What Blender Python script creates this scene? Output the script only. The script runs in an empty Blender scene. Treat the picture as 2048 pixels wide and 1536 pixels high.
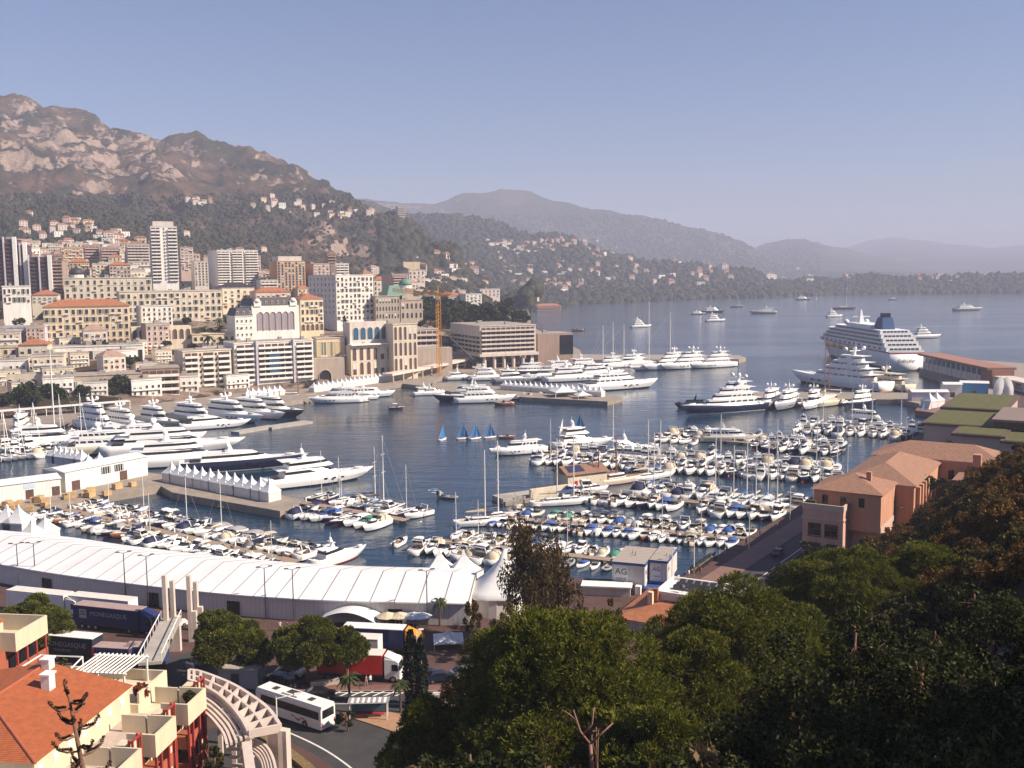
import bpy, math, random
import numpy as np
from mathutils import Vector, Matrix, noise
from mathutils.bvhtree import BVHTree
R = math.radians
rnd = random.Random(7)
SC = bpy.context.scene
COL = SC.collection
# ---------------------------------------------------------------- camera
CAMH, FPX = 60.0, 2000.0
PITCH, ROLL = math.atan(216 / 2000), R(0.6)
_f = Vector((0, math.cos(PITCH), -math.sin(PITCH)))
_u0 = Vector((0, math.sin(PITCH), math.cos(PITCH)))
_r0 = Vector((1, 0, 0))
_r = _r0 * math.cos(ROLL) - _u0 * math.sin(ROLL)
_u = _u0 * math.cos(ROLL) + _r0 * math.sin(ROLL)
EYE = Vector((0, 0, CAMH))
cd = bpy.data.cameras.new('camera')
cam = bpy.data.objects.new('camera', cd)
COL.objects.link(cam)
cd.sensor_width = 36.0
cd.lens = 36.0 * FPX / 2048
cd.clip_start, cd.clip_end = 0.5, 40000
cam.matrix_world = Matrix(((_r.x, _u.x, -_f.x, EYE.x), (_r.y, _u.y, -_f.y, EYE.y), (_r.z, _u.z, -_f.z, EYE.z), (0, 0, 0, 1)))
SC.camera = cam
# ---------------------------------------------------------------- sky, sun, exposure
SUN_AZ, SUN_EL = R(-13), R(39)          # azimuth from +X (the right of the view)
w = bpy.data.worlds.new('World'); SC.world = w; w.use_nodes = True
nt = w.node_tree
bg = nt.nodes['Background']
sky = nt.nodes.new('ShaderNodeTexSky')
sky.sky_type = 'NISHITA'; sky.sun_disc = False
sky.sun_elevation = SUN_EL
sky.sun_rotation = R(90) - SUN_AZ
sky.altitude = 60; sky.air_density = 1.0; sky.dust_density = 0.6; sky.ozone_density = 3.0
tint = nt.nodes.new('ShaderNodeMix'); tint.data_type = 'RGBA'; tint.blend_type = 'MULTIPLY'; tint.inputs['Factor'].default_value = 1
tint.inputs['B'].default_value = (.96, .97, 1.16, 1)
nt.links.new(sky.outputs[0], tint.inputs['A']); nt.links.new(tint.outputs['Result'], bg.inputs[0])
bg.inputs[1].default_value = 0.052
sd = bpy.data.lights.new('sun', 'SUN')
sd.energy = 5.0; sd.angle = R(0.5); sd.color = (1.0, 0.86, 0.70)
sun = bpy.data.objects.new('sun', sd); COL.objects.link(sun)
sdir = Vector((math.cos(SUN_EL) * math.cos(SUN_AZ), math.cos(SUN_EL) * math.sin(SUN_AZ), math.sin(SUN_EL)))
sun.rotation_euler = sdir.to_track_quat('Z', 'Y').to_euler()
sun.location = (0, 0, 500)
vs = SC.view_settings
vs.view_transform = 'Standard'; vs.look = 'None'; vs.gamma = 1; vs.use_curve_mapping = False
vs.exposure = 0.86
SC.cycles.use_denoising = True
SC.cycles.max_bounces = 5; SC.cycles.diffuse_bounces = 2; SC.cycles.glossy_bounces = 3
SC.cycles.volume_bounces = 0; SC.cycles.caustics_reflective = False; SC.cycles.caustics_refractive = False

# ---------------------------------------------------------------- where a pixel of the 2048 x 1536 photograph lies in the world
def ray(px, py): return _f * FPX + _r * (px - 1024) + _u * (768 - py)
def at(px, py, z=0.0):
    d = ray(px, py); return EYE + d * ((z - CAMH) / d.z)
def atY(px, py, Y):
    d = ray(px, py); return EYE + d * (Y / d.y)
def proj(p):
    q = Vector(p) - EYE; z = q.dot(_f)
    return 1024 + FPX * q.dot(_r) / z, 768 - FPX * q.dot(_u) / z
# ---------------------------------------------------------------- materials
MATS = {}
def M(name, col, rough=0.6, var=0.12, scale=1.0, bump=0.0, metal=0.0, spec=0.4, coat=0.0, streak=0.0):
    if name in MATS: return MATS[name]
    m = bpy.data.materials.new(name); m.use_nodes = True
    t = m.node_tree; n = t.nodes; b = n['Principled BSDF']
    b.inputs['Roughness'].default_value = rough
    b.inputs['Metallic'].default_value = metal
    b.inputs['Specular IOR Level'].default_value = spec
    b.inputs['Coat Weight'].default_value = coat
    tc = n.new('ShaderNodeTexCoord'); nz = n.new('ShaderNodeTexNoise')
    nz.inputs['Scale'].default_value = scale; nz.inputs['Detail'].default_value = 5; nz.inputs['Roughness'].default_value = .65
    if streak:                       # rain streaks: the stains run downwards
        mp = n.new('ShaderNodeMapping'); mp.inputs['Scale'].default_value = (1, 1, streak); t.links.new(tc.outputs['Object'], mp.inputs[0]); t.links.new(mp.outputs[0], nz.inputs['Vector'])
    else: t.links.new(tc.outputs['Object'], nz.inputs['Vector'])
    rp = n.new('ShaderNodeValToRGB')
    rp.color_ramp.elements[0].position = .3; rp.color_ramp.elements[1].position = .7
    rp.color_ramp.elements[0].color = (*[c * (1 - var) for c in col], 1)
    rp.color_ramp.elements[1].color = (*[min(1, c * (1 + var)) for c in col], 1)
    t.links.new(nz.outputs['Fac'], rp.inputs['Fac']); t.links.new(rp.outputs['Color'], b.inputs['Base Color'])
    if bump:
        bp = n.new('ShaderNodeBump'); bp.inputs['Strength'].default_value = bump; bp.inputs['Distance'].default_value = .1
        t.links.new(nz.outputs['Fac'], bp.inputs['Height']); t.links.new(bp.outputs['Normal'], b.inputs['Normal'])
    MATS[name] = m
    return m
def stripes(name, col, col2, scale, axis='X', rough=.7, width=.15, bump=.4, noise_amt=.12):
    """thin lines across a surface: roof tiles, planks, seams, slats"""
    if name in MATS: return MATS[name]
    m = M(name, col, rough, noise_amt, 1.5)
    t = m.node_tree; n = t.nodes; b = n['Principled BSDF']
    src = b.inputs['Base Color'].links[0].from_socket
    tc = n.new('ShaderNodeTexCoord'); wv = n.new('ShaderNodeTexWave')
    wv.bands_direction = axis; wv.inputs['Scale'].default_value = scale; wv.inputs['Distortion'].default_value = .15
    t.links.new(tc.outputs['Object'], wv.inputs['Vector'])
    rp = n.new('ShaderNodeValToRGB'); rp.color_ramp.elements[0].position = 0; rp.color_ramp.elements[1].position = width
    t.links.new(wv.outputs['Fac'], rp.inputs['Fac'])
    mx = n.new('ShaderNodeMix'); mx.data_type = 'RGBA'
    t.links.new(rp.outputs['Color'], mx.inputs['Factor'])
    mx.inputs['A'].default_value = (*col2, 1); t.links.new(src, mx.inputs['B'])
    t.links.new(mx.outputs['Result'], b.inputs['Base Color'])
    if bump:
        bp = n.new('ShaderNodeBump'); bp.inputs['Strength'].default_value = bump; bp.inputs['Distance'].default_value = .05
        t.links.new(wv.outputs['Fac'], bp.inputs['Height']); t.links.new(bp.outputs['Normal'], b.inputs['Normal'])
    return m
def leafmat(name, c1, c2, rough=.55, c3=None):
    """foliage: every leaf cluster takes its own tone"""
    if name in MATS: return MATS[name]
    m = bpy.data.materials.new(name); m.use_nodes = True
    t = m.node_tree; n = t.nodes; b = n['Principled BSDF']
    b.inputs['Roughness'].default_value = rough; b.inputs['Specular IOR Level'].default_value = .12
    g = n.new('ShaderNodeNewGeometry'); rp = n.new('ShaderNodeValToRGB')
    rp.color_ramp.elements[0].color = (*c1, 1); rp.color_ramp.elements[1].color = (*c2, 1)
    if c3:
        e = rp.color_ramp.elements.new(.9); e.color = (*c2, 1); rp.color_ramp.elements[-1].color = (*c3, 1)
    t.links.new(g.outputs['Random Per Island'], rp.inputs['Fac'])
    tr = n.new('ShaderNodeBsdfTranslucent'); mx = n.new('ShaderNodeMixShader'); mx.inputs[0].default_value = .25
    t.links.new(rp.outputs['Color'], b.inputs['Base Color']); t.links.new(rp.outputs['Color'], tr.inputs['Color'])
    t.links.new(b.outputs[0], mx.inputs[1]); t.links.new(tr.outputs[0], mx.inputs[2])
    t.links.new(mx.outputs[0], n['Material Output'].inputs['Surface'])
    MATS[name] = m
    return m
# ---------------------------------------------------------------- mesh builder
class MB:
    def __init__(s): s.v = []; s.f = []; s.m = []; s.T = None
    def pts(s, ps):
        i = len(s.v)
        s.v += [tuple(s.T @ Vector(p)) for p in ps] if s.T else [tuple(p) for p in ps]
        return i
    def face(s, idx, mi=0): s.f.append(tuple(idx)); s.m.append(mi)
    def poly(s, ps, mi=0):
        i = s.pts(ps); s.face(range(i, i + len(ps)), mi)
    def box(s, x0, x1, y0, y1, z0, z1, mi=0):
        i = s.pts([(x0, y0, z0), (x1, y0, z0), (x1, y1, z0), (x0, y1, z0), (x0, y0, z1), (x1, y0, z1), (x1, y1, z1), (x0, y1, z1)])
        for q in ((3, 2, 1, 0), (4, 5, 6, 7), (0, 1, 5, 4), (1, 2, 6, 5), (2, 3, 7, 6), (3, 0, 4, 7)): s.face([i + k for k in q], mi)
    def loft(s, rings, mi=0, cap0=True, cap1=True, close=True):
        n = len(rings[0]); ids = [s.pts(r) for r in rings]
        for a, b in zip(ids, ids[1:]):
            for k in range(n if close else n - 1):
                k2 = (k + 1) % n
                s.face((a + k, a + k2, b + k2, b + k), mi)
        if cap0: s.face([ids[0] + k for k in reversed(range(n))], mi)
        if cap1: s.face([ids[-1] + k for k in range(n)], mi)
    def prism(s, poly, z0, z1, mi=0):
        s.loft([[(x, y, z0) for x, y in poly], [(x, y, z1) for x, y in poly]], mi)
    def tube(s, pts, rad, n=6, mi=0, cap=True):
        pts = [Vector(p) for p in pts]; rings = []
        if not hasattr(rad, '__len__'): rad = [rad] * len(pts)
        for i, p in enumerate(pts):
            d = (pts[min(i + 1, len(pts) - 1)] - pts[max(i - 1, 0)]).normalized()
            a = d.orthogonal().normalized() if i == 0 else (pa - d * pa.dot(d)).normalized()
            pa = a; b = d.cross(a)
            rings.append([p + (a * math.cos(2 * math.pi * k / n) + b * math.sin(2 * math.pi * k / n)) * rad[i] for k in range(n)])
        s.loft(rings, mi, cap, cap)
    def cyl(s, x, y, z0, z1, r0, r1=None, n=10, mi=0):
        r1 = r0 if r1 is None else r1
        s.loft([[(x + r * math.cos(2 * math.pi * k / n), y + r * math.sin(2 * math.pi * k / n), z) for k in range(n)] for r, z in ((r0, z0), (r1, z1))], mi)
    def dome(s, x, y, z, r, n=10, m=5, full=True, mi=0, sz=1.0):
        lo = -math.pi / 2 * .98 if full else 0
        s.loft([[(x + r * math.cos(t) * math.cos(2 * math.pi * k / n), y + r * math.cos(t) * math.sin(2 * math.pi * k / n), z + r * sz * math.sin(t)) for k in range(n)]
                for t in [lo + (math.pi / 2 * .98 - lo) * j / m for j in range(m + 1)]], mi)
    def mesh(s, name, mats, smooth=False):
        me = bpy.data.meshes.new(name); me.from_pydata(s.v, [], s.f)
        for m in (mats if isinstance(mats, (list, tuple)) else [mats]): me.materials.append(m)
        if any(s.m): me.polygons.foreach_set('material_index', s.m)
        if smooth: me.polygons.foreach_set('use_smooth', [True] * len(s.f))
        me.update(); return me
    def build(s, name, mats, parent=None, smooth=False, loc=None, rotz=0):
        return obj(name, s.mesh(name, mats, smooth), parent, loc, rotz)
def obj(name, me, parent=None, loc=None, rotz=0):
    o = bpy.data.objects.new(name, me); COL.objects.link(o)
    if parent is not None: o.parent = parent
    if loc is not None: o.location = loc
    if rotz: o.rotation_euler = (0, 0, rotz)
    return o
def thing(name, label, cat, loc=(0, 0, 0), rotz=0, group=None):
    o = bpy.data.objects.new(name, None); COL.objects.link(o)
    o.location = loc; o.rotation_euler = (0, 0, rotz); o.empty_display_size = .1
    return tag(o, label, cat, group)
def tag(o, label=None, cat=None, group=None, kind=None):
    if label: o['label'] = label
    if cat: o['category'] = cat
    if group: o['group'] = group
    if kind: o['kind'] = kind
    return o
KIDS = {}
def dup(root, loc, rotz=0, scale=1.0, label=None, group=None):
    """a copy of a thing with copies of its parts and their sub-parts"""
    def cp(o, par):
        c = o.copy(); COL.objects.link(c)
        if par is not None: c.parent = par
        for ch in KIDS[o.name]: cp(ch, c)
        return c
    def note(o):
        if o.name not in KIDS:
            KIDS[o.name] = list(o.children)
            for ch in KIDS[o.name]: note(ch)
    note(root)
    r = cp(root, None); r.location = loc; r.rotation_euler = (0, 0, rotz); r.scale = (scale,) * 3
    if label: r['label'] = label
    if group: r['group'] = group
    return r
def arr(name, V, Fq, mats, parent=None, mi=None):
    """mesh from numpy arrays, Fq faces of 3 or 4 corners"""
    me = bpy.data.meshes.new(name); nf, k = Fq.shape
    me.vertices.add(len(V)); me.vertices.foreach_set('co', np.ascontiguousarray(V, dtype=np.float32).ravel())
    me.loops.add(nf * k); me.loops.foreach_set('vertex_index', Fq.astype(np.int32).ravel())
    me.polygons.add(nf); me.polygons.foreach_set('loop_start', np.arange(0, nf * k, k, dtype=np.int32))
    for m in (mats if isinstance(mats, (list, tuple)) else [mats]): me.materials.append(m)
    if mi is not None: me.polygons.foreach_set('material_index', mi.astype(np.int32))
    me.update(calc_edges=True); me.validate()
    return obj(name, me, parent)
def text(name, s, size, mat, parent, loc, rot, depth=.01):
    c = bpy.data.curves.new(name, 'FONT'); c.body = s; c.size = size; c.extrude = depth; c.align_x = 'CENTER'; c.align_y = 'CENTER'; c.resolution_u = 2
    t = bpy.data.objects.new(name, c); COL.objects.link(t)
    me = bpy.data.meshes.new_from_object(t.evaluated_get(bpy.context.evaluated_depsgraph_get()))
    bpy.data.objects.remove(t); me.materials.clear(); me.materials.append(mat)
    o = obj(name, me, parent, loc); o.rotation_euler = rot
    return o
UNITS = 'zeroth first second third fourth fifth sixth seventh eighth ninth tenth eleventh twelfth thirteenth fourteenth fifteenth sixteenth seventeenth eighteenth nineteenth'.split()
def ordinal(n):
    if n < 20: return UNITS[n]
    t = ['twenty', 'thirty', 'forty', 'fifty'][n // 10 - 2]
    return (t[:-1] + 'ieth') if n % 10 == 0 else t + '-' + UNITS[n % 10]
# common materials
WHITE = M('white_gelcoat', (.80, .79, .77), .3, .04, .6)
WPAINT = M('white_paint', (.78, .76, .72), .55, .07, .5)
CREAMG = M('cream_gelcoat', (.62, .56, .44), .35, .05)
NAVY = M('navy_paint', (.012, .016, .045), .25, .1)
GREYH = M('grey_paint', (.30, .31, .33), .35, .08)
GLASS = M('dark_glass', (.012, .014, .018), .08, .1, spec=.6)
TEAK = M('teak_deck', (.36, .22, .12), .7, .15, 2)
BLUEC = M('blue_canvas', (.03, .09, .30), .8, .12)
NAVYC = M('navy_canvas', (.02, .025, .07), .8, .12)
CREAMC = M('cream_canvas', (.55, .46, .33), .8, .1)
GREENC = M('green_canvas', (.05, .22, .15), .8, .12)
GREYC = M('grey_canvas', (.26, .25, .25), .8, .12)
REDP = M('red_paint', (.42, .03, .025), .4, .1)
WOODB = M('varnished_wood', (.28, .10, .035), .3, .15)
STEEL = M('steel', (.45, .45, .46), .35, .05, metal=.8)
DARKM = M('dark_metal', (.05, .05, .055), .5, .1)
BLACK = M('black_rubber', (.015, .015, .016), .7, .1)
CONC = M('concrete', (.36, .33, .29), .85, .15, .4, .2)
STONE = M('quay_stone', (.30, .26, .22), .85, .2, .25, .2)
CANV = M('white_canvas', (.66, .66, .66), .7, .04, .3)
# ================================================================ water
wm = bpy.data.materials.new('harbour_water'); wm.use_nodes = True
t = wm.node_tree; n = t.nodes; b = n['Principled BSDF']
b.inputs['Base Color'].default_value = (.007, .027, .054, 1); b.inputs['Roughness'].default_value = .10; b.inputs['IOR'].default_value = 1.33
tc = n.new('ShaderNodeTexCoord')
def wnoise(scale, rot, sx):
    mp = n.new('ShaderNodeMapping'); mp.inputs['Rotation'].default_value = (0, 0, R(rot)); mp.inputs['Scale'].default_value = (sx, 1, 1)
    nz = n.new('ShaderNodeTexNoise'); nz.inputs['Scale'].default_value = scale; nz.inputs['Detail'].default_value = 4; nz.inputs['Roughness'].default_value = .55
    t.links.new(tc.outputs['Object'], mp.inputs[0]); t.links.new(mp.outputs[0], nz.inputs['Vector'])
    return nz.outputs['Fac']
def bumpn(h, st, dist, prev=None):
    bp = n.new('ShaderNodeBump'); bp.inputs['Strength'].default_value = st; bp.inputs['Distance'].default_value = dist
    t.links.new(h, bp.inputs['Height'])
    if prev: t.links.new(prev, bp.inputs['Normal'])
    return bp.outputs['Normal']
n1 = bumpn(wnoise(.10, 12, .35), .5, .8)
n2 = bumpn(wnoise(.45, -8, .4), .7, .25, n1)
n3 = bumpn(wnoise(1.8, 20, .6), .6, .08, n2)
pr = n.new('ShaderNodeMapRange'); pr.inputs['From Min'].default_value = .38; pr.inputs['From Max'].default_value = .62; pr.inputs['To Min'].default_value = .25; pr.inputs['To Max'].default_value = 1.0   # wind patches
t.links.new(wnoise(.011, 6, .35), pr.inputs['Value'])
for nm_ in ('Bump.001', 'Bump.002'): t.links.new(pr.outputs['Result'], n[nm_].inputs['Strength'])
t.links.new(n3, b.inputs['Normal'])
mb = MB(); mb.poly([(-6000, 90, 0), (13500, 90, 0), (13500, 12800, 0), (-6000, 12800, 0)])
tag(mb.build('water', wm), kind='structure')

# ================================================================ flat land: quays, lots, piers
PAVE = M('quay_paving', (.27, .225, .185), .85, .18, .3, .15)
LOT = M('red_brown_paving', (.085, .045, .038), .85, .25, .35, .15)
ASPH = M('asphalt', (.045, .043, .044), .85, .22, .4, .2)
SLABS = []
def on_land(p, skip=()):
    for nm, q in SLABS:
        if nm in skip: continue
        c = False
        for i in range(len(q)):
            (x1, y1), (x2, y2) = q[i], q[i - 1]
            if (y1 > p.y) != (y2 > p.y) and p.x < (x2 - x1) * (p.y - y1) / (y2 - y1) + x1: c = not c
        if c: return nm
    return None
def slab(name, pts, z, mat, z0=-4, side=None):
    mb = MB(); SLABS.append((name, [(p.x, p.y) for p in pts])); q = [(p.x, p.y) for p in pts]
    a = sum(q[i][0] * q[(i + 1) % len(q)][1] - q[(i + 1) % len(q)][0] * q[i][1] for i in range(len(q)))
    if a < 0: q.reverse()
    mb.prism(q, z0, z)
    return tag(mb.build(name, mat), kind='structure')
V3 = lambda x, y: Vector((x, y, 0))
# near shore: lot, road and quay in front of the camera
slab('near_quay', [V3(-170, 20), V3(-260, 120), V3(-235, 232), V3(-140, 217), V3(-98, 211), V3(-62, 196), V3(-25, 187), V3(2, 186), V3(21, 183), V3(29.5, 181), V3(72, 244),
                   V3(134, 336), V3(196, 420), V3(300, 560), V3(560, 520), V3(330, 250), V3(180, 20)], 2.996, LOT)
slab('left_pier', [at(-120, 1060, 2), at(75, 1014, 2), at(322, 972, 2), at(345, 985, 2), at(560, 1022, 2), at(600, 1010, 2), at(598, 998, 2), at(560, 990, 2), at(345, 952, 2), at(290, 944, 2), at(0, 984, 2), at(-120, 1006, 2)], 2.0, PAVE)
slab('far_quay', [at(-330, 890, 2), at(0, 852, 2), at(250, 836, 2), at(470, 817, 2), at(560, 806, 2), at(700, 784, 2), at(805, 767, 2), at(862, 774, 2), at(868, 760, 2), at(905, 746, 2), at(1000, 741, 2), at(1060, 734, 2),
                  at(1150, 722, 2), at(1165, 712, 2), at(1160, 700, 2), at(1100, 670, 2), at(1060, 652, 2), V3(0, 1000), V3(-700, 1000), V3(-700, 400)], 2.0, PAVE)
slab('centre_pier', [at(856, 774, 2), at(905, 784, 2), at(1060, 795, 2), at(1215, 803, 2), at(1245, 795, 2), at(1215, 787, 2), at(1030, 775, 2), at(900, 765, 2), at(864, 766, 2)], 2.0, PAVE)
slab('jetty', [at(1130, 722, 2), at(1300, 721, 2), at(1478, 720, 2), at(1492, 717, 2), at(1478, 712, 2), at(1140, 710, 2)], 2.6, STONE)
slab('right_jetty', [at(1500, 792, 2), at(1560, 797, 2), at(1800, 799, 2), at(1860, 812, 2), at(1990, 812, 2), at(1990, 790, 2), at(1790, 785, 2), at(1500, 783, 2)], 2.0, PAVE)
slab('terminal_pier', [at(1838, 744, 2), at(1910, 765, 2), at(1960, 800, 2), at(2150, 800, 2), at(2150, 735, 2), at(1960, 722, 2), at(1845, 718, 2)], 2.5, PAVE)
slab('sailing_quay', [at(1830, 826, 1), at(1900, 835, 1), at(1960, 812, 1), at(1880, 800, 1), at(1840, 812, 1)], 2.1, M('red_deck', (.20, .11, .09), .8))
# ================================================================ hills
def terrain_mat(name, rock, green, dry, sc=.02):
    m = bpy.data.materials.new(name); m.use_nodes = True
    t = m.node_tree; n = t.nodes; b = n['Principled BSDF']; b.inputs['Roughness'].default_value = .95; b.inputs['Specular IOR Level'].default_value = .1
    tc = n.new('ShaderNodeTexCoord')
    def nz(scale, det=8, rg=.6):
        q = n.new('ShaderNodeTexNoise'); q.inputs['Scale'].default_value = scale; q.inputs['Detail'].default_value = det; q.inputs['Roughness'].default_value = rg
        t.links.new(tc.outputs['Object'], q.inputs['Vector']); return q.outputs['Fac']
    def ramp(src, a, b_, ca=(0, 0, 0, 1), cb=(1, 1, 1, 1)):
        q = n.new('ShaderNodeValToRGB'); q.color_ramp.elements[0].position = a; q.color_ramp.elements[1].position = b_
        q.color_ramp.elements[0].color = ca; q.color_ramp.elements[1].color = cb; t.links.new(src, q.inputs['Fac']); return q.outputs['Color']
    def mix(f, a, b_):
        q = n.new('ShaderNodeMix'); q.data_type = 'RGBA'; t.links.new(f, q.inputs['Factor'])
        for s, k in ((a, 'A'), (b_, 'B')):
            if isinstance(s, tuple): q.inputs[k].default_value = (*s, 1)
            else: t.links.new(s, q.inputs[k])
        return q.outputs['Result']
    def math_(op, a, b_):
        q = n.new('ShaderNodeMath'); q.operation = op
        for i, s in enumerate((a, b_)):
            if isinstance(s, (int, float)): q.inputs[i].default_value = s
            else: t.links.new(s, q.inputs[i])
        return q.outputs[0]
    g2 = tuple(c * .5 for c in green)
    veg = mix(ramp(nz(sc * 5), .35, .65), g2, green)
    veg = mix(ramp(nz(sc * .6, 8, .65), .42, .62), veg, dry)
    rk = mix(ramp(nz(sc * 6, 10, .7), .3, .7), tuple(c * .55 for c in rock), rock)
    at_ = n.new('ShaderNodeAttribute'); at_.attribute_name = 'rock'
    geo = n.new('ShaderNodeNewGeometry'); sp = n.new('ShaderNodeSeparateXYZ'); t.links.new(geo.outputs['Normal'], sp.inputs[0])
    steep = math_('MULTIPLY', math_('SUBTRACT', .80, sp.outputs['Z']), 1.6)
    f = math_('ADD', math_('ADD', at_.outputs['Fac'], steep), math_('MULTIPLY', math_('SUBTRACT', nz(sc * 1.1, 12, .72), .5), 4.2))
    f = ramp(f, .42, .62)
    t.links.new(mix(f, veg, rk), b.inputs['Base Color'])
    bp = n.new('ShaderNodeBump'); bp.inputs['Strength'].default_value = 1; bp.inputs['Distance'].default_value = .12 / sc
    t.links.new(nz(sc * 5, 10, .7), bp.inputs['Height']); t.links.new(bp.outputs['Normal'], b.inputs['Normal'])
    return m
TERR = []
def interp(xs, ys, x): return float(np.interp(x, xs, ys))
def terrain(name, lines, x0, x1, ncol, nrows, mat, amp, rockf=None, freq=.006, keep=None):
    """lofts a height field through lines of (pixel x, pixel y, depth) and roughens it with fractal noise"""
    cols = np.linspace(x0, x1, ncol); V = []; rock = []
    for ri in range(len(lines) - 1):
        nr = nrows[ri]
        for k in range(nr + (1 if ri == len(lines) - 2 else 0)):
            tt = k / nr
            for x in cols:
                a = lines[ri](x); c = lines[ri + 1](x)
                p = a.lerp(c, tt)
                s = noise.fractal(p * freq, .9, 2.1, 7); rg = 1 - abs(noise.noise(p * freq * 1.7 + Vector((9, 3, 1)))) * 2
                A = amp[ri] * (1 - tt) + amp[ri + 1] * tt
                rk = rockf(x, proj(p)[1]) if rockf else 0
                p.z += A * (s * .9 + rg * .35 * (0.3 + rk * 1.2) - .1)
                p.x += A * .5 * noise.noise(p * freq * 2)
                V.append(p); rock.append(rk)
    nr = len(V) // ncol; F = [(r * ncol + c, r * ncol + c + 1, (r + 1) * ncol + c + 1, (r + 1) * ncol + c) for r in range(nr - 1) for c in range(ncol - 1)]
    me = bpy.data.meshes.new(name); me.from_pydata(V, [], F); me.materials.append(mat)
    me.polygons.foreach_set('use_smooth', [True] * len(F))
    at_ = me.attributes.new('rock', 'FLOAT', 'POINT'); at_.data.foreach_set('value', rock)
    me.update()
    o = tag(obj(name, me), kind='structure')
    TERR.append(BVHTree.FromPolygons(V, F))
    return o
def LN(xs, ys, ds): return lambda x: atY(x, interp(xs, ys, x), interp(xs, ds, x))
def LZ(xs, ys, z): return lambda x: at(x, interp(xs, ys, x), z)
def BACK(l, dd, z):
    def q(x):
        p = l(x); k = (p.y + dd) / p.y; return Vector((p.x * k, p.y * k, z))
    return q
X = [-320, 0, 200, 500, 750, 900, 1000, 1060]
A0 = LZ([-320, 0, 250, 470, 640, 800, 900, 1000, 1060], [885, 842, 818, 790, 778, 758, 738, 731, 724], 1.5)
A1 = LN(X, [800, 765, 748, 715, 675, 668, 688, 715], [470, 480, 500, 590, 640, 690, 690, 690])
A2 = LN(X, [700, 672, 655, 645, 645, 640, 645, 672], [600, 600, 620, 700, 760, 790, 790, 780])
A3 = LN(X, [610, 600, 592, 585, 595, 610, 630, 655], [850, 850, 850, 900, 950, 1000, 1000, 880])
A4 = LN(X, [505, 500, 500, 525, 555, 580, 605, 640], [1200, 1200, 1200, 1300, 1350, 1450, 1450, 1200])
A5 = LN([-320, 0, 150, 300, 420, 520, 640, 750, 900, 1000, 1060], [372, 385, 392, 405, 420, 440, 478, 522, 556, 605, 637], [1700, 1700, 1700, 1720, 1720, 1700, 1620, 1600, 1650, 1600, 1350])
RX = [-320, -150, 0, 60, 150, 230, 260, 330, 420, 480, 560, 640, 700, 740, 812, 850, 905, 940, 1000, 1060]
A6 = LN(RX, [120, 150, 186, 196, 222, 264, 262, 282, 264, 283, 317, 362, 388, 414, 446, 460, 505, 550, 590, 635], [2350] * 8 + [2400, 2350, 2300, 2200, 2100, 2000, 1900, 1850, 1780, 1750, 1700, 1400])
def rockA(x, y):
    g = lambda cx, cy, sx, sy: math.exp(-((x - cx) / sx) ** 2 - ((y - cy) / sy) ** 2)
    r = 1.0 * g(40, 290, 180, 80) + .7 * g(240, 310, 120, 60) + .75 * g(320, 360, 45, 40) + .5 * g(210, 355, 40, 25)
    r += .8 * g(640, 470, 30, 60) + .55 * g(760, 500, 130, 40) + .4 * g(540, 350, 150, 40)
    return min(1, r) * .62 - .075 if y < 610 else min(.9, (y - 610) / 30)
MTA = terrain_mat('mountain_slope', (.39, .29, .23), (.040, .042, .022), (.125, .078, .052), .02)
terrain('mountain', [A0, A1, A2, A3, A4, A5, A6, BACK(A6, 500, -4)], -320, 1060, 330, [4, 4, 6, 14, 22, 60, 3], MTA, [0, 2, 3, 5, 12, 44, 34, 0], rockA, .009)
BX = [640, 745, 820, 880, 950, 1010, 1060, 1100, 1140, 1190, 1230, 1290, 1400, 1500, 1560, 1640]
B0 = LZ([640, 900, 1060, 1160, 1300, 1440, 1560, 1640], [640, 632, 622, 609, 603, 598, 595, 592], -1)
B1 = LN([640, 900, 1060, 1160, 1300, 1440, 1560, 1640], [560, 575, 575, 572, 565, 560, 566, 585], [2300, 2300, 2350, 2450, 2700, 2850, 2950, 2950])
B2 = LN(BX, [400, 402, 428, 424, 434, 451, 471, 466, 470, 492, 508, 522, 526, 537, 556, 587], [3300] * 6 + [3200, 3200, 3200, 3200, 3200, 3200, 3200, 3150, 3100, 3050])
MTB = terrain_mat('wooded_slope', (.34, .28, .23), (.045, .050, .026), (.10, .078, .045), .018)
terrain('hill', [B0, B1, B2, BACK(B2, 500, -4)], 640, 1640, 220, [16, 40, 3], MTB, [0, 12, 14, 0], lambda x, y: -.42, .006)
FX = [1520, 1600, 1660, 1740, 1850, 1950, 2048, 2300]
F0 = LZ([1520, 1700, 1850, 2048, 2300], [594, 590, 588, 586, 583], -1)
F1 = LN(FX, [590, 556, 559, 551, 555, 548, 551, 546], [3000, 3100, 3100, 3100, 3050, 3000, 3000, 3000])
terrain('headland', [F0, F1, BACK(F1, 400, -4)], 1520, 2300, 160, [12, 3], MTB, [0, 9, 0], lambda x, y: -.4, .012)
CX = [500, 740, 790, 870, 920, 960, 1000, 1060, 1110, 1180, 1230, 1290, 1350, 1420, 1490, 1560, 1640]
C0 = LZ([500, 1640], [577, 574], -2)
C1 = LN(CX, [400, 396, 398, 407, 392, 385, 379, 391, 405, 417, 420, 432, 447, 463, 486, 520, 572], [6000] * 17)
MTC = terrain_mat('far_slope', (.34, .30, .26), (.055, .062, .038), (.11, .085, .06), .006)
terrain('far_mountain', [C0, C1, BACK(C1, 900, -4)], 500, 1640, 170, [34, 3], MTC, [0, 34, 0], lambda x, y: -.15, .003)
DX = [1380, 1440, 1520, 1560, 1600, 1640, 1680, 1740, 1800, 1880, 1960, 2060]
D1 = LN(DX, [555, 520, 490, 480, 478, 484, 495, 510, 522, 541, 555, 568], [7600] * 12)
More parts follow.
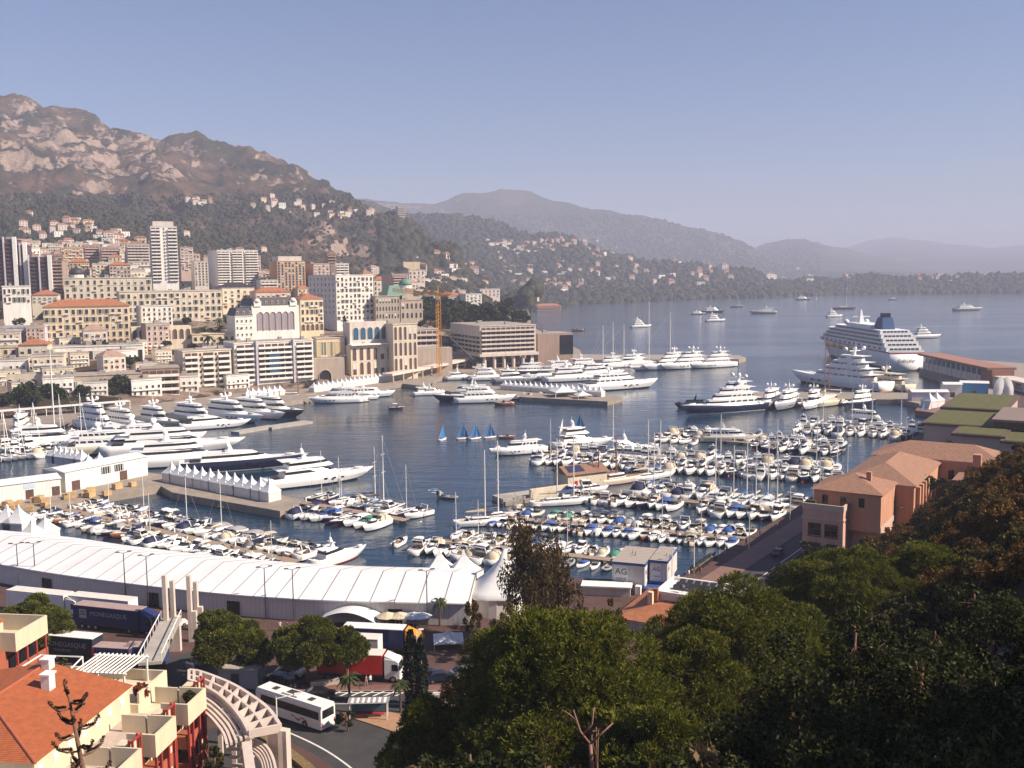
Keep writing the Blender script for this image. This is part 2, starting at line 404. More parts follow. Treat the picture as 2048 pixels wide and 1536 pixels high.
terrain('far_hill', [LZ([1380, 2060], [573, 570], -2), D1, BACK(D1, 900, -4)], 1380, 2060, 110, [20, 3], MTC, [0, 25, 0], lambda x, y: -.3, .003)
EX = [1600, 1690, 1740, 1790, 1830, 1900, 1980, 2048, 2400]
E1 = LN(EX, [520, 492, 480, 472, 476, 487, 492, 488, 470], [11200] * 9)
terrain('farthest_mountain', [LZ([1600, 2400], [565, 562], -2), E1, BACK(E1, 700, -4)], 1600, 2400, 90, [12, 3], MTC, [0, 30, 0], lambda x, y: -.3, .002)
def hit(px, py):
    d = ray(px, py).normalized(); best = None
    for bv in TERR:
        q = bv.ray_cast(EYE, d)
        if q[0] is not None and (best is None or q[3] < best[1]): best = (q[0], q[3])
    return best[0] if best else None
# near hillside on the right, below the camera
def sdist(x, y): return (x - 45) * .83 - (y - 165) * .56
def hillz(x, y):
    s = sdist(x, y) - 3
    z = 3 + math.log1p(math.exp(min(s, 60) / 4)) * 4 * .78 if s < 60 else 3 + s * .78
    z = min(z, 56) + min(1, max(0, s / 8)) * 2.0 * noise.fractal(Vector((x, y, 0)) * .05, 1, 2, 5)
    return z - .35 - max(0, min(1, (y - 205) / 50)) * max(0, z - 6) * .6
HX, HY = np.arange(-30, 171, 3.0), np.arange(8, 345, 3.0)
HV = [(x, y, min(hillz(x, y), 57.0 - (3 if x * x + y * y < 900 else 0))) for y in HY for x in HX]
ncol = len(HX)
HF = [(r * ncol + c, r * ncol + c + 1, (r + 1) * ncol + c + 1, (r + 1) * ncol + c) for r in range(len(HY) - 1) for c in range(ncol - 1) if sdist(HX[c], HY[r]) > 1]
me = bpy.data.meshes.new('hillside'); me.from_pydata(HV, [], HF)
me.materials.append(M('scrub_soil', (.032, .024, .014), .95, .35, .5, .6)); me.polygons.foreach_set('use_smooth', [True] * len(HF)); me.update()
tag(obj('hillside', me), kind='structure')
# ================================================================ air
hm = bpy.data.materials.new('pale_air'); hm.use_nodes = True
hn = hm.node_tree.nodes; hn.remove(hn['Principled BSDF'])
pv = hn.new('ShaderNodeVolumePrincipled'); pv.inputs['Color'].default_value = (.72, .77, 1.0, 1); pv.inputs['Density'].default_value = .00017
pv.inputs['Anisotropy'].default_value = .0
hm.node_tree.links.new(pv.outputs[0], hn['Material Output'].inputs['Volume'])
mb = MB(); mb.box(-7000, 14000, -900, 13200, -6, 640)
tag(mb.build('haze', hm), kind='stuff')
# ================================================================ woods on the slopes: one mass of far tree crowns
def crowns_stuff(name, region, count, size, seed, mat, mask=None):
    rg = np.random.RandomState(seed); C = []
    while len(C) < count:
        px = rg.uniform(region[0], region[1]); py = rg.uniform(region[2], region[3])
        count -= .2
        if mask and not mask(px, py, rg): continue
        p = hit(px, py)
        if p is None: continue
        C.append((p.x, p.y, p.z, size * rg.uniform(.5, 1.3)))
    C = np.array(C); nC = len(C)
    ico = [(0, 0, 1.0), (.8, 0, .4), (.25, .76, .35), (-.65, .47, .45), (-.65, -.47, .4), (.25, -.76, .4), (.5, .5, -.4), (-.5, .5, -.4), (-.5, -.5, -.4), (.5, -.5, -.4)]
    fc = [(0, 1, 2), (0, 2, 3), (0, 3, 4), (0, 4, 5), (0, 5, 1), (1, 6, 2), (2, 6, 7), (2, 7, 3), (3, 7, 8), (3, 8, 4), (4, 8, 5), (5, 8, 9), (5, 9, 1), (1, 9, 6)]
    I = np.array(ico)[None] * (1 + rg.uniform(-.3, .3, (nC, 10, 1))); an = rg.uniform(0, 6.28, nC); ca, sa = np.cos(an)[:, None], np.sin(an)[:, None]
    Vx = I[..., 0] * ca - I[..., 1] * sa; Vy = I[..., 0] * sa + I[..., 1] * ca
    V = np.stack([Vx, Vy, I[..., 2] * .9], -1) * C[:, None, 3:4] + C[:, None, :3]
    Fq = (np.array(fc)[None] + (np.arange(nC) * 10)[:, None, None]).reshape(-1, 3)
    o = arr(name, V.reshape(-1, 3), Fq, mat)
    return tag(o, kind='stuff')
WOODM = leafmat('far_crowns', (.024, .028, .014), (.065, .062, .032))
def maskA(px, py, rg):
    if rockA(px, py) > .12 and py < 600: return rg.rand() < .15
    if px > 560 and 440 < py < 560: return rg.rand() < .4
    return py < 640
crowns_stuff('woodland', (-40, 960, 388, 640), 13000, 4.2, 3, WOODM, maskA)
crowns_stuff('woodland', (760, 1640, 430, 612), 9000, 11, 4, WOODM)
crowns_stuff('woodland', (1540, 2060, 545, 590), 3000, 11, 5, WOODM)
# ================================================================ the town
COLS = {'cream': (.64, .55, .42), 'yellow': (.66, .53, .35), 'white': (.74, .70, .64), 'pale': (.58, .50, .44), 'pink': (.58, .40, .33), 'brown': (.34, .24, .185),
        'stone': (.42, .34, .27), 'orange': (.52, .30, .15), 'grey': (.44, .41, .39), 'lilac': (.50, .47, .52), 'dark': (.10, .055, .065), 'rose': (.50, .36, .31)}
def WALL(c): return M('wall_' + c, COLS[c], .85, .16, .45, .1, streak=.18)
ROOFT = M('terracotta_tiles', (.33, .125, .06), .85, .25, .8, .3)
ROOFF = M('flat_roof', (.30, .27, .24), .9, .2, .3)
ROOFD = M('dark_slate', (.035, .03, .035), .6, .2, .5)
COPPER = M('green_copper', (.12, .22, .18), .7, .2, .5)
PANE = M('window_pane', (.035, .032, .035), .15, .3, .2, spec=.6)
PANEB = M('blue_glass', (.03, .10, .17), .12, .25, .1, spec=.7)
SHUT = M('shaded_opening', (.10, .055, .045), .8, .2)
TRIM = M('pale_trim', (.70, .64, .55), .8, .06)
AWN = M('orange_awning', (.50, .22, .08), .8, .1); BLIND = M('pale_blind', (.62, .57, .48), .8, .1); SHUTC = M('green_shutter', (.12, .16, .12), .7, .15)
def win_mesh(ww, wh, arch=False, pane=PANE, depth=.16, sur=TRIM, var=0):
    mb = MB()
    if var == 1: mb.box(-ww / 2, ww / 2, -.09, -.031, wh * .45, wh, 2)                     # half lowered blind
    if var == 2: mb.loft([[(-ww / 2 - .2, -.17, wh), (ww / 2 + .2, -.17, wh), (ww / 2 + .2, -.17, wh + .06), (-ww / 2 - .2, -.17, wh + .06)], [(-ww / 2 - .2, -1.1, wh * .62), (ww / 2 + .2, -1.1, wh * .62), (ww / 2 + .2, -1.1, wh * .62 + .06), (-ww / 2 - .2, -1.1, wh * .62 + .06)]], 3)
    if var == 3:
        for s in (-1, 1): mb.box(min(s * (ww / 2 + .16), s * (ww * .95)), max(s * (ww / 2 + .16), s * (ww * .95)), -.1, -.002, -.02, wh, 4)
    if var == 4:                                                                            # small balcony
        mb.box(-ww * .8, ww * .8, -.95, -.33, -.3, -.21, 1); mb.box(-ww * .8, ww * .8, -.95, -.88, -.209, .75, 1)
    if arch:
        P = [(-ww / 2, 0), (ww / 2, 0)] + [(ww / 2 * math.cos(a), wh - ww / 2 + ww / 2 * math.sin(a)) for a in [math.pi * k / 6 for k in range(7)]]
        mb.poly([(x, -.03, z) for x, z in P], 0)
        for (xa, za), (xb, zb) in zip(P[1:], P[2:] + P[:1]):
            s = 1 + .25 / ww; za2 = za * (1 + .1 / wh); zb2 = zb * (1 + .1 / wh)
            mb.poly([(xa, -depth, za), (xb, -depth, zb), (xb * s, -depth, zb2), (xa * s, -depth, za2)], 1)
            mb.poly([(xa, -.03, za), (xb, -.03, zb), (xb, -depth, zb), (xa, -depth, za)], 1)
    else:
        mb.poly([(-ww / 2, -.03, 0), (ww / 2, -.03, 0), (ww / 2, -.03, wh), (-ww / 2, -.03, wh)], 0)
        j = .14
        mb.box(-ww / 2 - j, -ww / 2, -depth, .02, -.05, wh + j, 1); mb.box(ww / 2, ww / 2 + j, -depth, .02, -.05, wh + j, 1)
        mb.box(-ww / 2, ww / 2, -depth, .02, wh, wh + j, 1)
        mb.box(-ww / 2 - j, ww / 2 + j, -depth - .15, .02, -.2, -.051, 1)
    return mb.mesh('window', [pane, sur, BLIND, AWN, SHUTC])
def bld(name, label, x0, x1, yt, yb, d, psi=33, dep=14, fl=5, bays=6, style='grid', col='cream', roof='flat', cat='building', ww=None, wh=None, balc=None,
        top=.9, side=0, skip=0, arch=False, pane=PANE, mb_extra=None, base=14, z0=None, pscol=None):
    """a building whose front runs from pixel x0 to x1; yt and yb are the rows of its top and foot at x0, d its depth"""
    ps = R(psi); P = atY(x0, yb, d); Pt = atY(x0, yt, d)
    k = ray(x1, yb).x / ray(x1, yb).y
    W = (k * P.y - P.x) / (math.cos(ps) - k * math.sin(ps))
    h = Pt.z - P.z
    t = thing(name, label, cat, P, ps)
    wm_ = WALL(col); mb = MB()
    mb.box(0, W, 0, dep, -base, h)
    fh = (h - top) / fl
    if style != 'plain':
        for f in range(1, fl):
            if style in ('grid', 'classic') and f in (1, fl - 1): mb.box(-.15, W + .15, -.15, dep + .1, f * fh - .15, f * fh + .12)
        mb.box(-.35, W + .35, -.35, dep + .3, h - .45, h - .003)
    mb.build('wall', wm_, t)
    rb = MB()
    if roof == 'flat':
        rb.box(.4, W - .4, .4, dep - .4, h, h + .15)
        rr = random.Random(int(x0 * 7 + yt)); nb = max(1, int(W / 10))
        for q in range(nb):
            a = rr.uniform(1, max(1.2, W - 4)); c = rr.uniform(2, max(2.2, dep - 4)); s = rr.uniform(1.2, 3); rb.box(a, a + s, c, c + s * .8, h + .152, h + rr.uniform(.8, 2.2))
        rb.build('roof', ROOFF, t)
    elif roof in ('hip', 'hipdark'):
        rh = min(W, dep) * .22; o = .6; m = min(W, dep) / 2
        a = [(-o, -o), (W + o, -o), (W + o, dep + o), (-o, dep + o)]
        r1, r2 = ((m, dep / 2), (W - m, dep / 2)) if W > dep else ((W / 2, m), (W / 2, dep - m))
        v = [(x, y, h + .002) for x, y in a] + [(r1[0], r1[1], h + rh), (r2[0], r2[1], h + rh)]
        i = rb.pts(v)
        fs = [(0, 1, 5, 4), (1, 2, 5), (2, 3, 4, 5), (3, 0, 4)] if W > dep else [(0, 1, 4), (1, 2, 5, 4), (2, 3, 5), (3, 0, 4, 5)]
        for f in fs: rb.face([i + q for q in f])
        rb.face([i + 3, i + 2, i + 1, i])
        rb.box(W * .3, W * .3 + 1, dep * .55, dep * .55 + 1, h + rh * .5, h + rh + 1)
        rb.build('roof', ROOFT if roof == 'hip' else ROOFD, t)
    elif roof == 'mansard':
        rh = 4.5
        rb.loft([[(-.1, -.1, h), (W + .1, -.1, h), (W + .1, dep, h), (-.1, dep, h)], [(1.6, 1.6, h + rh), (W - 1.6, 1.6, h + rh), (W - 1.6, dep - 1.6, h + rh), (1.6, dep - 1.6, h + rh)]])
        rf = rb.build('roof', ROOFD, t)
        nd = max(3, int(W / 3.4))
        for q in range(nd):
            x = (q + .5) * W / nd; db = MB(); db.box(x - .55, x + .55, .25, 1.8, h + 1, h + 2.7); db.poly([(x - .4, .22, h + 1.1), (x + .4, .22, h + 1.1), (x + .4, .22, h + 2.5), (x - .4, .22, h + 2.5)], 1)
            db.build('dormer', [TRIM, PANE], rf)
    bw = W / bays
    ww = ww or min(1.7, bw * .5); wh = wh or fh * .6
    if style in ('grid', 'classic', 'arcade'):
        wv = [win_mesh(ww, wh, arch, pane, var=q) for q in range(5)]; wr = random.Random(int(x0 * 3 + yt)); mix_ = wr.choice([[0, 0, 1, 3, 4], [0, 1, 1, 4, 4], [0, 0, 0, 1, 2], [0, 3, 3, 1, 4], [0, 0, 1, 2, 4]]) if not arch and cat != 'tower' else [0, 0, 0, 1]; cnt = 0; rest = MB()
        for f in range(fl):
            for q in range(bays):
                if f < skip: continue
                cnt += 1; x = (q + .5) * bw; z = f * fh + (fh - wh) * .45
                if style == 'arcade' and f == 0: continue
                if cnt <= 96: obj('window', wv[wr.choice(mix_)], t, (x, 0, z))
                else: rest.poly([(x - ww / 2, -.05, z), (x + ww / 2, -.05, z), (x + ww / 2, -.05, z + wh), (x - ww / 2, -.05, z + wh)])
        if rest.v: tag(rest.build('window', pane, t), kind='stuff')
        if style == 'arcade':
            am = win_mesh(bw * .68, fh * .85, True, SHUT, .3)
            for q in range(bays): obj('arch', am, t, ((q + .5) * bw, 0, .1))
    if style in ('balcony', 'strip'):
        groups = balc or [(0.02, .98)]
        for f in range(skip, fl):
            for a, c in groups:
                z = f * fh; xa, xc = a * W, c * W
                g = MB(); g.poly([(xa + .3, -.04, z + .25), (xc - .3, -.04, z + .25), (xc - .3, -.04, z + fh * .82), (xa + .3, -.04, z + fh * .82)], 0)
                nm = max(1, int((xc - xa) / 3.2))
                for m in range(1, nm):
                    x = xa + (xc - xa) * m / nm; g.box(x - .22, x + .22, -.25, .02, z + .25, z + fh * .82, 1)
                g.build('window', [pane if pane is not PANE else SHUT, wm_], t)
                bl = MB(); bl.box(xa, xc, -1.5, -.002, z - .12, z + .1); bl.box(xa, xc, -1.5, -1.36, z + .1, z + fh * .36)
                bl.box(xa, xa + .14, -1.36, -.002, z + .1, z + fh * .36); bl.box(xc - .14, xc, -1.36, -.002, z + .1, z + fh * .36)
                bl.build('balcony', WALL(pscol) if pscol else wm_, t)
        gaps = [(groups[i][1], groups[i + 1][0]) for i in range(len(groups) - 1) if groups[i + 1][0] - groups[i][1] > .03]
        sm = win_mesh(1.1, fh * .5)
        for a, c in gaps:
            for f in range(skip, fl): obj('window', sm, t, ((a + c) / 2 * W, 0, f * fh + fh * .25))
    for q in range(side):       # windows on the shaded left flank
        sm = win_mesh(1.2, fh * .5)
        for f in range(max(1, skip), fl):
            o = obj('window', sm, t, (0, (q + .7) * dep / (side + .4), f * fh + fh * .25)); o.rotation_euler = (0, 0, R(-90))
    if mb_extra: mb_extra(t, W, h, dep, fh)
    return t
def crown_dome(x, y, r, mat, nm='dome'):
    def q(t, W, h, dep, fh):
        mb = MB(); mb.cyl(x * W, y * dep, h, h + r * .5, r, r, 14); mb.build('drum', TRIM, t)
        mb = MB(); mb.dome(x * W, y * dep, h + r * .5, r * 1.05, 14, 5, False); mb.cyl(x * W, y * dep, h + r * 1.5, h + r * 2.1, r * .15, .05, 6); mb.build(nm, mat, t, True)
    return q
def gable(t, W, h, dep, fh):
    for x in (.12, .88):
        mb = MB(); mb.box(W * x - 2.2, W * x + 2.2, -.6, 1.5, h - .4, h + 2.6); mb.dome(W * x, .2, h + 2.6, 1.9, 10, 4, False); mb.build('corner_turret', WALL('white'), t)
    am = win_mesh(W / 9, h * .48, True, M('lilac_glass', (.30, .25, .28), .2, .1), .5)
    for q in range(6): obj('great_window', am, t, (W * (.17 + .133 * q), 0, h * .36))
# -- quay front
bld('road_viaduct', 'cream road viaduct with round arches above the left quay trees', -60, 128, 752, 812, 468, 14, 10, 1, 8, 'plain', 'cream', 'flat', 'viaduct',
    mb_extra=lambda t, W, h, dep, fh: [obj('arch', win_mesh(W / 8 * .6, h * .62, True, SHUT, .4), t, ((q + .5) * W / 8, 0, h * .22)) for q in range(8)])
bld('quay_building', 'beige and white quay building with a long white cornice and tall glass bays', 128, 284, 752, 806, 470, 22, 16, 3, 12, 'grid', 'stone', 'flat', ww=2.1, wh=3.2, pane=PANEB, side=1, top=3)
bld('apartment_block', 'low apartment block with wide white balcony strips right of the glass bayed building', 284, 361, 737, 796, 484, 22, 15, 4, 4, 'strip', 'brown', 'flat', pscol='white', side=1)
bld('apartment_block', 'cream seven storey apartment block with three stacks of white balconies', 369, 465, 702, 786, 505, 33, 17, 7, 5, 'balcony', 'cream', 'flat', balc=[(.03, .31), (.40, .64), (.72, .98)], pscol='white')
def bluepane(t, W, h, dep, fh):
    mb = MB(); mb.box(W * .42, W * .56, -1.2, -.05, h * .33, h * .74); mb.build('glass_panel', PANEB, t)
    for x in (.265, .735):
        mb = MB(); mb.box(W * x - .5, W * x + .5, -1.8, -.05, 0, h + .8); mb.build('pillar', WALL('lilac'), t)
bld('apartment_block', 'large white apartment block with nine balcony storeys and a blue glass centre', 472, 629, 686, 785, 520, 33, 18, 9, 4, 'balcony', 'white', 'flat', balc=[(.02, .23), (.29, .71), (.77, .99)], skip=2, mb_extra=bluepane, pane=SHUT, pscol='white')
bld('terrace_building', 'yellow panelled building standing on the brown retaining wall', 634, 690, 676, 718, 560, 20, 16, 1, 6, 'grid', 'yellow', 'flat', ww=2.4, wh=8, pane=M('yellow_panel', (.56, .44, .26), .8, .1))
def tunnel(t, W, h, dep, fh):
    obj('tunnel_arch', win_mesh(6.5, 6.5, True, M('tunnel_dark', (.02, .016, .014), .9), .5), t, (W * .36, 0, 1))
bld('retaining_wall', 'brown stone retaining wall with a road tunnel arch beside the white block', 629, 690, 718, 768, 545, 20, 8, 1, 1, 'plain', 'stone', 'none', 'wall', mb_extra=tunnel)
def hall(t, W, h, dep, fh):
    mb = MB(); mb.box(1, W * .98, 3, 12, h + .16, h + 13); mb.build('upper_hall', WALL('pale'), t)
    for q in range(5):
        obj('hall_window', win_mesh(3.2, 7, True, PANEB, .3), t, (W * (.18 + .17 * q), 3, h + 3))
    mb = MB(); mb.box(-.5, W + .2, -2.2, 2.9, h + .16, h + .9); mb.build('awning', WPAINT, t)
bld('seaside_hall', 'cream classical hall with tall lower arches and a glazed upper hall', 703, 786, 692, 752, 560, 33, 16, 2, 6, 'grid', 'cream', 'flat', ww=2.2, wh=7, arch=True, pane=SHUT, mb_extra=hall)
bld('seaside_tower_wing', 'tall cream wing with long slit windows and a glazed top beside the crane', 788, 836, 648, 746, 566, 30, 18, 3, 5, 'grid', 'cream', 'flat', ww=1.6, wh=7.5, arch=True, pane=SHUT)
bld('retaining_wall', 'long pale retaining wall behind the orange crane', 836, 905, 697, 738, 600, 16, 8, 1, 1, 'plain', 'stone', 'none', 'wall')
bld('stepped_block', 'stepped apartment terraces with brown strip windows left of the crane', 829, 878, 658, 705, 618, 20, 16, 4, 3, 'strip', 'pale', 'flat')
def pillars(t, W, h, dep, fh):
    mb = MB(); mb.box(-1, W + 1, -2.5, dep + .5, -1.8, -.1); mb.build('deck', WALL('pale'), t)
    for q in range(6):
        mb = MB(); mb.cyl(W * (.08 + .17 * q), 0, -13, -1.8, 1.1, 1.1, 10); mb.build('pillar', WALL('pale'), t)
    mb = MB()
    for q in range(8):
        for f in range(4): mb.box(-.3, -.02, dep * (q + .1) / 8, dep * (q + .86) / 8, f * fh + .8, f * fh + fh * .85)
    tag(mb.build('window', PANE, t), kind='stuff')
bld('concrete_hotel', 'grey concrete hotel block with a grid of balconies on round pillars over the water', 960, 1072, 652, 708, 628, 24, 52, 6, 8, 'strip', 'pale', 'flat', cat='hotel', mb_extra=pillars, base=.1)
bld('hotel_podium', 'low dark podium under the concrete hotel', 905, 1040, 708, 738, 640, 20, 20, 1, 5, 'grid', 'brown', 'flat', ww=4, wh=4, cat='podium')
bld('conference_block', 'plain brown block with a dark glazed end at the point beyond the concrete hotel', 1076, 1146, 668, 718, 650, 18, 24, 1, 3, 'plain', 'brown', 'flat',
    mb_extra=lambda t, W, h, dep, fh: [MB.build(_b, 'glazed_end', GLASS, t) for _b in [MB()] if not _b.box(W * .62, W + .1, -.15, dep * .7, 2.5, h - 1.2)])
# -- second rows
bld('sheeted_building', 'building wrapped in pale lilac scaffold sheeting at the left edge', -40, 86, 655, 708, 560, 12, 18, 4, 6, 'grid', 'lilac', 'flat', ww=1.5, wh=2)
bld('villa', 'white villa with a row of square windows above the sheeted building', 6, 62, 572, 608, 640, 25, 14, 2, 6, 'grid', 'white', 'flat')
bld('corner_house', 'yellow house with dark balconies below the sheeted building', -40, 38, 695, 755, 510, 16, 14, 4, 5, 'grid', 'yellow', 'flat')
bld('corner_house', 'cream house with arched windows and a planted terrace right of the yellow house', 40, 98, 690, 748, 505, 16, 14, 3, 4, 'grid', 'cream', 'hip', arch=True)
bld('grand_hotel', 'yellow grand hotel with tall arched ground floor windows and stone balconies', 90, 262, 614, 694, 580, 20, 18, 5, 13, 'arcade', 'yellow', 'hip', cat='hotel', side=1)
bld('long_white_hall', 'long low white hall with tall dark window slots below the yellow grand hotel', 100, 288, 694, 732, 522, 18, 16, 1, 15, 'grid', 'white', 'flat', ww=2.2, wh=5.6)
bld('arcade_terrace', 'pale terrace wall with nine round arches under the small white block', 264, 384, 655, 692, 575, 24, 12, 1, 9, 'plain', 'cream', 'none', 'terrace',
    mb_extra=lambda t, W, h, dep, fh: [obj('arch', win_mesh(W / 9 * .62, h * .55, True, SHUT, .3), t, ((q + .5) * W / 9, 0, h * .3)) for q in range(9)])
bld('white_block', 'small white cubic block standing above the arcade terrace', 284, 346, 612, 652, 610, 30, 18, 4, 6, 'grid', 'white', 'flat', ww=1.1, side=2)
bld('long_hotel', 'long cream upper hotel wing with two window rows behind the grand hotel', 130, 306, 556, 612, 730, 20, 18, 4, 13, 'grid', 'cream', 'flat', cat='hotel', mb_extra=crown_dome(.14, .4, 5, ROOFD))
bld('long_hotel', 'long cream hotel with shuttered window bays and flat cornice in the middle of town', 242, 446, 583, 655, 660, 26, 20, 5, 17, 'grid', 'cream', 'flat', cat='hotel')
bld('town_house', 'cream town house with a recessed front right of the long hotel', 446, 510, 575, 618, 705, 33, 16, 4, 5, 'grid', 'cream', 'hipdark', side=1)
bld('terraced_villa', 'yellow villa on garden terraces with palms left of the mansard building', 386, 472, 668, 706, 585, 22, 12, 2, 7, 'arcade', 'yellow', 'none', cat='villa')
bld('garden_wall', 'pale garden terrace wall with small arches above the cream balcony block', 396, 480, 706, 730, 555, 22, 8, 1, 9, 'plain', 'yellow', 'none', 'wall',
    mb_extra=lambda t, W, h, dep, fh: [obj('arch', win_mesh(W / 9 * .5, h * .55, True, SHUT, .2), t, ((q + .5) * W / 9, 0, h * .1)) for q in range(9)])
bld('mansard_annex', 'white annex with rows of tiny windows on the left of the mansard palace', 472, 508, 632, 690, 590, 33, 16, 4, 4, 'grid', 'white', 'mansard', ww=.9, wh=1.2)
bld('mansard_palace', 'white and rose palace with great arched windows and a dark mansard roof', 506, 600, 612, 690, 596, 33, 22, 3, 8, 'plain', 'white', 'mansard', cat='palace', mb_extra=gable)
bld('town_house', 'yellow town house with arched ground floor right of the mansard palace', 602, 648, 598, 662, 622, 33, 15, 4, 5, 'arcade', 'yellow', 'hip')
bld('red_roofed_house', 'brown house with bright orange roof behind the mansard palace', 512, 582, 584, 606, 700, 30, 15, 2, 7, 'grid', 'pink', 'hip')
bld('tall_hotel', 'tall white hotel with many small windows above the palm terrace', 674, 748, 550, 642, 680, 36, 44, 8, 9, 'grid', 'white', 'flat', cat='hotel', side=7, ww=1.5)
bld('casino_palace', 'brown stone palace with arched windows and a green copper roof', 752, 800, 592, 640, 690, 26, 24, 3, 8, 'grid', 'stone', 'flat', arch=True, cat='palace', mb_extra=lambda t, W, h, dep, fh: [MB.build(_b, 'copper_roof', COPPER, t) for _b in [MB()] if not _b.loft([[(W * .5, 1, h), (W * 1.3, 1, h), (W * 1.3, 20, h), (W * .5, 20, h)], [(W * .7, 6, h + 7), (W * 1.1, 6, h + 7), (W * 1.1, 14, h + 7), (W * .7, 14, h + 7)]])])
bld('casino_wing', 'brown stone wing with two domed turrets right of the copper roofed palace', 802, 846, 600, 640, 700, 26, 20, 2, 5, 'grid', 'stone', 'flat', arch=True, cat='palace', mb_extra=lambda t, W, h, dep, fh: [crown_dome(.45, .5, 4.5, COPPER)(t, W, h + 8, dep, fh), MB.build(_b, 'turret', WALL('stone'), t)] if [_b := MB()] and not _b.box(W * .45 - 4, W * .45 + 4, dep * .5 - 4, dep * .5 + 4, h, h + 8.02) else None)
# -- towers
def capslab(t, W, h, dep, fh):
    mb = MB(); mb.box(2, W - 2, 3, dep - 3, h + .16, h + 4); mb.build('penthouse', WALL('pale'), t)
bld('tower_block', 'tallest white tower block with balcony strips rising above the town', 306, 358, 452, 562, 820, 24, 20, 16, 4, 'balcony', 'white', 'flat', balc=[(.0, .36), (.64, 1)], cat='tower', mb_extra=capslab, side=2)
bld('tower_block', 'broad white twin tower with close balcony strips right of the tallest tower', 437, 518, 500, 580, 850, 30, 34, 15, 4, 'balcony', 'white', 'flat', balc=[(.0, .30), (.36, .62), (.68, 1)], cat='tower')
bld('tower_block', 'small white tower with rounded top between the two larger towers', 390, 418, 522, 572, 830, 28, 14, 9, 4, 'grid', 'pale', 'flat', cat='tower')
bld('tower_block', 'orange brown tower block with a dense window grid', 556, 612, 522, 588, 850, 28, 26, 12, 8, 'grid', 'orange', 'flat', cat='tower', ww=1.7, wh=2, mb_extra=capslab)
bld('tower_block', 'plain pinkish tower block with a blank left flank behind the tall hotel', 628, 660, 527, 572, 860, 30, 26, 7, 4, 'grid', 'rose', 'flat', cat='tower')
bld('tower_block', 'narrow dark brown tower with open top behind the tall hotel', 656, 673, 506, 560, 950, 25, 12, 9, 2, 'strip', 'brown', 'flat', cat='tower')
bld('tower_block', 'small white balcony tower standing behind the tall hotel', 672, 698, 527, 560, 880, 28, 14, 6, 2, 'strip', 'white', 'flat', cat='tower')
bld('tower_block', 'brown slab tower with a blank shaded flank right of the tall hotel', 786, 816, 548, 596, 850, 30, 24, 9, 3, 'strip', 'rose', 'flat', cat='tower')
bld('far_block', 'pale yellow plain block at the foot of the rocky slope', 807, 840, 524, 540, 1500, 18, 16, 1, 3, 'plain', 'yellow', 'flat', base=40)
def fins(t, W, h, dep, fh):
    n_ = max(2, int(W / 7))
    for q in range(n_ + 1):
        mb = MB(); x = q * W / n_; mb.box(x - (1.3 if q == n_ else .4), x + (1.3 if q == n_ else .4), -2.6, -.03, 0, h + 1.5); mb.build('fin', WPAINT if q == n_ else WALL('lilac'), t)
bld('dark_tower', 'dark purple tower with white edge fins at the left border', -30, 36, 478, 590, 740, 14, 22, 14, 4, 'strip', 'dark', 'flat', cat='tower', mb_extra=fins)
bld('dark_tower', 'dark purple tower with one broad white fin in the middle of its trio', 36, 56, 490, 590, 750, 14, 22, 13, 2, 'strip', 'dark', 'flat', cat='tower', mb_extra=fins)
bld('dark_tower', 'lowest dark purple tower of the trio, beside the red roofed house', 62, 104, 514, 592, 745, 14, 22, 10, 3, 'strip', 'dark', 'flat', cat='tower', mb_extra=fins)
bld('dark_tower', 'narrow brown balcony slab right of the three dark towers', 106, 128, 520, 590, 750, 14, 20, 10, 2, 'strip', 'brown', 'flat', cat='tower')
bld('red_roofed_house', 'house with a broad orange hip roof in front of the dark towers', 64, 116, 590, 606, 690, 18, 16, 2, 5, 'grid', 'cream', 'hip')
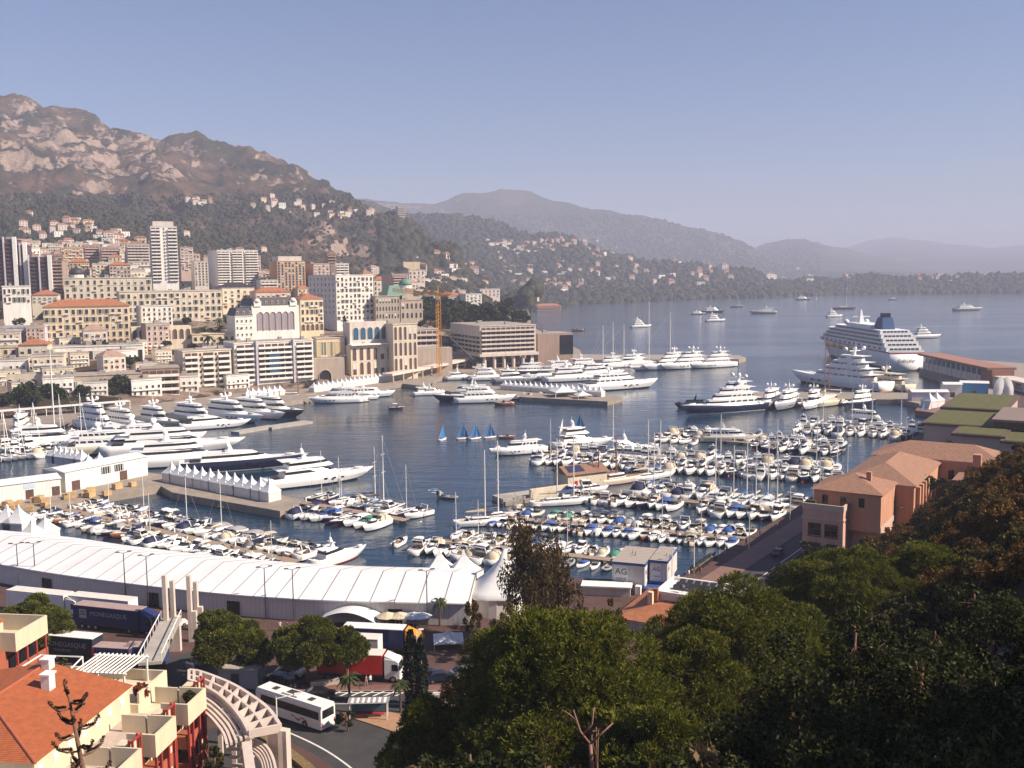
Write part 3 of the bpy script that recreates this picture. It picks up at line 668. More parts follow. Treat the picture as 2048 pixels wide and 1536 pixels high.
# -- blocks higher on the slope
for x0, x1, yt, yb, d, fl, st, c, rf, lb in [
        (124, 168, 495, 536, 980, 6, 'grid', 'orange', 'flat', 'orange brown apartment block among the hillside blocks behind the grand hotel'),
        (170, 200, 490, 520, 1010, 5, 'strip', 'rose', 'flat', 'pinkish strip balcony block right of the orange brown hillside block'),
        (203, 240, 494, 524, 1000, 5, 'strip', 'rose', 'flat', 'rosy balcony slab left of the grey hillside trees'),
        (255, 300, 488, 524, 1000, 6, 'strip', 'pale', 'flat', 'pale balcony slab directly left of the tallest tower'),
        (88, 128, 508, 536, 960, 4, 'strip', 'brown', 'flat', 'brown slab with flat roof left of the orange brown hillside block'),
        (140, 180, 524, 552, 880, 4, 'grid', 'orange', 'hip', 'orange house with tiled roof behind the long upper hotel'),
        (186, 218, 528, 556, 870, 4, 'grid', 'cream', 'flat', 'white and pink block behind the left end of the long upper hotel'),
        (220, 262, 530, 556, 870, 3, 'grid', 'rose', 'hip', 'rose house with a steep dark gable behind the long upper hotel'),
        (362, 388, 494, 540, 900, 8, 'grid', 'rose', 'flat', 'slender rose block tucked behind the tallest tower'),
        (518, 548, 540, 572, 880, 5, 'grid', 'rose', 'flat', 'rose block between the twin tower and the orange brown tower'),
        (522, 556, 560, 588, 800, 4, 'strip', 'white', 'flat', 'white balcony block at the foot of the orange brown tower'),
        (748, 784, 560, 592, 900, 3, 'grid', 'cream', 'hip', 'cream house with gable roof between the tall hotel and the brown slab'),
        (818, 850, 540, 566, 1150, 3, 'grid', 'pale', 'flat', 'pale block below the plain yellow block'),
        (850, 888, 588, 620, 1000, 4, 'grid', 'white', 'hip', 'white hotel with tiled roof behind the crane mast'),
        (882, 930, 592, 622, 990, 4, 'grid', 'grey', 'hip', 'grey shaded hotel wing right of the crane mast'),
        (932, 964, 588, 622, 985, 6, 'grid', 'white', 'flat', 'bright white end block of the beach hotel above the dark trees'),
        (1074, 1122, 612, 618, 1720, 2, 'strip', 'brown', 'hip', 'red roofed beach club beside the small dark headland'),
        (960, 1000, 578, 594, 1300, 2, 'grid', 'pale', 'flat', 'pale beach apartment house right of the white beach hotel')]:
    bld('hillside_block', lb, x0, x1, yt, yb, d, 26, 16, fl, max(3, int((x1 - x0) / 7)), st, c, rf, base=3 if x0 == 1074 else 30)
# -- terrace and road structures
def road_deck(name, label, pts, z, wid, thick=1.2):
    t = thing(name, label, 'flyover', pts[0]); mb = MB()
    for a, c in zip(pts, pts[1:]):
        u = (c - a); u.z = 0; u.normalize(); q = Vector((-u.y, u.x, 0)) * wid
        A, Bq = a - pts[0], c - pts[0]
        mb.loft([[A, A + q, A + q + Vector((0, 0, thick)), A + Vector((0, 0, thick))], [Bq, Bq + q, Bq + q + Vector((0, 0, thick)), Bq + Vector((0, 0, thick))]])
    mb.build('deck', WALL('pale'), t)
    mb = MB()
    for a, c in zip(pts, pts[1:]):
        for k in range(5):
            p = a.lerp(c, k / 5) - pts[0]; mb.cyl(p.x, p.y + 2, -z, p.z, .6, .6, 8)
    tag(mb.build('pier', WALL('stone'), t), kind='stuff')
road_deck('flyover', 'pale concrete road flyover running behind the orange crane to the hotel', [at(785, 752, 6), at(880, 734, 6.5), at(960, 716, 7)], 5, 7)
# ---------------------------------------------------------------- houses scattered over the slopes
def house_proto(k):
    wcol = ['cream', 'white', 'pink', 'yellow', 'pale'][k % 5]; w_, d_, h_ = [(10, 8, 6), (14, 9, 7), (9, 9, 9), (16, 10, 6), (12, 9, 10)][k % 5]
    t = thing('hillside_house', 'x', 'house')
    mb = MB(); mb.box(-w_ / 2, w_ / 2, -d_ / 2, d_ / 2, -8, h_, 0)
    for f in range(h_ // 3):
        for q in range(3): mb.box(-w_ / 2 + w_ * (q + .3) / 3, -w_ / 2 + w_ * (q + .65) / 3, -d_ / 2 - .05, -d_ / 2, f * 3 + .9, f * 3 + 2.3, 1)
    mb.build('wall', [WALL(wcol), SHUT], t)
    rb = MB(); o = .5
    if k % 5 == 1: rb.box(-w_ / 2 - .2, w_ / 2 + .2, -d_ / 2 - .2, d_ / 2 + .2, h_, h_ + .5)
    else:
        i = rb.pts([(-w_ / 2 - o, -d_ / 2 - o, h_), (w_ / 2 + o, -d_ / 2 - o, h_), (w_ / 2 + o, d_ / 2 + o, h_), (-w_ / 2 - o, d_ / 2 + o, h_), (-w_ / 4, 0, h_ + 2.4), (w_ / 4, 0, h_ + 2.4)])
        for f in ((0, 1, 5, 4), (1, 2, 5), (2, 3, 4, 5), (3, 0, 4), (3, 2, 1, 0)): rb.face([i + q for q in f])
    rb.build('roof', ROOFF if k % 5 == 1 else M('far_tiles', (.27, .125, .075), .85, .2, .5), t)
    return t
ROOFH = M('far_tiles', (.27, .125, .075), .85, .2, .5)
HP = [house_proto(k) for k in range(5)]; HUSED = [False] * 5
hr = random.Random(11)
KD = ['small cream house with tiled roof', 'flat roofed white house', 'pink house with tiled roof', 'long yellow house with tiled roof', 'tall pale house with tiled roof']
def houses(n, reg, where, grp, sc=(1, 1.3), clump=None, kinds=(0, 1, 1, 4, 4, 2, 3)):
    for _ in range(n):
        for _try in range(12):
            if clump: cx, cy, sx, sy = hr.choice(clump); px, py = hr.gauss(cx, sx), hr.gauss(cy, sy)
            else: px, py = hr.uniform(reg[0], reg[1]), hr.uniform(reg[2], reg[3])
            p = hit(px, py)
            if p is not None and p.z > 3: break
        else: continue
        k = hr.choice(kinds); s = hr.uniform(*sc); rz = R(hr.uniform(10, 50)); lb = f'{KD[k]} {where}'
        if not HUSED[k]:
            HUSED[k] = True; o = HP[k]; o.location = p; o.rotation_euler = (0, 0, rz); o.scale = (s, s, s); o['label'] = lb; o['group'] = grp
        else: dup(HP[k], p, rz, s, lb, grp)
houses(100, (50, 300, 440, 545), 'on the wooded slope above the left towers', 'houses above the left towers', (.65, 1.0), [(150, 462, 50, 8), (200, 482, 60, 10), (90, 455, 40, 10), (250, 500, 60, 18), (330, 520, 60, 20), (100, 500, 60, 20), (420, 520, 60, 14)])
houses(44, None, 'along the ridge road high on the mountain', 'houses along the mountain ridge road', (.6, .95), [(560, 408, 30, 5), (640, 412, 35, 5), (700, 428, 40, 4), (770, 432, 25, 5), (400, 406, 15, 4)])
houses(66, None, 'in the dense old village on the middle hill', 'village houses on the middle hill', (.9, 1.3), [(1010, 490, 18, 5), (1060, 497, 22, 6), (1100, 487, 20, 5), (1150, 492, 25, 6), (1040, 503, 30, 6), (1200, 500, 20, 7)])
houses(90, None, 'on the green slope below the old village', 'houses below the old village', (.85, 1.4), [(900, 535, 40, 14), (980, 545, 40, 16), (1060, 565, 40, 14), (1130, 565, 40, 14), (1180, 530, 50, 14), (1250, 545, 50, 14), (880, 560, 30, 12), (1120, 580, 40, 8)])
houses(46, None, 'near the shore toward the low headland', 'houses toward the headland', (1.2, 2.0), [(1340, 540, 50, 10), (1440, 545, 50, 10), (1530, 552, 20, 6), (1380, 560, 60, 12), (1300, 555, 40, 10), (1640, 560, 40, 4), (1900, 560, 60, 6)])
bld('lookout_hotel', 'round tower like hotel on the spur end of the mountain ridge', 795, 811, 411, 438, 1880, 20, 14, 6, 3, 'strip', 'pale', 'flat', cat='hotel', base=20)
# ---------------------------------------------------------------- town trees
def tuft_cloud(rg, n, pts, size, nb=2):
    """n leaf quads scattered on given points"""
    P = pts[rg.randint(0, len(pts), n)] if len(pts) != n else pts
    a = rg.normal(size=(n, 3)); a /= np.linalg.norm(a, axis=1)[:, None]
    b = np.cross(a, rg.normal(size=(n, 3))); b /= np.linalg.norm(b, axis=1)[:, None]
    s = size * rg.uniform(.6, 1.3, (n, 1))
    V = np.stack([P - a * s - b * s * .6, P + a * s - b * s * .6, P + a * s + b * s * .6, P - a * s + b * s * .6], 1).reshape(-1, 3)
    return V, np.arange(n * 4).reshape(-1, 4)
TOWNLEAF = leafmat('town_leaves', (.018, .026, .010), (.065, .078, .028))
CYPLEAF = leafmat('cypress_leaves', (.008, .014, .007), (.022, .032, .014))
PALMLEAF = leafmat('palm_leaves', (.03, .045, .015), (.07, .085, .03))
BARK = M('bark', (.10, .065, .045), .95, .3, 3, .5)
def round_tree(seed, r=3.2, h=4.0, n=420, flat=.75, leaf=TOWNLEAF, size=.55, name='town_tree'):
    rg = np.random.RandomState(seed); t = thing(name, 'x', 'tree')
    L = rg.normal(size=(14, 3)); L /= np.linalg.norm(L, axis=1)[:, None]; L[:, 2] = np.abs(L[:, 2]) * 1.0 - .15
    cl = L * r * .62; u = rg.normal(size=(n, 3)); u /= np.linalg.norm(u, axis=1)[:, None]
    P = cl[rg.randint(0, 14, n)] + u * r * .42; P[:, 2] *= flat; P[:, 2] += h + r * .4
    V, F = tuft_cloud(rg, n, P, size); arr('crown', V, F, leaf, t)
    mb = MB(); mb.tube([(0, 0, -1.5), (.1, 0, h * .6), (0, .1, h + r * .5)], [.3, .22, .1], 6)
    for k in range(4):
        a = k * 1.6; mb.tube([(0, 0, h * .6), (math.cos(a) * r * .5, math.sin(a) * r * .5, h + r * .35)], [.14, .05], 5)
    mb.build('trunk', BARK, t); return t
def cypress(seed, h=11, r=1.1, n=700):
    rg = np.random.RandomState(seed); t = thing('cypress_tree', 'x', 'tree')
    z = rg.uniform(.04, 1, n); a = rg.uniform(0, 6.283, n); rr = r * np.sin(np.pi * np.clip(z * .8 + .18, 0, 1)) ** .8 * rg.uniform(.75, 1, n)
    V, F = tuft_cloud(rg, n, np.stack([rr * np.cos(a), rr * np.sin(a), z * h], 1), .32); arr('crown', V, F, CYPLEAF, t)
    mb = MB(); mb.cyl(0, 0, -1, h * .8, .22, .05, 6); mb.build('trunk', BARK, t); return t
def palm(h=7, n=18, L=2.6, name='palm_tree'):
    t = thing(name, 'x', 'palm'); mb = MB(); mb.tube([(0, 0, -.6), (.1, 0, h * .5), (0, 0, h)], [.32, .24, .26], 8); mb.build('trunk', BARK, t)
    mb = MB(); rr = random.Random(5)
    for k in range(n):
        a = k * 2.4; up = rr.uniform(-.3, 1.1); pts = []
        for j in range(6):
            s = j / 5; pts.append(Vector((math.cos(a) * L * s, math.sin(a) * L * s, h + L * (up * s - 1.0 * s * s))))
        sd = Vector((-math.sin(a), math.cos(a), 0))
        for j in range(5):
            w0, w1 = [.1, .32, .36, .3, .2, .03][j], [.1, .32, .36, .3, .2, .03][j + 1]
            for sgn in (1, -1):
                mb.poly([pts[j], pts[j + 1], pts[j + 1] + sd * sgn * w1 - Vector((0, 0, w1 * .5)), pts[j] + sd * sgn * w0 - Vector((0, 0, w0 * .5))])
    mb.build('frond_crown', PALMLEAF, t); return t
TT = [round_tree(k, [3.4, 4.4, 2.8][k], [3.5, 5, 2.6][k]) for k in range(3)]; CY = cypress(1); PL = palm()
TU = {}
def plant(proto, p, rz, s, label, grp=None):
    if proto.name not in TU:
        TU[proto.name] = 1; proto.location = p; proto.rotation_euler = (0, 0, rz); proto.scale = (s, s, s); proto['label'] = label
        if grp: proto['group'] = grp
        return proto
    return dup(proto, p, rz, s, label, grp)
tr = random.Random(5)
for k, (px, py) in enumerate([(20, 822), (55, 818), (72, 820), (105, 812), (118, 812), (170, 808), (185, 806), (205, 804), (222, 804), (245, 800), (258, 800), (272, 799)]):
    plant(TT[k % 2], at(px, py + 4, 1.6), tr.uniform(0, 6), tr.uniform(1.0, 1.35), 'round dark tree in the row along the left quay front', 'quay front trees')
for k in range(46):
    px = tr.uniform(850, 1045); py = 622 + (px - 850) * .05 + tr.uniform(0, 28); d = 690 + (650 - py) * 4
    p = hit(px, py + 8) or atY(px, py + 8, d)
    plant(TT[k % 3], p, tr.uniform(0, 6), tr.uniform(1.2, 2.0), 'dark dense tree in the park belt behind the concrete hotel', 'park trees behind the concrete hotel')
for k in range(40):
    px = tr.uniform(655, 850); py = 632 + tr.uniform(0, 22)
    p = hit(px, py + 6)
    if p is not None: plant(TT[k % 3], p, tr.uniform(0, 6), tr.uniform(.7, 1.2), 'garden tree on the terrace below the tall hotel', 'terrace garden trees')
for k, (px, py) in enumerate([(684, 655), (706, 655), (725, 655), (424, 690), (408, 692), (440, 690), (418, 715), (445, 716), (440, 672), (395, 700)]):
    p = hit(px, py) or atY(px, py, 640); p.z += .2
    plant(PL, p, tr.uniform(0, 6), tr.uniform(1.2, 1.7), 'palm rising from the garden terraces of the town', 'palms on the town terraces')
for px, py in [(686, 650), (734, 650), (751, 648), (690, 668)]:
    plant(CY, hit(px, py) or atY(px, py, 650), 0, tr.uniform(1.0, 1.3), 'slim dark cypress in front of the tall hotel', 'cypresses before the tall hotel')
for k in range(46):
    px = tr.uniform(0, 560); py = tr.choice([tr.uniform(700, 720), tr.uniform(735, 752), tr.uniform(652, 668), tr.uniform(600, 615)])
    p = hit(px, py)
    if p is not None: plant(TT[k % 3], p, tr.uniform(0, 6), tr.uniform(.55, 1.0), 'small tree between the town buildings', 'trees between the town buildings')
# ---------------------------------------------------------------- cranes
ORNG = M('crane_orange', (.62, .30, .05), .5, .1)
t = thing('tower_crane', 'orange lattice tower crane standing on the quay beside the flyover', 'crane', at(879, 752, 2), R(12))
p0 = t.location; htop = atY(877, 592, p0.y).z - 2
def lattice(mb, a, b, w, n, r=.12):
    a, b = Vector(a), Vector(b); d = (b - a).normalized(); s = d.orthogonal().normalized() * w / 2; q = d.cross(s)
    cs = [s + q, s - q, -s - q, -s + q]
    for c in cs: mb.tube([a + c, b + c], r, 4)
    for k in range(n):
        for j in range(4): mb.tube([a.lerp(b, k / n) + cs[j], a.lerp(b, (k + 1) / n) + cs[(j + 1) % 4]], r * .6, 4)
mb = MB(); lattice(mb, (0, 0, 0), (0, 0, htop), 2.0, 22, .2); mb.build('mast', ORNG, t)
mb = MB(); lattice(mb, (0, 0, htop + .8), (-24, 26, htop + 3.5), 1.4, 14, .16); lattice(mb, (0, 0, htop + .8), (7, -7, htop + .8), 1.4, 4, .16); mb.tube([(0, 0, htop), (0, 0, htop + 6)], .25, 5)
mb.tube([(0, 0, htop + 6), (-18, 19, htop + 3.4)], .08, 4); mb.tube([(0, 0, htop + 6), (6, -6, htop + 1.2)], .08, 4); mb.build('jib', ORNG, t)
mb = MB(); mb.box(-1, 1, -1.2, 1.2, htop - 2.2, htop - .2); mb.build('cab', WPAINT, t)
mb = MB(); mb.box(5, 7.5, -7.5, -5, htop - 1.6, htop + .2); mb.build('counterweight', CONC, t)
for nm, lb, a, b, dz, m in [('mobile_crane', 'white telescopic crane boom leaning up in front of the concrete hotel', (1027, 731), (985, 650), 562, WPAINT), ('mobile_crane', 'dark telescopic crane boom leaning left behind the quay boats', (958, 738), (897, 672), 556, DARKM)]:
    A = at(a[0], a[1], 2); Bq = atY(b[0], b[1], A.y + 4); t = thing(nm, lb, 'crane', A); v = Bq - A
    mb = MB(); mb.tube([(0, 0, 2.5), v * .5 + Vector((0, 0, 1.2))], .75, 8); mb.tube([v * .45 + Vector((0, 0, 1.3)), v], .5, 8); mb.build('boom', m, t)
    mb = MB(); mb.box(-4, 4, -1.3, 1.3, .8, 1.8); mb.box(-1.5, 1.5, -1.2, 1.2, 1.8, 3.2); mb.box(2.6, 4, -1.25, 1.25, 1.8, 3); mb.build('carrier', WPAINT, t)
    for x in (-3, -1.2, 1.4, 3.1):
        for y in (-1.3, 1.05):
            mb = MB(); mb.tube([(x, y, .55), (x, y + .28, .55)], .55, 10); mb.build('wheel', BLACK, t)

# ---------------------------------------------------------------- small town houses filling the terraces
def town_proto(k):
    w_, d_, h_, c, rf = [(14, 12, 11, 'cream', 'f'), (11, 11, 13, 'yellow', 't'), (16, 12, 9, 'white', 'f'), (12, 12, 14, 'pale', 't'), (18, 13, 10, 'cream', 't'), (13, 12, 16, 'rose', 'f')][k]
    t = thing('town_house', 'x', 'building'); mb = MB(); mb.box(-w_ / 2, w_ / 2, 0, d_, -10, h_); mb.box(-w_ / 2 - .3, w_ / 2 + .3, -.3, d_ + .3, h_ - .5, h_ - .002); mb.build('wall', WALL(c), t)
    fl = int(h_ / 3.1); nb = int(w_ / 2.8); wv = [win_mesh(1.2, 1.9, var=q) for q in range(5)]; wr = random.Random(k)
    for f in range(fl):
        for q in range(nb): obj('window', wv[wr.choice([0, 0, 1, 3, 2, 4] if k % 2 else [0, 0, 1, 1])], t, (-w_ / 2 + (q + .5) * w_ / nb, 0, f * 3.1 + .7))
        if f and k % 2 == 0:
            mb = MB(); mb.box(-w_ / 2 + .6, w_ / 2 - .6, -1.0, -.31, f * 3.1, f * 3.1 + .15); mb.box(-w_ / 2 + .6, w_ / 2 - .6, -1.0, -.92, f * 3.1 + .151, f * 3.1 + 1.0); mb.build('balcony', WALL('white'), t)
    mb = MB(); rh = 2.6
    if rf == 'f' or k == 4: mb.box(-w_ / 2, w_ / 2, 0, d_, h_, h_ + .7); mb.box(-1, 2, 3, 6, h_ + .701, h_ + 2.4); mb.build('roof', ROOFF, t)
    else:
        i = mb.pts([(-w_ / 2 - .5, -.5, h_), (w_ / 2 + .5, -.5, h_), (w_ / 2 + .5, d_ + .5, h_), (-w_ / 2 - .5, d_ + .5, h_), (-w_ / 5, d_ / 2, h_ + rh), (w_ / 5, d_ / 2, h_ + rh)])
        for f in ((0, 1, 5, 4), (1, 2, 5), (2, 3, 4, 5), (3, 0, 4), (3, 2, 1, 0)): mb.face([i + q for q in f])
        mb.build('roof', ROOFT if k == 1 else M('rosy_roof', (.34, .22, .17), .85, .2, .6), t)
    return t
TP = [town_proto(k) for k in range(6)]; TPU = set()
TLAB = ['cream flat roofed town house with white balconies', 'yellow town house with tiled roof', 'white flat roofed town house with balconies', 'tall pale town house with tiled roof', 'wide cream town house with white balcony rows', 'tall rose town house with flat roof']
fr = random.Random(31); placed = []
for reg, n, where in [((0, 480, 690, 800), 32, 'on the harbour terraces'), ((0, 700, 545, 605), 64, 'among the upper town blocks'), ((480, 860, 555, 650), 28, 'behind the palaces'), ((0, 340, 500, 560), 52, 'on the slope behind the towers'), ((680, 960, 565, 615), 16, 'toward the beach')]:
    for _ in range(n):
        for _try in range(14):
            p = hit(fr.uniform(reg[0], reg[1]), fr.uniform(reg[2], reg[3]))
            if p is not None and p.z > 3 and all((p - q).length > 13.5 for q in placed): break
        else: continue
        placed.append(p); k = fr.choice([0, 0, 1, 2, 2, 3, 4, 4, 5]); lb = f'{TLAB[k]} {where}'; rz = R(fr.uniform(18, 40)); s = fr.uniform(.85, 1.25) * (.72 if 'harbour' in where else 1)
        if k not in TPU: TPU.add(k); o = TP[k]; o.location = p; o.rotation_euler = (0, 0, rz); o['label'] = lb; o['group'] = 'town houses ' + where
        else: dup(TP[k], p, rz, s, lb, 'town houses ' + where)
# ================================================================ boats
PONT = stripes('pontoon_planks', (.33, .25, .18), (.12, .09, .07), .9, 'X', .85, .12)
def stations(L, B, H, n, full, sternw, rake, sheer=.3, pw=2.2):
    S = []
    for i in range(n + 1):
        s = i / n; tt = max(0, (s - full) / (1 - full))
        b = B / 2 * (sternw + (1 - sternw) * math.sin(min(1, s / full) * math.pi / 2)) if s < full else B / 2 * (1 - tt ** pw)
        S.append((s, -L / 2 + L * s, max(b, .02), H * (1 + sheer * s * s), rake * L * tt ** 2))
    return S
def hull_part(par, L, B, H, mats, n=9, full=.5, sternw=.9, rake=.1, sheer=.3, draft=.3, pw=2.2, name='hull'):
    """mats: side, waterline stripe, rim"""
    S = stations(L, B, H, n, full, sternw, rake, sheer, pw); rings = []
    for s, x, b, z, rk in S:
        bw = b * (.86 - .3 * max(0, (s - full) / (1 - full)))
        hf = [(x - rk, 0, -draft), (x - rk, bw, -.06), (x - rk * .9, bw * .7 + b * .3 + .0, z * .14), (x - rk * .4, bw * .35 + b * .65, z * .5), (x, b, z)]
        rings.append(hf + [(x, max(b - .12, 0.005), z + .03)] + [(x, -max(b - .12, 0.005), z + .03)] + [(a, -c, d) for a, c, d in hf[:0:-1]])
    mb = MB(); N = len(rings[0]); ids = [mb.pts(r) for r in rings]
    mi = [1, 1, 0, 0, 2, None, 2, 0, 0, 1, 1]
    for a, c in zip(ids, ids[1:]):
        for k in range(N):
            m = mi[k] if k < len(mi) else 1
            if m is None: continue
            mb.face((a + k, c + k, c + (k + 1) % N, a + (k + 1) % N), m)
    mb.face([ids[0] + k for k in range(N)], 0)
    o = mb.build(name, mats, par, True)
    return S
def deck_part(par, S, mat, drop=.35, s0=.06, s1=.5, mat2=None, fore=.02, name='deck'):
    mb = MB(); rows = []
    for s, x, b, z, rk in S:
        bi = max(b - .14, .004)
        low = s0 <= s <= s1
        rows.append((s, x, bi, z, z - (drop if low else fore), low))
    ex = []
    for i, r in enumerate(rows):
        if i and rows[i - 1][5] != r[5]:
            x = r[1] - .01 if r[5] else rows[i - 1][1] + .01
            if r[5]: ex.append((r[0], r[1] - .01, r[2], r[3], rows[i - 1][4], False))
            else:
                p = rows[i - 1]; ex.append((p[0], p[1] + .01, p[2], p[3], r[4], False))
        ex.append(r)
    for a, c in zip(ex, ex[1:]):
        m = 1 if (a[5] and c[5]) else 0
        mb.poly([(a[1], -a[2], a[4]), (c[1], -c[2], c[4]), (c[1], c[2], c[4]), (a[1], a[2], a[4])], m)
        if a[5] or c[5]:
            for sg in (1, -1): mb.poly([(a[1], sg * a[2], a[3]), (c[1], sg * c[2], c[3]), (c[1], sg * c[2], c[4]), (a[1], sg * a[2], a[4])], 0)
    e = ex[0]; mb.poly([(e[1], -e[2], e[3]), (e[1], e[2], e[3]), (e[1], e[2], e[4]), (e[1], -e[2], e[4])], 0)
    mb.build(name, [mat, mat2 or mat], par)
def house_ring(x0, x1, w0, w1, rf, ra, inset, tt, z, nose=.25, grow=0):
    """plan of a cabin at height fraction tt: x0 aft, x1 fore"""
    xa, xf = x0 + ra * tt - grow, x1 - rf * tt + grow; a, c = w0 / 2 - inset * tt + grow, w1 / 2 - inset * tt + grow
    nl = (x1 - x0) * nose
    return [(xa, -a, z), (xf - nl, -(a * .35 + c * .65), z), (xf - nl * .35, -c * .82, z), (xf, -c * .35, z), (xf, c * .35, z), (xf - nl * .35, c * .82, z), (xf - nl, a * .35 + c * .65, z), (xa, a, z)]
def cabin(par, x0, x1, w0, w1, z0, z1, rf, ra, inset, mat, band=(.35, .8), glass=GLASS, name='cabin', nose=.3, over=0, overmat=None, mull=0):
    mb = MB(); Rg = lambda tt, g=0: house_ring(x0, x1, w0, w1, rf, ra, inset, tt, z0 + (z1 - z0) * tt, nose, g)
    mb.loft([Rg(0), Rg(1)], 0, False, True); c = mb.build(name, mat, par, False)
    if band:
        mb = MB(); mb.loft([Rg(band[0], .025), Rg(band[1], .025)], 0, False, False)
        g = mb.build('window_band', glass, c)
        if mull:
            mb = MB(); A, Bq = Rg(band[0], .045), Rg(band[1], .045)
            for k in range(mull):
                f = (k + .5) / mull
                for i, j in ((0, 1), (7, 6)):
                    p, q = Vector(A[i]).lerp(Vector(A[j]), f), Vector(Bq[i]).lerp(Vector(Bq[j]), f); wv = (x1 - x0) / mull * .07
                    mb.poly([p - Vector((wv, 0, 0)), p + Vector((wv, 0, 0)), q + Vector((wv, 0, 0)), q - Vector((wv, 0, 0))])
            tag(mb.build('window_post', mat, c), kind='stuff')
    if over:
        A = Rg(1, .12); A = [(x - (over if x < x0 + ra + .5 else 0), y, z) for x, y, z in A]
        mb = MB(); mb.loft([[(x, y, z + .001) for x, y, z in A], [(x, y, z + .16) for x, y, z in A]]); mb.build('roof', overmat or mat, c)
    return c
def rail(par, S, s0=.5, h=.6, name='railing'):
    mb = MB()
    for sg in (1, -1):
        P = [Vector((x - .05, sg * max(b - .08, 0), z + h)) for s, x, b, z, rk in S if s >= s0]
        if len(P) > 1: mb.tube(P, .025, 4)
        for p in P[::2]: mb.tube([p, p - Vector((0, 0, h))], .02, 4)
    mb.build(name, STEEL, par)
def outboard(par, L, n=1):
    for k in range(n):
        y = (k - (n - 1) / 2) * .6; mb = MB(); mb.loft([[(-L / 2 - .55, y - .2, .5), (-L / 2 - .05, y - .2, .5), (-L / 2 - .05, y + .2, .5), (-L / 2 - .55, y + .2, .5)], [(-L / 2 - .5, y - .17, 1.15), (-L / 2 - .12, y - .17, 1.2), (-L / 2 - .12, y + .17, 1.2), (-L / 2 - .5, y + .17, 1.15)]])
        mb.box(-L / 2 - .4, -L / 2 - .2, y - .07, y + .07, -.3, .5); mb.build('outboard_motor', DARKM, par)
def windshield(par, x, w, z, h=.55, rake=.5):
    mb = MB(); a = [(x - .9, -w / 2, z), (x, -w * .3, z), (x, w * .3, z), (x - .9, w / 2, z)]; c = [(x - .9 - rake * .6, -w / 2 * .95, z + h * .8), (x - rake, -w * .28, z + h), (x - rake, w * .28, z + h), (x - .9 - rake * .6, w / 2 * .95, z + h * .8)]
    for i in range(3): mb.poly([a[i], a[i + 1], c[i + 1], c[i]])
    mb.build('windshield', GLASS, par); mb = MB(); mb.tube(c, .03, 4); mb.build('windshield_frame', STEEL, par)
def cover(par, x0, x1, w, z0, z1, mat, name='canvas_cover'):
    mb = MB(); R_ = []
    for k in range(5):
        s = k / 4; x = x0 + (x1 - x0) * s; h = z0 + (z1 - z0) * math.sin(math.pi * (.18 + .7 * s)); ww = w / 2 * (1 - .12 * s)
        R_.append([(x, -ww, z0), (x, -ww * .75, z0 + (h - z0) * .75), (x, 0, h), (x, ww * .75, z0 + (h - z0) * .75), (x, ww, z0)])
    mb.loft(R_, 0, True, True, False); mb.build(name, mat, par, True)
def bimini(par, x0, x1, w, z, mat):
    mb = MB(); mb.loft([[(x0, -w / 2, z), (x0, 0, z + .18), (x0, w / 2, z)], [((x0 + x1) / 2, -w / 2, z + .1), ((x0 + x1) / 2, 0, z + .3), ((x0 + x1) / 2, w / 2, z + .1)], [(x1, -w / 2, z), (x1, 0, z + .18), (x1, w / 2, z)]], 0, False, False, False); mb.build('sunshade', mat, par)
    mb = MB()
    m_ = (x0 + x1) / 2; mb.tube([(x0, -w / 2, z), (m_, -w / 2, z - 1.2), (x1, -w / 2, z), (x1, w / 2, z), (m_, w / 2, z - 1.2), (x0, w / 2, z), (x0, -w / 2, z)], .025, 4)
    mb.build('sunshade_frame', STEEL, par)
def seats(par, x0, x1, w, z, mat):
    mb = MB(); mb.box(x0, x0 + .6, -w / 2, w / 2, z, z + .4); mb.box(x0 - .12, x0, -w / 2, w / 2, z, z + .75); mb.build('seat', mat, par)
    for q in (-.27, .27): mb = MB(); mb.box(x1 - .6, x1, w * q - w * .15, w * q + w * .15, z, z + .7); mb.build('seat', mat, par)
def mast(par, x, z0, h, boom, sailc=None, stay=None, r=.09, L=0, spread=1):
    mb = MB(); mb.tube([(x, 0, z0), (x, 0, z0 + h)], [r, r * .7], 6)
    for f in ((.45, .72) if spread else ()): mb.tube([(x, -.9, z0 + h * f), (x, .9, z0 + h * f)], r * .3, 4)
    mb.build('mast', WPAINT, par)
    mb = MB(); mb.tube([(x, 0, z0 + 1.1), (x - boom, 0, z0 + 1.15)], r * .8, 6); mb.build('boom', STEEL, par)
    if sailc:
        mb = MB(); mb.loft([[(x - .1 - boom * .9 * s, -.18 + .08 * s, z0 + 1.25), (x - .1 - boom * .9 * s, 0, z0 + 1.75 - .35 * s), (x - .1 - boom * .9 * s, .18 - .08 * s, z0 + 1.25)] for s in (0, .5, 1)]); mb.build('sail_cover', sailc, par)
    mb = MB(); mb.tube([(x, 0, z0 + h * .98), (L / 2 - .2, 0, z0 + .1)], r * .28, 4); mb.tube([(x, 0, z0 + h * .98), (-L / 2 + .2, 0, z0)], r * .2, 4); mb.build('rigging', STEEL, par)
HW = [WHITE, NAVY, WHITE]
def b_open(L, hullm=HW, cov=None, bim=None, eng=1, seatm=CREAMC):
    t = thing('motorboat', 'x', 'motorboat'); B = L * .36; S = hull_part(t, L, B, L * .11 + .1, hullm, 9, .5, .92, .1)
    H = S[0][3]; deck_part(t, S, WHITE, .5, .04, .56, CREAMC); windshield(t, L * .12, B * .8, S[5][3]); outboard(t, L, eng)
    if cov: cover(t, -L * .46, L * .14, B * .92, H, H + .75, cov)
    else: seats(t, -L * .36, L * .02, B * .7, H - .5, seatm)
    if bim: bimini(t, -L * .25, L * .06, B * .8, H + 1.6, bim)
    rail(t, S, .6, .35); return t
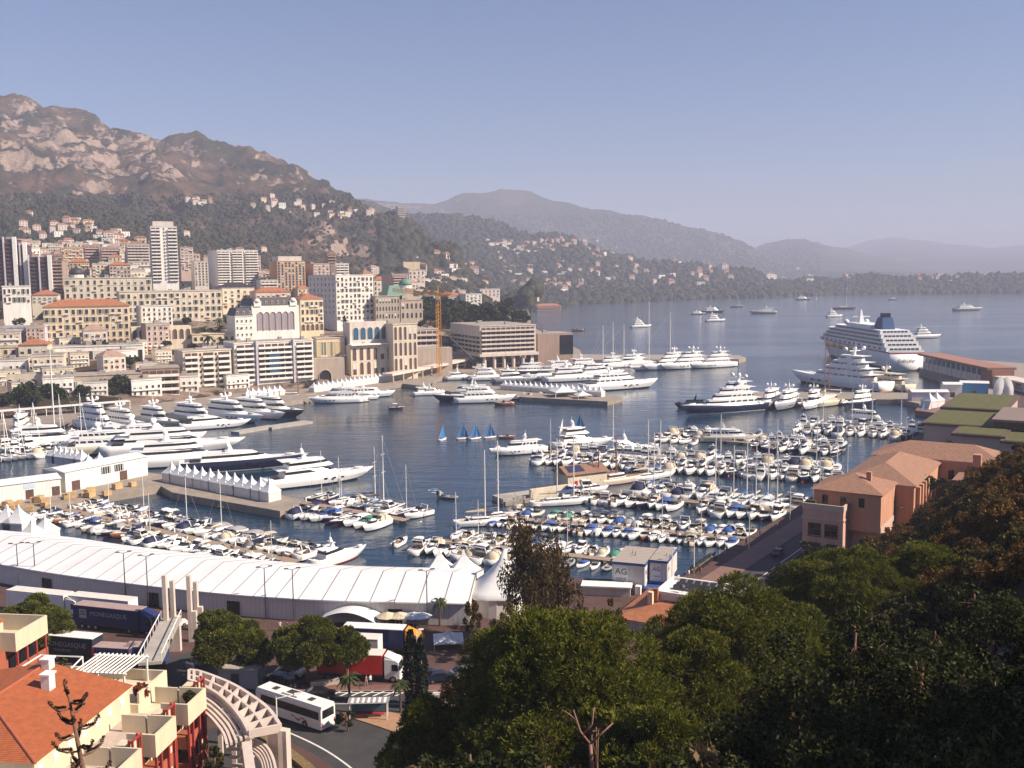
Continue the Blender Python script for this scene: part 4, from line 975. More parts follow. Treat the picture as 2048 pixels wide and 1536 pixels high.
def b_cabin(L, hullm=HW, cov=None, hard=False):
    t = thing('cabin_cruiser', 'x', 'motorboat'); B = L * .33; H = L * .11 + .25; S = hull_part(t, L, B, H, hullm, 10, .48, .92, .12)
    deck_part(t, S, WHITE, .55, .04, .42, TEAK)
    cabin(t, -L * .06, L * .33, B * .72, B * .5, H + .0, H + .85, 1.6, .1, .18, WHITE, (.3, .75), nose=.45)
    windshield(t, L * .06, B * .74, H + .75, .6, .6)
    mb = MB(); mb.tube([(-L * .2, -B * .44, H), (-L * .26, -B * .4, H + 1.5), (-L * .26, B * .4, H + 1.5), (-L * .2, B * .44, H)], .12, 6); mb.build('radar_arch', WHITE, t)
    if hard: cabin(t, -L * .22, L * .08, B * .78, B * .66, H + .5, H + 1.9, .9, -.2, .12, WHITE, (.3, .85), name='wheelhouse')
    if cov: cover(t, -L * .46, -L * .02, B * .9, H, H + 1.35, cov)
    else: seats(t, -L * .42, -L * .08, B * .7, H - .55, CREAMC)
    rail(t, S, .5, .55); return t
def b_fly(L, hullm=HW, cov=None):
    t = thing('flybridge_yacht', 'x', 'yacht'); B = L * .28; H = L * .1 + .35; S = hull_part(t, L, B, H, hullm, 11, .45, .93, .12)
    deck_part(t, S, WHITE, .5, .03, .25, TEAK)
    cabin(t, -L * .24, L * .27, B * .78, B * .5, H, H + 1.7, L * .17, .3, .2, WHITE, (.4, .85), nose=.4, over=L * .1, mull=4)
    c = cabin(t, -L * .2, L * .07, B * .66, B * .5, H + 1.87, H + 2.6, 1.1, .1, .08, WHITE, None, name='flybridge')
    windshield(t, L * .06, B * .5, H + 2.4, .35, .5)
    mb = MB(); mb.loft([[(-L * .17, s * B * .33, H + 2.0), (-L * .08, s * B * .33, H + 2.0), (-L * .14, s * B * .27, H + 3.6), (-L * .2, s * B * .27, H + 3.6)] for s in (1, -1)], 0); mb.build('radar_arch', WHITE, t) if False else None
    mb = MB()
    for s in (1, -1): mb.loft([[(-L * .17, s * B * .33 - .08, H + 1.9), (-L * .09, s * B * .33 - .08, H + 1.9), (-L * .09, s * B * .33 + .08, H + 1.9), (-L * .17, s * B * .33 + .08, H + 1.9)], [(-L * .23, s * B * .28 - .06, H + 3.3), (-L * .19, s * B * .28 - .06, H + 3.3), (-L * .19, s * B * .28 + .06, H + 3.3), (-L * .23, s * B * .28 + .06, H + 3.3)]])
    mb.box(-L * .24, -L * .18, -B * .29, B * .29, H + 3.25, H + 3.45); a = mb.build('radar_arch', WHITE, t)
    mb = MB(); mb.dome(-L * .21, 0, H + 3.75, .35, 8, 4); mb.build('radar_dome', WHITE, a)
    if cov: cover(t, -L * .2, L * .06, B * .62, H + 2.5, H + 3.1, cov)
    mb = MB()
    for s in (1, -1): mb.poly([(-L * .1, s * (B * .462), H * .55), (L * .12, s * (B * .468), H * .58), (L * .12, s * (B * .475), H * .78), (-L * .1, s * (B * .47), H * .75)])
    mb.build('hull_window', GLASS, t)
    rail(t, S, .45, .6); return t
def b_sail(L, hullm=HW, sailc=BLUEC, H_m=None, deckm=WHITE):
    t = thing('sailboat', 'x', 'sailboat'); B = L * .29; H = L * .075 + .35; S = hull_part(t, L, B, H, hullm, 11, .5, .7, .1, .2)
    deck_part(t, S, deckm, .4, .05, .3, TEAK); cabin(t, -L * .17, L * .22, B * .55, B * .35, H - .03, H + .5, .8, .1, .12, WHITE, (.25, .7), nose=.4)
    mast(t, L * .08, H + .3, H_m or L * 1.25, L * .38, sailc, True, .13, L); rail(t, S, .1, .55); return t
def b_dinghy(L=3.6, m=GREYC):
    t = thing('dinghy', 'x', 'dinghy'); mb = MB(); B = L * .42
    for s in (1, -1): mb.tube([(-L / 2, s * B * .4, .28), (L * .15, s * B * .4, .3), (L * .4, s * B * .22, .38), (L / 2, 0, .45)], [.19, .2, .19, .16], 8)
    mb.build('inflatable_tube', m, t, True); mb = MB(); mb.box(-L * .45, L * .3, -B * .36, B * .36, .1, .2); mb.box(-L * .15, L * .0, -B * .33, B * .33, .2, .45); mb.build('floor', GREYC, t); outboard(t, L); return t
BP = {
 'open_blue': (b_open(6.6, cov=BLUEC), 'white motorboat under blue canvas'), 'open_white': (b_open(6.4), 'white open motorboat'),
 'open_cream': (b_open(6.2, [CREAMG, BLUEC, WHITE], bim=CREAMC), 'cream motorboat with cream sunshade'), 'open_grey': (b_open(6.6, cov=GREYC), 'white motorboat under grey canvas'),
 'open_navy': (b_open(6.9, [NAVY, REDP, WHITE], bim=WPAINT), 'navy motorboat with white sunshade'), 'open_green': (b_open(6.3, cov=GREENC), 'white motorboat under green canvas'),
 'open_canvas': (b_open(6.6, cov=CANV), 'white motorboat under white canvas'), 'open_twin': (b_open(7.2, eng=2, bim=NAVYC), 'white motorboat with navy sunshade'),
 'open_wood': (b_open(6.2, [WOODB, NAVY, WOODB], seatm=WPAINT), 'varnished brown motorboat'),
 'cab_white': (b_cabin(8.6), 'white cabin cruiser'), 'cab_cream': (b_cabin(8.6, cov=CREAMC), 'white cabin cruiser with cream canvas'),
 'cab_navy': (b_cabin(9.2, [NAVY, REDP, WHITE]), 'navy hulled cabin cruiser'), 'cab_hard': (b_cabin(8.8, hard=True), 'white cabin cruiser with tall wheelhouse'),
 'cab_blue': (b_cabin(8.8, cov=NAVYC), 'white cabin cruiser with navy canvas'),
 'fly': (b_fly(13.5), 'white flybridge yacht'), 'fly_navy': (b_fly(14.0, [NAVY, WPAINT, WHITE]), 'navy hulled flybridge yacht'), 'fly_cov': (b_fly(13.0, cov=NAVYC), 'white flybridge yacht with navy canvas'), 'fly_cream': (b_fly(14, [CREAMG, NAVY, WHITE]), 'cream hulled flybridge yacht'),
 'sail_blue': (b_sail(10), 'white blue covered sailboat'), 'sail_cream': (b_sail(10.5, sailc=CREAMC), 'white cream covered sailboat'), 'sail_navy': (b_sail(11, [NAVY, REDP, WHITE], NAVYC), 'navy hulled sailboat'),
 'din': (b_dinghy(), 'small grey inflatable dinghy'),
}
BUSED = set()
def boat(k, p, yaw, s, label, grp):
    pr = BP[k][0]
    if k not in BUSED:
        BUSED.add(k); pr.location = p; pr.rotation_euler = (0, 0, yaw); pr.scale = (s, s, s); pr['label'] = label; pr['group'] = grp; return pr
    return dup(pr, p, yaw, s, label, grp)
br = random.Random(21)
SMALL = ['open_blue', 'open_white', 'open_white', 'open_cream', 'open_grey', 'open_navy', 'open_canvas', 'open_twin', 'cab_white', 'cab_cream', 'cab_white', 'cab_hard', 'open_wood', 'open_green', 'cab_blue', 'sail_blue', 'sail_cream', 'sail_navy']
LOA = {'open_blue': 6.6, 'open_white': 6.4, 'open_cream': 6.2, 'open_grey': 6.6, 'open_navy': 6.9, 'open_green': 6.3, 'open_canvas': 6.6, 'open_twin': 7.2, 'open_wood': 6.2, 'cab_white': 8.6, 'cab_cream': 8.6, 'cab_navy': 9.2, 'cab_hard': 8.8, 'cab_blue': 8.8, 'fly': 13.5, 'fly_navy': 14, 'fly_cov': 13, 'fly_cream': 14, 'sail_blue': 10, 'sail_cream': 10.5, 'sail_navy': 11, 'din': 3.6}
LAST = {}
def row(p0, p1, n, side, kinds, Lt, pont, endname, off=1.6, skip=(), bow_out=True, tilt=0, jit=.13):
    """boats moored at right angles to the line p0-p1; side +1 is the far side"""
    a, c = at(*p0, 0), at(*p1, 0); d = (c - a); nr = Vector((-d.y, d.x, 0)).normalized()
    if nr.y < 0: nr = -nr
    nr *= side; sname = 'far' if side > 0 else 'near'; prev = None; cnt = 0
    for k in range(n):
        if k in skip: continue
        kd = br.choice(kinds)
        while kd == prev: kd = br.choice(kinds)
        prev = kd; s = Lt / LOA[kd] * br.uniform(.88, 1.1)
        L = LOA[kd] * s; p = a + d * ((k + .5) / n) + nr * (off + L / 2 + br.uniform(0, .5)) + d.normalized() * br.uniform(-.15, .15)
        yaw = math.atan2(nr.y, nr.x) + R(tilt) + br.uniform(-jit, jit) + (0 if br.random() < (.72 if bow_out else .2) else math.pi)
        if any(on_land(p + nr * e) for e in (0, L * .45, -L * .4)): continue
        cnt += 1
        boat(kd, p, yaw, s, f'{BP[kd][1]}, {ordinal(cnt)} from {endname}, {sname} row, {pont}', f'boats on the {sname} side of {pont}')
def pontoon(p0, p1, w, z, label, name='pontoon', mat=None, ext=(0, 0)):
    a, c = at(*p0, 0), at(*p1, 0); d = (c - a).normalized(); a = a - d * ext[0]; c = c + d * ext[1]; L = (c - a).length
    t = thing(name, label, 'pontoon', a, math.atan2(d.y, d.x)); mb = MB(); mb.box(0, L, -w / 2, w / 2, z - .12, z); mb.build('deck', mat or PONT, t)
    mb = MB()
    for k in range(int(L / 6) + 1): mb.box(k * 6, min(k * 6 + 4, L), -w / 2 + .15, w / 2 - .15, -.3, z - .122)
    tag(mb.build('float', CONC, t), kind='stuff')
    for k in range(int(L / 11)):
        mb = MB(); x = 4 + k * 11; mb.box(x - .14, x + .14, w / 2 - .42, w / 2 - .14, z + .002, z + 1.0); mb.build('service_post', WPAINT, t)
    return t
pontoon((72, 1010), (592, 1130), 2.6, .75, 'long brown planked pontoon nearest the big white tent on the left', ext=(0, 0))
row((84, 1013), (590, 1129), 31, 1, SMALL + ['cab_navy', 'cab_cream'], 9.0, 'left pontoon', 'pier end')
row((84, 1013), (590, 1129), 35, -1, SMALL, 7.9, 'left pontoon', 'pier end')
pontoon((330, 962), (812, 1046), 2.8, .8, 'brown pontoon running out past the row of pointed white tents')
row((300, 966), (800, 1045), 28, -1, SMALL + ['cab_cream', 'sail_cream', 'sail_blue', 'cab_white'], 9.6, 'tent pontoon', 'pier end', skip=(0,))
row((590, 1004), (815, 1046), 9, 1, ['cab_white', 'sail_blue', 'cab_cream', 'cab_hard', 'sail_navy', 'cab_navy'], 9.6, 'tent pontoon', 'tent end')
pontoon((1136, 986), (1604, 1031), 3.2, 1.0, 'broad wooden pier with two lines of railing left of the pink building', 'pier')
row((1215, 990), (1600, 1030), 18, 1, ['cab_white', 'cab_hard', 'sail_blue', 'cab_cream', 'fly', 'sail_cream', 'cab_blue'], 11.6, 'broad pier', 'water end', skip=(0, 1))
row((1150, 986), (1575, 1028), 22, -1, ['cab_white', 'open_white', 'cab_hard', 'cab_cream', 'open_blue', 'open_twin', 'open_navy', 'cab_blue'], 9.4, 'broad pier', 'water end', skip=(12, 13))
pontoon((980, 1036), (1505, 1083), 2.0, .7, 'narrow pontoon in the middle of the right basin')
row((1000, 1036), (1500, 1082), 28, 1, SMALL[:9] + ['open_green'], 7.3, 'middle pontoon', 'water end', skip=(4,))
row((985, 1036), (1480, 1081), 28, -1, SMALL[:9] + ['sail_cream', 'open_wood'], 7.1, 'middle pontoon', 'water end')
pontoon((868, 1086), (1240, 1128), 2.6, .8, 'pontoon nearest the leaning eucalyptus tree')
row((880, 1086), (1230, 1127), 15, 1, SMALL, 7.5, 'eucalyptus pontoon', 'water end')
row((862, 1085), (1060, 1108), 9, -1, ['cab_white', 'cab_cream', 'open_white', 'cab_hard'], 9.4, 'eucalyptus pontoon', 'water end')
row((1140, 1118), (1240, 1130), 4, -1, ['open_white', 'din', 'open_blue'], 5, 'inner eucalyptus pontoon', 'water end')
pontoon((1080, 912), (1670, 950), 2.4, .8, 'outer pontoon between the two sailboat rows of the right basin')
row((1075, 916), (1690, 955), 32, -1, ['cab_white', 'fly', 'cab_hard', 'cab_cream', 'sail_cream', 'cab_white', 'fly_cov', 'cab_navy', 'cab_white', 'fly_cov'], 11, 'outer pontoon', 'water end')
row((1100, 912), (1680, 949), 31, 1, ['fly', 'fly_cream', 'cab_white', 'fly_cov', 'cab_blue', 'sail_blue', 'fly_navy', 'cab_cream'], 11.5, 'outer pontoon', 'water end')
pontoon((1330, 876), (1690, 905), 2.4, .8, 'farthest small boat pontoon of the right basin')
row((1330, 876), (1680, 904), 24, 1, ['fly', 'cab_white', 'fly_navy', 'cab_cream', 'cab_navy', 'fly_cov'], 11, 'farthest pontoon', 'water end')
row((1320, 876), (1410, 884), 5, -1, ['cab_white', 'cab_cream', 'cab_hard'], 8.5, 'farthest pontoon', 'water end')
row((1515, 890), (1690, 905), 9, -1, ['fly_navy', 'cab_navy', 'cab_blue', 'fly_cov'], 10.5, 'inner farthest pontoon', 'yacht end')
pontoon((1590, 858), (1860, 874), 2.4, .8, 'short pontoon in front of the grass roofed building')
row((1590, 858), (1850, 873), 13, 1, ['sail_cream', 'fly', 'fly_cov', 'cab_white', 'fly_navy', 'cab_hard'], 12, 'grass roof pontoon', 'water end')
row((1590, 858), (1850, 873), 12, -1, ['cab_white', 'cab_navy', 'fly', 'cab_cream', 'cab_blue'], 11, 'grass roof pontoon', 'water end')
pontoon((-30, 918), (205, 888), 2.4, .8, 'pontoon behind the white pier tents at the left edge')
row((-30, 918), (205, 888), 17, -1, ['fly', 'cab_white', 'cab_cream', 'fly_cov', 'sail_blue', 'cab_navy'], 11.5, 'left edge pontoon', 'left end')
row((-30, 914), (205, 884), 16, 1, ['fly', 'fly_navy', 'cab_hard', 'fly_cov', 'fly', 'sail_cream'], 13, 'left edge pontoon', 'left end')
# ---------------------------------------------------------------- large yachts
BERTH = []
def superyacht(label, px, py, L, yaw, decks=3, hullm=WHITE, sup=WHITE, B=None, style='classic', domes=2, grp=None, name='motor_yacht', cat='yacht', stripe=NAVY, mastm=None, fh=2.5, glassdk=GLASS, ports=True, start=-.34, z=0, H=None):
    c0 = at(px, py, 0); u0 = Vector((math.cos(R(yaw)), math.sin(R(yaw)), 0))
    push = u0 if u0.y < -.45 else Vector((0, -1, 0))
    for _ in range(60):                       # berth: keep the whole hull clear of the quays
        hw = Vector((-u0.y, u0.x, 0)) * L * .1
        if not any(on_land(c0 + u0 * L * e + hw * f) for e in (-.52, -.25, 0, .25, .5) for f in (-1, 1)): break
        c0 = c0 + push * 1.5
    else: print('ONLAND', label)
    BERTH.append((label, c0, L))
    for lb_, p_, L_ in BERTH[:-1]:
        if (p_ - c0).length < 7: print('CLOSE', label, '|', lb_)
    t = thing(name, label, cat, c0 + Vector((0, 0, z)), R(yaw), grp)
    B = B or L * .185 + 1.0; H = H or L * .062 + .9
    sleek = style == 'sleek'
    if sleek: decks = min(decks, 2)
    fh = fh if L > 60 or fh < 2.2 else 2.25
    S = hull_part(t, L, B, H, [hullm, stripe, sup], 13, .42, .9, .12 if not sleek else .16, .28 if not sleek else .12, .4)
    deck_part(t, S, sup, .5, .02, .16, TEAK)
    z0 = H; x0, x1 = start * L, .22 * L; wd = B * .84
    for d in range(decks):
        rf = fh * (1.0 if not sleek else 3.2 / (d + 1) * .9); zl = z0 + fh
        cabin(t, x0, x1, wd, wd * .72, z0 - .03, zl, rf, fh * .15 * (1 if not sleek else 2), .25, sup, (.46, .78), glassdk, 'deckhouse', .32, over=L * .07, mull=0 if sleek else 5)
        z0 = zl + .16; x0 += L * (.035 if not sleek else .04); x1 -= L * (.07 if not sleek else .06) + rf * .2; wd *= .90
    mx = (x0 + x1) / 2 - L * .02; mh = 1.2 + L * .055
    mb = MB(); mb.loft([[(mx - mh * .28, -mh * .14, z0 - .1), (mx + mh * .22, -mh * .1, z0 - .1), (mx + mh * .22, mh * .1, z0 - .1), (mx - mh * .28, mh * .14, z0 - .1)], [(mx - mh * .42, -.12, z0 + mh), (mx - mh * .22, -.1, z0 + mh), (mx - mh * .22, .1, z0 + mh), (mx - mh * .42, .12, z0 + mh)]])
    mb.box(mx - mh * .3, mx - mh * .08, -B * .3, B * .3, z0 + mh * .45, z0 + mh * .52); mb.tube([(mx - mh * .3, 0, z0 + mh), (mx - mh * .3, 0, z0 + mh * 1.5)], .06, 5)
    m = mb.build('mast', mastm or sup, t)
    for k in range(domes):
        mb = MB(); y = (k - (domes - 1) / 2) * B * .5; mb.dome(mx - mh * .2, y, z0 + mh * .52 + L * .014, L * .013 + .3, 10, 6); mb.build('radar_dome', WHITE, m, True)
    if ports:
        for sg in (1, -1):
            for k in range(6):
                x = -L * .22 + L * .075 * k; b = B * .468
                mb = MB(); mb.poly([(x, sg * b, H * .52), (x + L * .03, sg * b, H * .52), (x + L * .03, sg * (b + .07), H * .70), (x, sg * (b + .07), H * .70)][::sg]); mb.build('porthole', GLASS, t)
    mb = MB(); mb.box(-L * .5 - 1.0, -L * .5 + .1, -B * .36, B * .36, .15, .4); mb.build('swim_platform', TEAK, t)
    mb = MB(); mb.tube([(L * .30, -B * .18, H * 1.12 + .3), (L * .38, -B * .16, H * 1.15 + .3)], [.5, .2], 8); mb.build('tender', sup, t, True)
    rail(t, S, .5, .8); return t
# left basin, moored stern-to along the back quay, bows toward the camera and right
YL = 'yachts moored along the left back quay'
superyacht('grey hulled explorer yacht with white house nearest the left edge of the back quay', 52, 858, 30, -72, 2, GREYH, WHITE, grp=YL, domes=1)
superyacht('white three deck yacht with rows of square windows and two big domes', 148, 850, 36, -42, 3, WHITE, grp=YL)
superyacht('white yacht with dark hull shadow between square windowed yacht and cream yacht', 198, 846, 30, -40, 2, GREYH, WHITE, grp=YL)
superyacht('low cream yacht with open foredeck beside the quay trees', 246, 838, 32, -42, 2, CREAMG, WHITE, style='sleek', grp=YL)
superyacht('grey white sleek yacht with a lone mast dome before the quay trees', 290, 830, 38, -40, 2, GREYH, WHITE, style='sleek', grp=YL, domes=1)
superyacht('tall white sleek yacht carrying two large domes in the row of the back quay', 338, 822, 42, -40, 3, WHITE, style='sleek', grp=YL)
superyacht('white sleek yacht tucked right of the two domed yacht', 378, 816, 38, -40, 3, WHITE, style='sleek', grp=YL, domes=1)
superyacht('navy hulled yacht at the right end of the back quay row', 430, 815, 38, -38, 2, NAVY, WHITE, style='sleek', grp=YL, domes=0)
superyacht('white motor yacht lying alone beyond the floating dock', 432, 856, 28, 22, 1, WHITE, style='sleek')
superyacht('white radar crowned yacht steaming behind the large white pier yachts', 300, 892, 40, 16, 2, WHITE, domes=3)
YM = 'yachts moored behind the pier tents'
superyacht('very long white yacht with curved dark side windows behind the pier tents', 350, 905, 48, 15, 2, WHITE, style='sleek', grp=YM)
superyacht('white yacht with an oval side window nearest the pier tents', 372, 930, 42, 14, 2, WHITE, style='sleek', grp=YM, domes=1)
superyacht('white yacht with teak upper deck left of the long white yacht', 230, 905, 36, 12, 2, CREAMG, WHITE, grp=YM, domes=2)
superyacht('white yacht with tall mast cluster at the left of the pier yachts', 108, 892, 34, 10, 2, WHITE, style='sleek', grp=YM, domes=1)
superyacht('long navy hulled yacht with white upper works beside the pointed tents', 492, 938, 40, 17, 1, NAVY, WHITE, style='sleek', grp=YM, stripe=WPAINT, domes=0, H=3.6)
superyacht('white sleek yacht with dark hull slots lying past the last pointed tent', 640, 966, 34, 30, 2, WHITE, style='sleek', grp=YM, domes=0)
superyacht('white express yacht with red brown cockpit at the end of the left pontoon', 680, 1122, 15, 50, 1, WHITE, style='sleek', domes=0, fh=1.7, ports=False, stripe=REDP)
# back of the harbour
YB = 'yachts before the white quay tents'
superyacht('white yacht with blue hull base lying foremost before the quay tents', 678, 800, 26, 190, 2, WHITE, grp=YB, domes=1)
superyacht('low white yacht behind the foremost yacht before the quay tents', 700, 790, 26, 188, 1, WHITE, style='sleek', grp=YB, domes=0)
superyacht('white yacht with round ports pointing right before the quay tents', 742, 792, 26, 12, 1, WHITE, grp=YB, domes=0)
superyacht('brown decked white day boat right of the yachts before the quay tents', 735, 799, 12, 5, 1, WHITE, grp=YB, domes=0, fh=1.6, ports=False)
superyacht('small white yacht on her own near the foot of the orange crane', 879, 772, 12, 8, 1, WHITE, domes=0, fh=1.9, ports=False)
superyacht('white ferry like yacht with a long dark window strip at the centre pier', 975, 783, 30, 8, 2, WHITE, style='classic', domes=0, ports=True)
superyacht('navy bowed white yacht behind the ferry like yacht', 935, 780, 30, 187, 2, NAVY, WHITE, domes=0)
superyacht('large white three deck yacht lying at the right end of the centre pier', 1240, 778, 46, 22, 2, WHITE, WHITE, domes=2)
YC = 'yachts crowded behind the centre pier tents'
for k, (px, py, L, yw, h, lb) in enumerate([(880, 756, 16, 15, WHITE, 'small white yacht leftmost behind the centre pier tents'), (925, 758, 20, 10, WHITE, 'white yacht second from left behind the centre pier tents'),
        (980, 760, 24, 8, WHITE, 'white yacht in the middle behind the centre pier tents'), (1030, 764, 26, 8, GREYH, 'grey yacht pointing right behind the centre pier tents'),
        (1050, 750, 28, 200, NAVY, 'black hulled yacht with raked bow behind the centre pier tents'), (1090, 758, 30, 196, WHITE, 'white yacht pointing left behind the centre pier tents'),
        (1130, 745, 30, 12, WHITE, 'white yacht nearest the conference point behind the centre pier tents'), (1150, 762, 38, 14, WHITE, 'large white yacht with blue awning behind the big pagoda'),
        (1175, 740, 30, 16, NAVY, 'navy yacht under the jetty wall behind the big pagoda'), (1200, 752, 32, 16, WHITE, 'white yacht with crowded deck behind the large three deck yacht')]):
    superyacht(lb, px, py, L, yw, 2 if L > 22 else 1, h, WHITE, grp=YC, style='sleek' if k % 2 else 'classic', domes=k % 3)
YJ = 'white superyachts stern-to at the long jetty'
superyacht('white superyacht leftmost of the trio at the jetty end', 1333, 738, 38, -148, 3, WHITE, grp=YJ)
superyacht('white superyacht in the middle of the trio at the jetty end', 1370, 737, 40, -150, 3, WHITE, grp=YJ, domes=3)
superyacht('white superyacht rightmost of the trio at the jetty end', 1425, 735, 36, -152, 3, WHITE, grp=YJ, domes=3)
superyacht('white sleek yacht half hidden left of the jetty trio', 1255, 733, 36, -150, 2, WHITE, grp=YJ, style='sleek')
superyacht('small white motor yacht left of the tall masted ketch', 1215, 736, 28, -150, 2, WHITE, grp=YJ)
# right basin big ones
superyacht('white superyacht with navy hull lying bow toward the camera', 1445, 825, 44, 205, 4, NAVY, WHITE, stripe=WPAINT, domes=3, start=-.36)
superyacht('low black tender yacht beside the bow of the navy hulled superyacht', 1382, 815, 16, 190, 1, NAVY, NAVY, domes=0, fh=1.5, ports=False)
superyacht('huge white four deck superyacht stern toward the camera left of the cruise ship', 1672, 772, 66, 119, 4, WHITE, sup=WHITE, domes=3, fh=2.9, glassdk=PANEB)
superyacht('beige classic motor ship with tall white stack right of the huge superyacht', 1752, 775, 44, 118, 2, CREAMG, CREAMG, domes=2)
YR = 'yachts stern-to at the right jetty'
superyacht('grey hulled yacht bow on at the left of the right jetty row', 1552, 806, 32, -118, 2, GREYH, WHITE, grp=YR)
superyacht('white yacht with pale grey hull second in the right jetty row', 1598, 805, 32, -122, 2, GREYH, WHITE, grp=YR)
superyacht('white yacht third in the right jetty row', 1642, 805, 28, -120, 2, WHITE, grp=YR, style='sleek')
superyacht('beige sleek yacht with round portholes in the right jetty row', 1700, 806, 28, -148, 1, CREAMG, CREAMG, grp=YR, style='sleek', domes=0)
superyacht('navy hulled white yacht at the right end of the jetty row', 1757, 806, 24, -140, 2, NAVY, WHITE, grp=YR)
superyacht('beige motor yacht with square side windows among the small boats', 1463, 884, 22, -12, 1, CREAMG, WHITE, domes=0, ports=True)
superyacht('white three deck motor yacht anchored alone at the outer end of the right pontoons', 1035, 908, 21, 205, 1, WHITE, domes=1)
superyacht('white flybridge yacht with dark stern tenders at the outer pontoon head', 1165, 893, 24, 20, 2, WHITE, style='sleek', domes=1)
superyacht('white yacht with high bow in the pontoon head cluster', 1265, 905, 20, 18, 1, WHITE, style='sleek', domes=0)
superyacht('tall white sport fishing yacht before the grass roofed building', 1745, 858, 22, -40, 2, WHITE, domes=1)
# out at sea
YS = 'yachts anchored out at sea'
for px, py, L, yw, h, d, lb in [(1282, 655, 25, 10, WHITE, 3, 'white yacht anchored left of the tall sailing masts'), (1431, 643, 26, 5, WHITE, 3, 'white yacht anchored in front of the dark sea yachts'), (1397, 629, 22, 0, GREYH, 1, 'small dark yacht leftmost of the sea group'),
        (1427, 625, 36, 0, NAVY, 2, 'long dark hulled yacht in the sea group'), (1473, 614, 26, 170, GREYH, 2, 'grey yacht beyond the sea group'), (1525, 627, 42, 180, GREYH, 2, 'low grey naval style yacht right of the sea group'),
        (1607, 600, 36, 0, NAVY, 2, 'dark yacht near the far shore beside a white sail'), (1669, 634, 23, 5, WHITE, 3, 'white yacht anchored under the tall anchored sloop'), (1852, 676, 28, 4, WHITE, 3, 'white yacht anchored right of the cruise ship funnel'),
        (1936, 621, 46, 3, GREYH, 2, 'pale grey yacht alone on the right of the bay'), (1784, 600, 20, 180, NAVY, 1, 'tiny dark boat far out right of the tall sloop')]:
    superyacht(lb, px, py, L, yw, d, h, WHITE, grp=YS, domes=1, ports=False)
# ---------------------------------------------------------------- large sailing yachts
def ketch(label, px, py, L, yaw, masts, hullm=WHITE, mastm=WPAINT, name='sailing_yacht', grp=None):
    t = thing(name, label, 'sailboat', at(px, py, 0), R(yaw), grp); B = L * .2; H = L * .045 + .8
    S = hull_part(t, L, B, H, [hullm, REDP, WOODB], 13, .5, .7, .12, .25); deck_part(t, S, TEAK, .3, .05, .2)
    cabin(t, -L * .2, L * .12, B * .5, B * .4, H, H + 1.3, .8, .2, .15, WHITE, (.3, .75), name='deckhouse'); 
    for x, h in masts:
        mb = MB(); mb.tube([(L * x, 0, H), (L * x, 0, H + h)], [.26, .16], 7)
        for f in (.35, .6, .8): mb.tube([(L * x, -1.4, H + h * f), (L * x, 1.4, H + h * f)], .07, 4)
        mb.build('mast', mastm, t); mb = MB(); mb.tube([(L * x, 0, H + 2), (L * x - L * .26, 0, H + 2)], .2, 6); mb.build('boom', mastm, t)
        mb = MB(); mb.tube([(L * x, 0, H + h * .97), (L * .49, 0, H + .8)], .07, 4); mb.tube([(L * x, 0, H + h * .97), (-L * .47, 0, H + .4)], .05, 4)
        for sg in (1, -1): mb.tube([(L * x, 0, H + h * .97), (L * x - .5, sg * B * .45, H + .2)], .05, 4)
        mb.build('rigging', STEEL, t)
    rail(t, S, .1, .8); return t
ketch('large sailing yacht with the tallest twin white masts at the long jetty', 1310, 738, 44, -145, [(.12, 40), (-.3, 33)])
ketch('three masted white schooner beside the centre pier', 1226, 734, 40, -150, [(.2, 25), (0, 27), (-.22, 25)])
ketch('brown masted sailing ship behind the huge superyacht', 1660, 792, 26, 150, [(.1, 27), (.02, 26)], WOODB, WOODB)
ketch('long dark sloop anchored at sea under one tall mast', 1690, 618, 40, 0, [(.06, 50)], NAVY)
ketch('sailing yacht with one tall white mast behind the left pier tents', 104, 876, 22, 14, [(.05, 32)])
ketch('wooden ketch with cream hull lying left of the broad pier boats', 1238, 966, 20, 28, [(-.05, 12), (-.35, 9)], CREAMG, WOODB)
ketch('varnished wooden gaffer moored at the quay before the white block', 588, 797, 22, 6, [(.1, 12)], CREAMG, WOODB)
for px, py, yw, k, lb in [(1107, 1010, 12, 'sail_cream', 'white catamaran like sailboat left of the broad pier with red cockpit'), (1140, 1008, 14, 'sail_blue', 'white sailboat moored beside the catamaran like boat'), (1290, 960, 20, 'sail_cream', 'tall masted white sailboat in front of the outer pontoon'),
        (1315, 955, 22, 'sail_blue', 'white sailboat with blue boom beside the tall masted one'), (1335, 988, 25, 'sail_blue', 'classic white sailboat with blue sail cover at the broad pier'), (745, 1010, -20, 'sail_blue', 'sailboat at the tent pontoon carrying a bright blue sail cover'),
        (760, 1018, -18, 'sail_cream', 'sailboat behind the tent pontoon end with slanting forestay'), (988, 1042, 20, 'sail_navy', 'dark sailboat at the water end of the middle pontoon'), (962, 1050, 10, 'sail_cream', 'pale sailboat lying outside the middle pontoon end')]:
    boat(k, at(px, py, 0), R(yw), br.uniform(1.1, 1.4), lb, 'loose sailboats')
boat('open_white', at(801, 1088, 0), R(70), 1.05, 'white open motorboat drifting alone between the two marinas', 'boats under way')
boat('din', at(897, 997, 0), R(-28), 1.6, 'grey inflatable speeding across the basin with a white wake', 'boats under way')
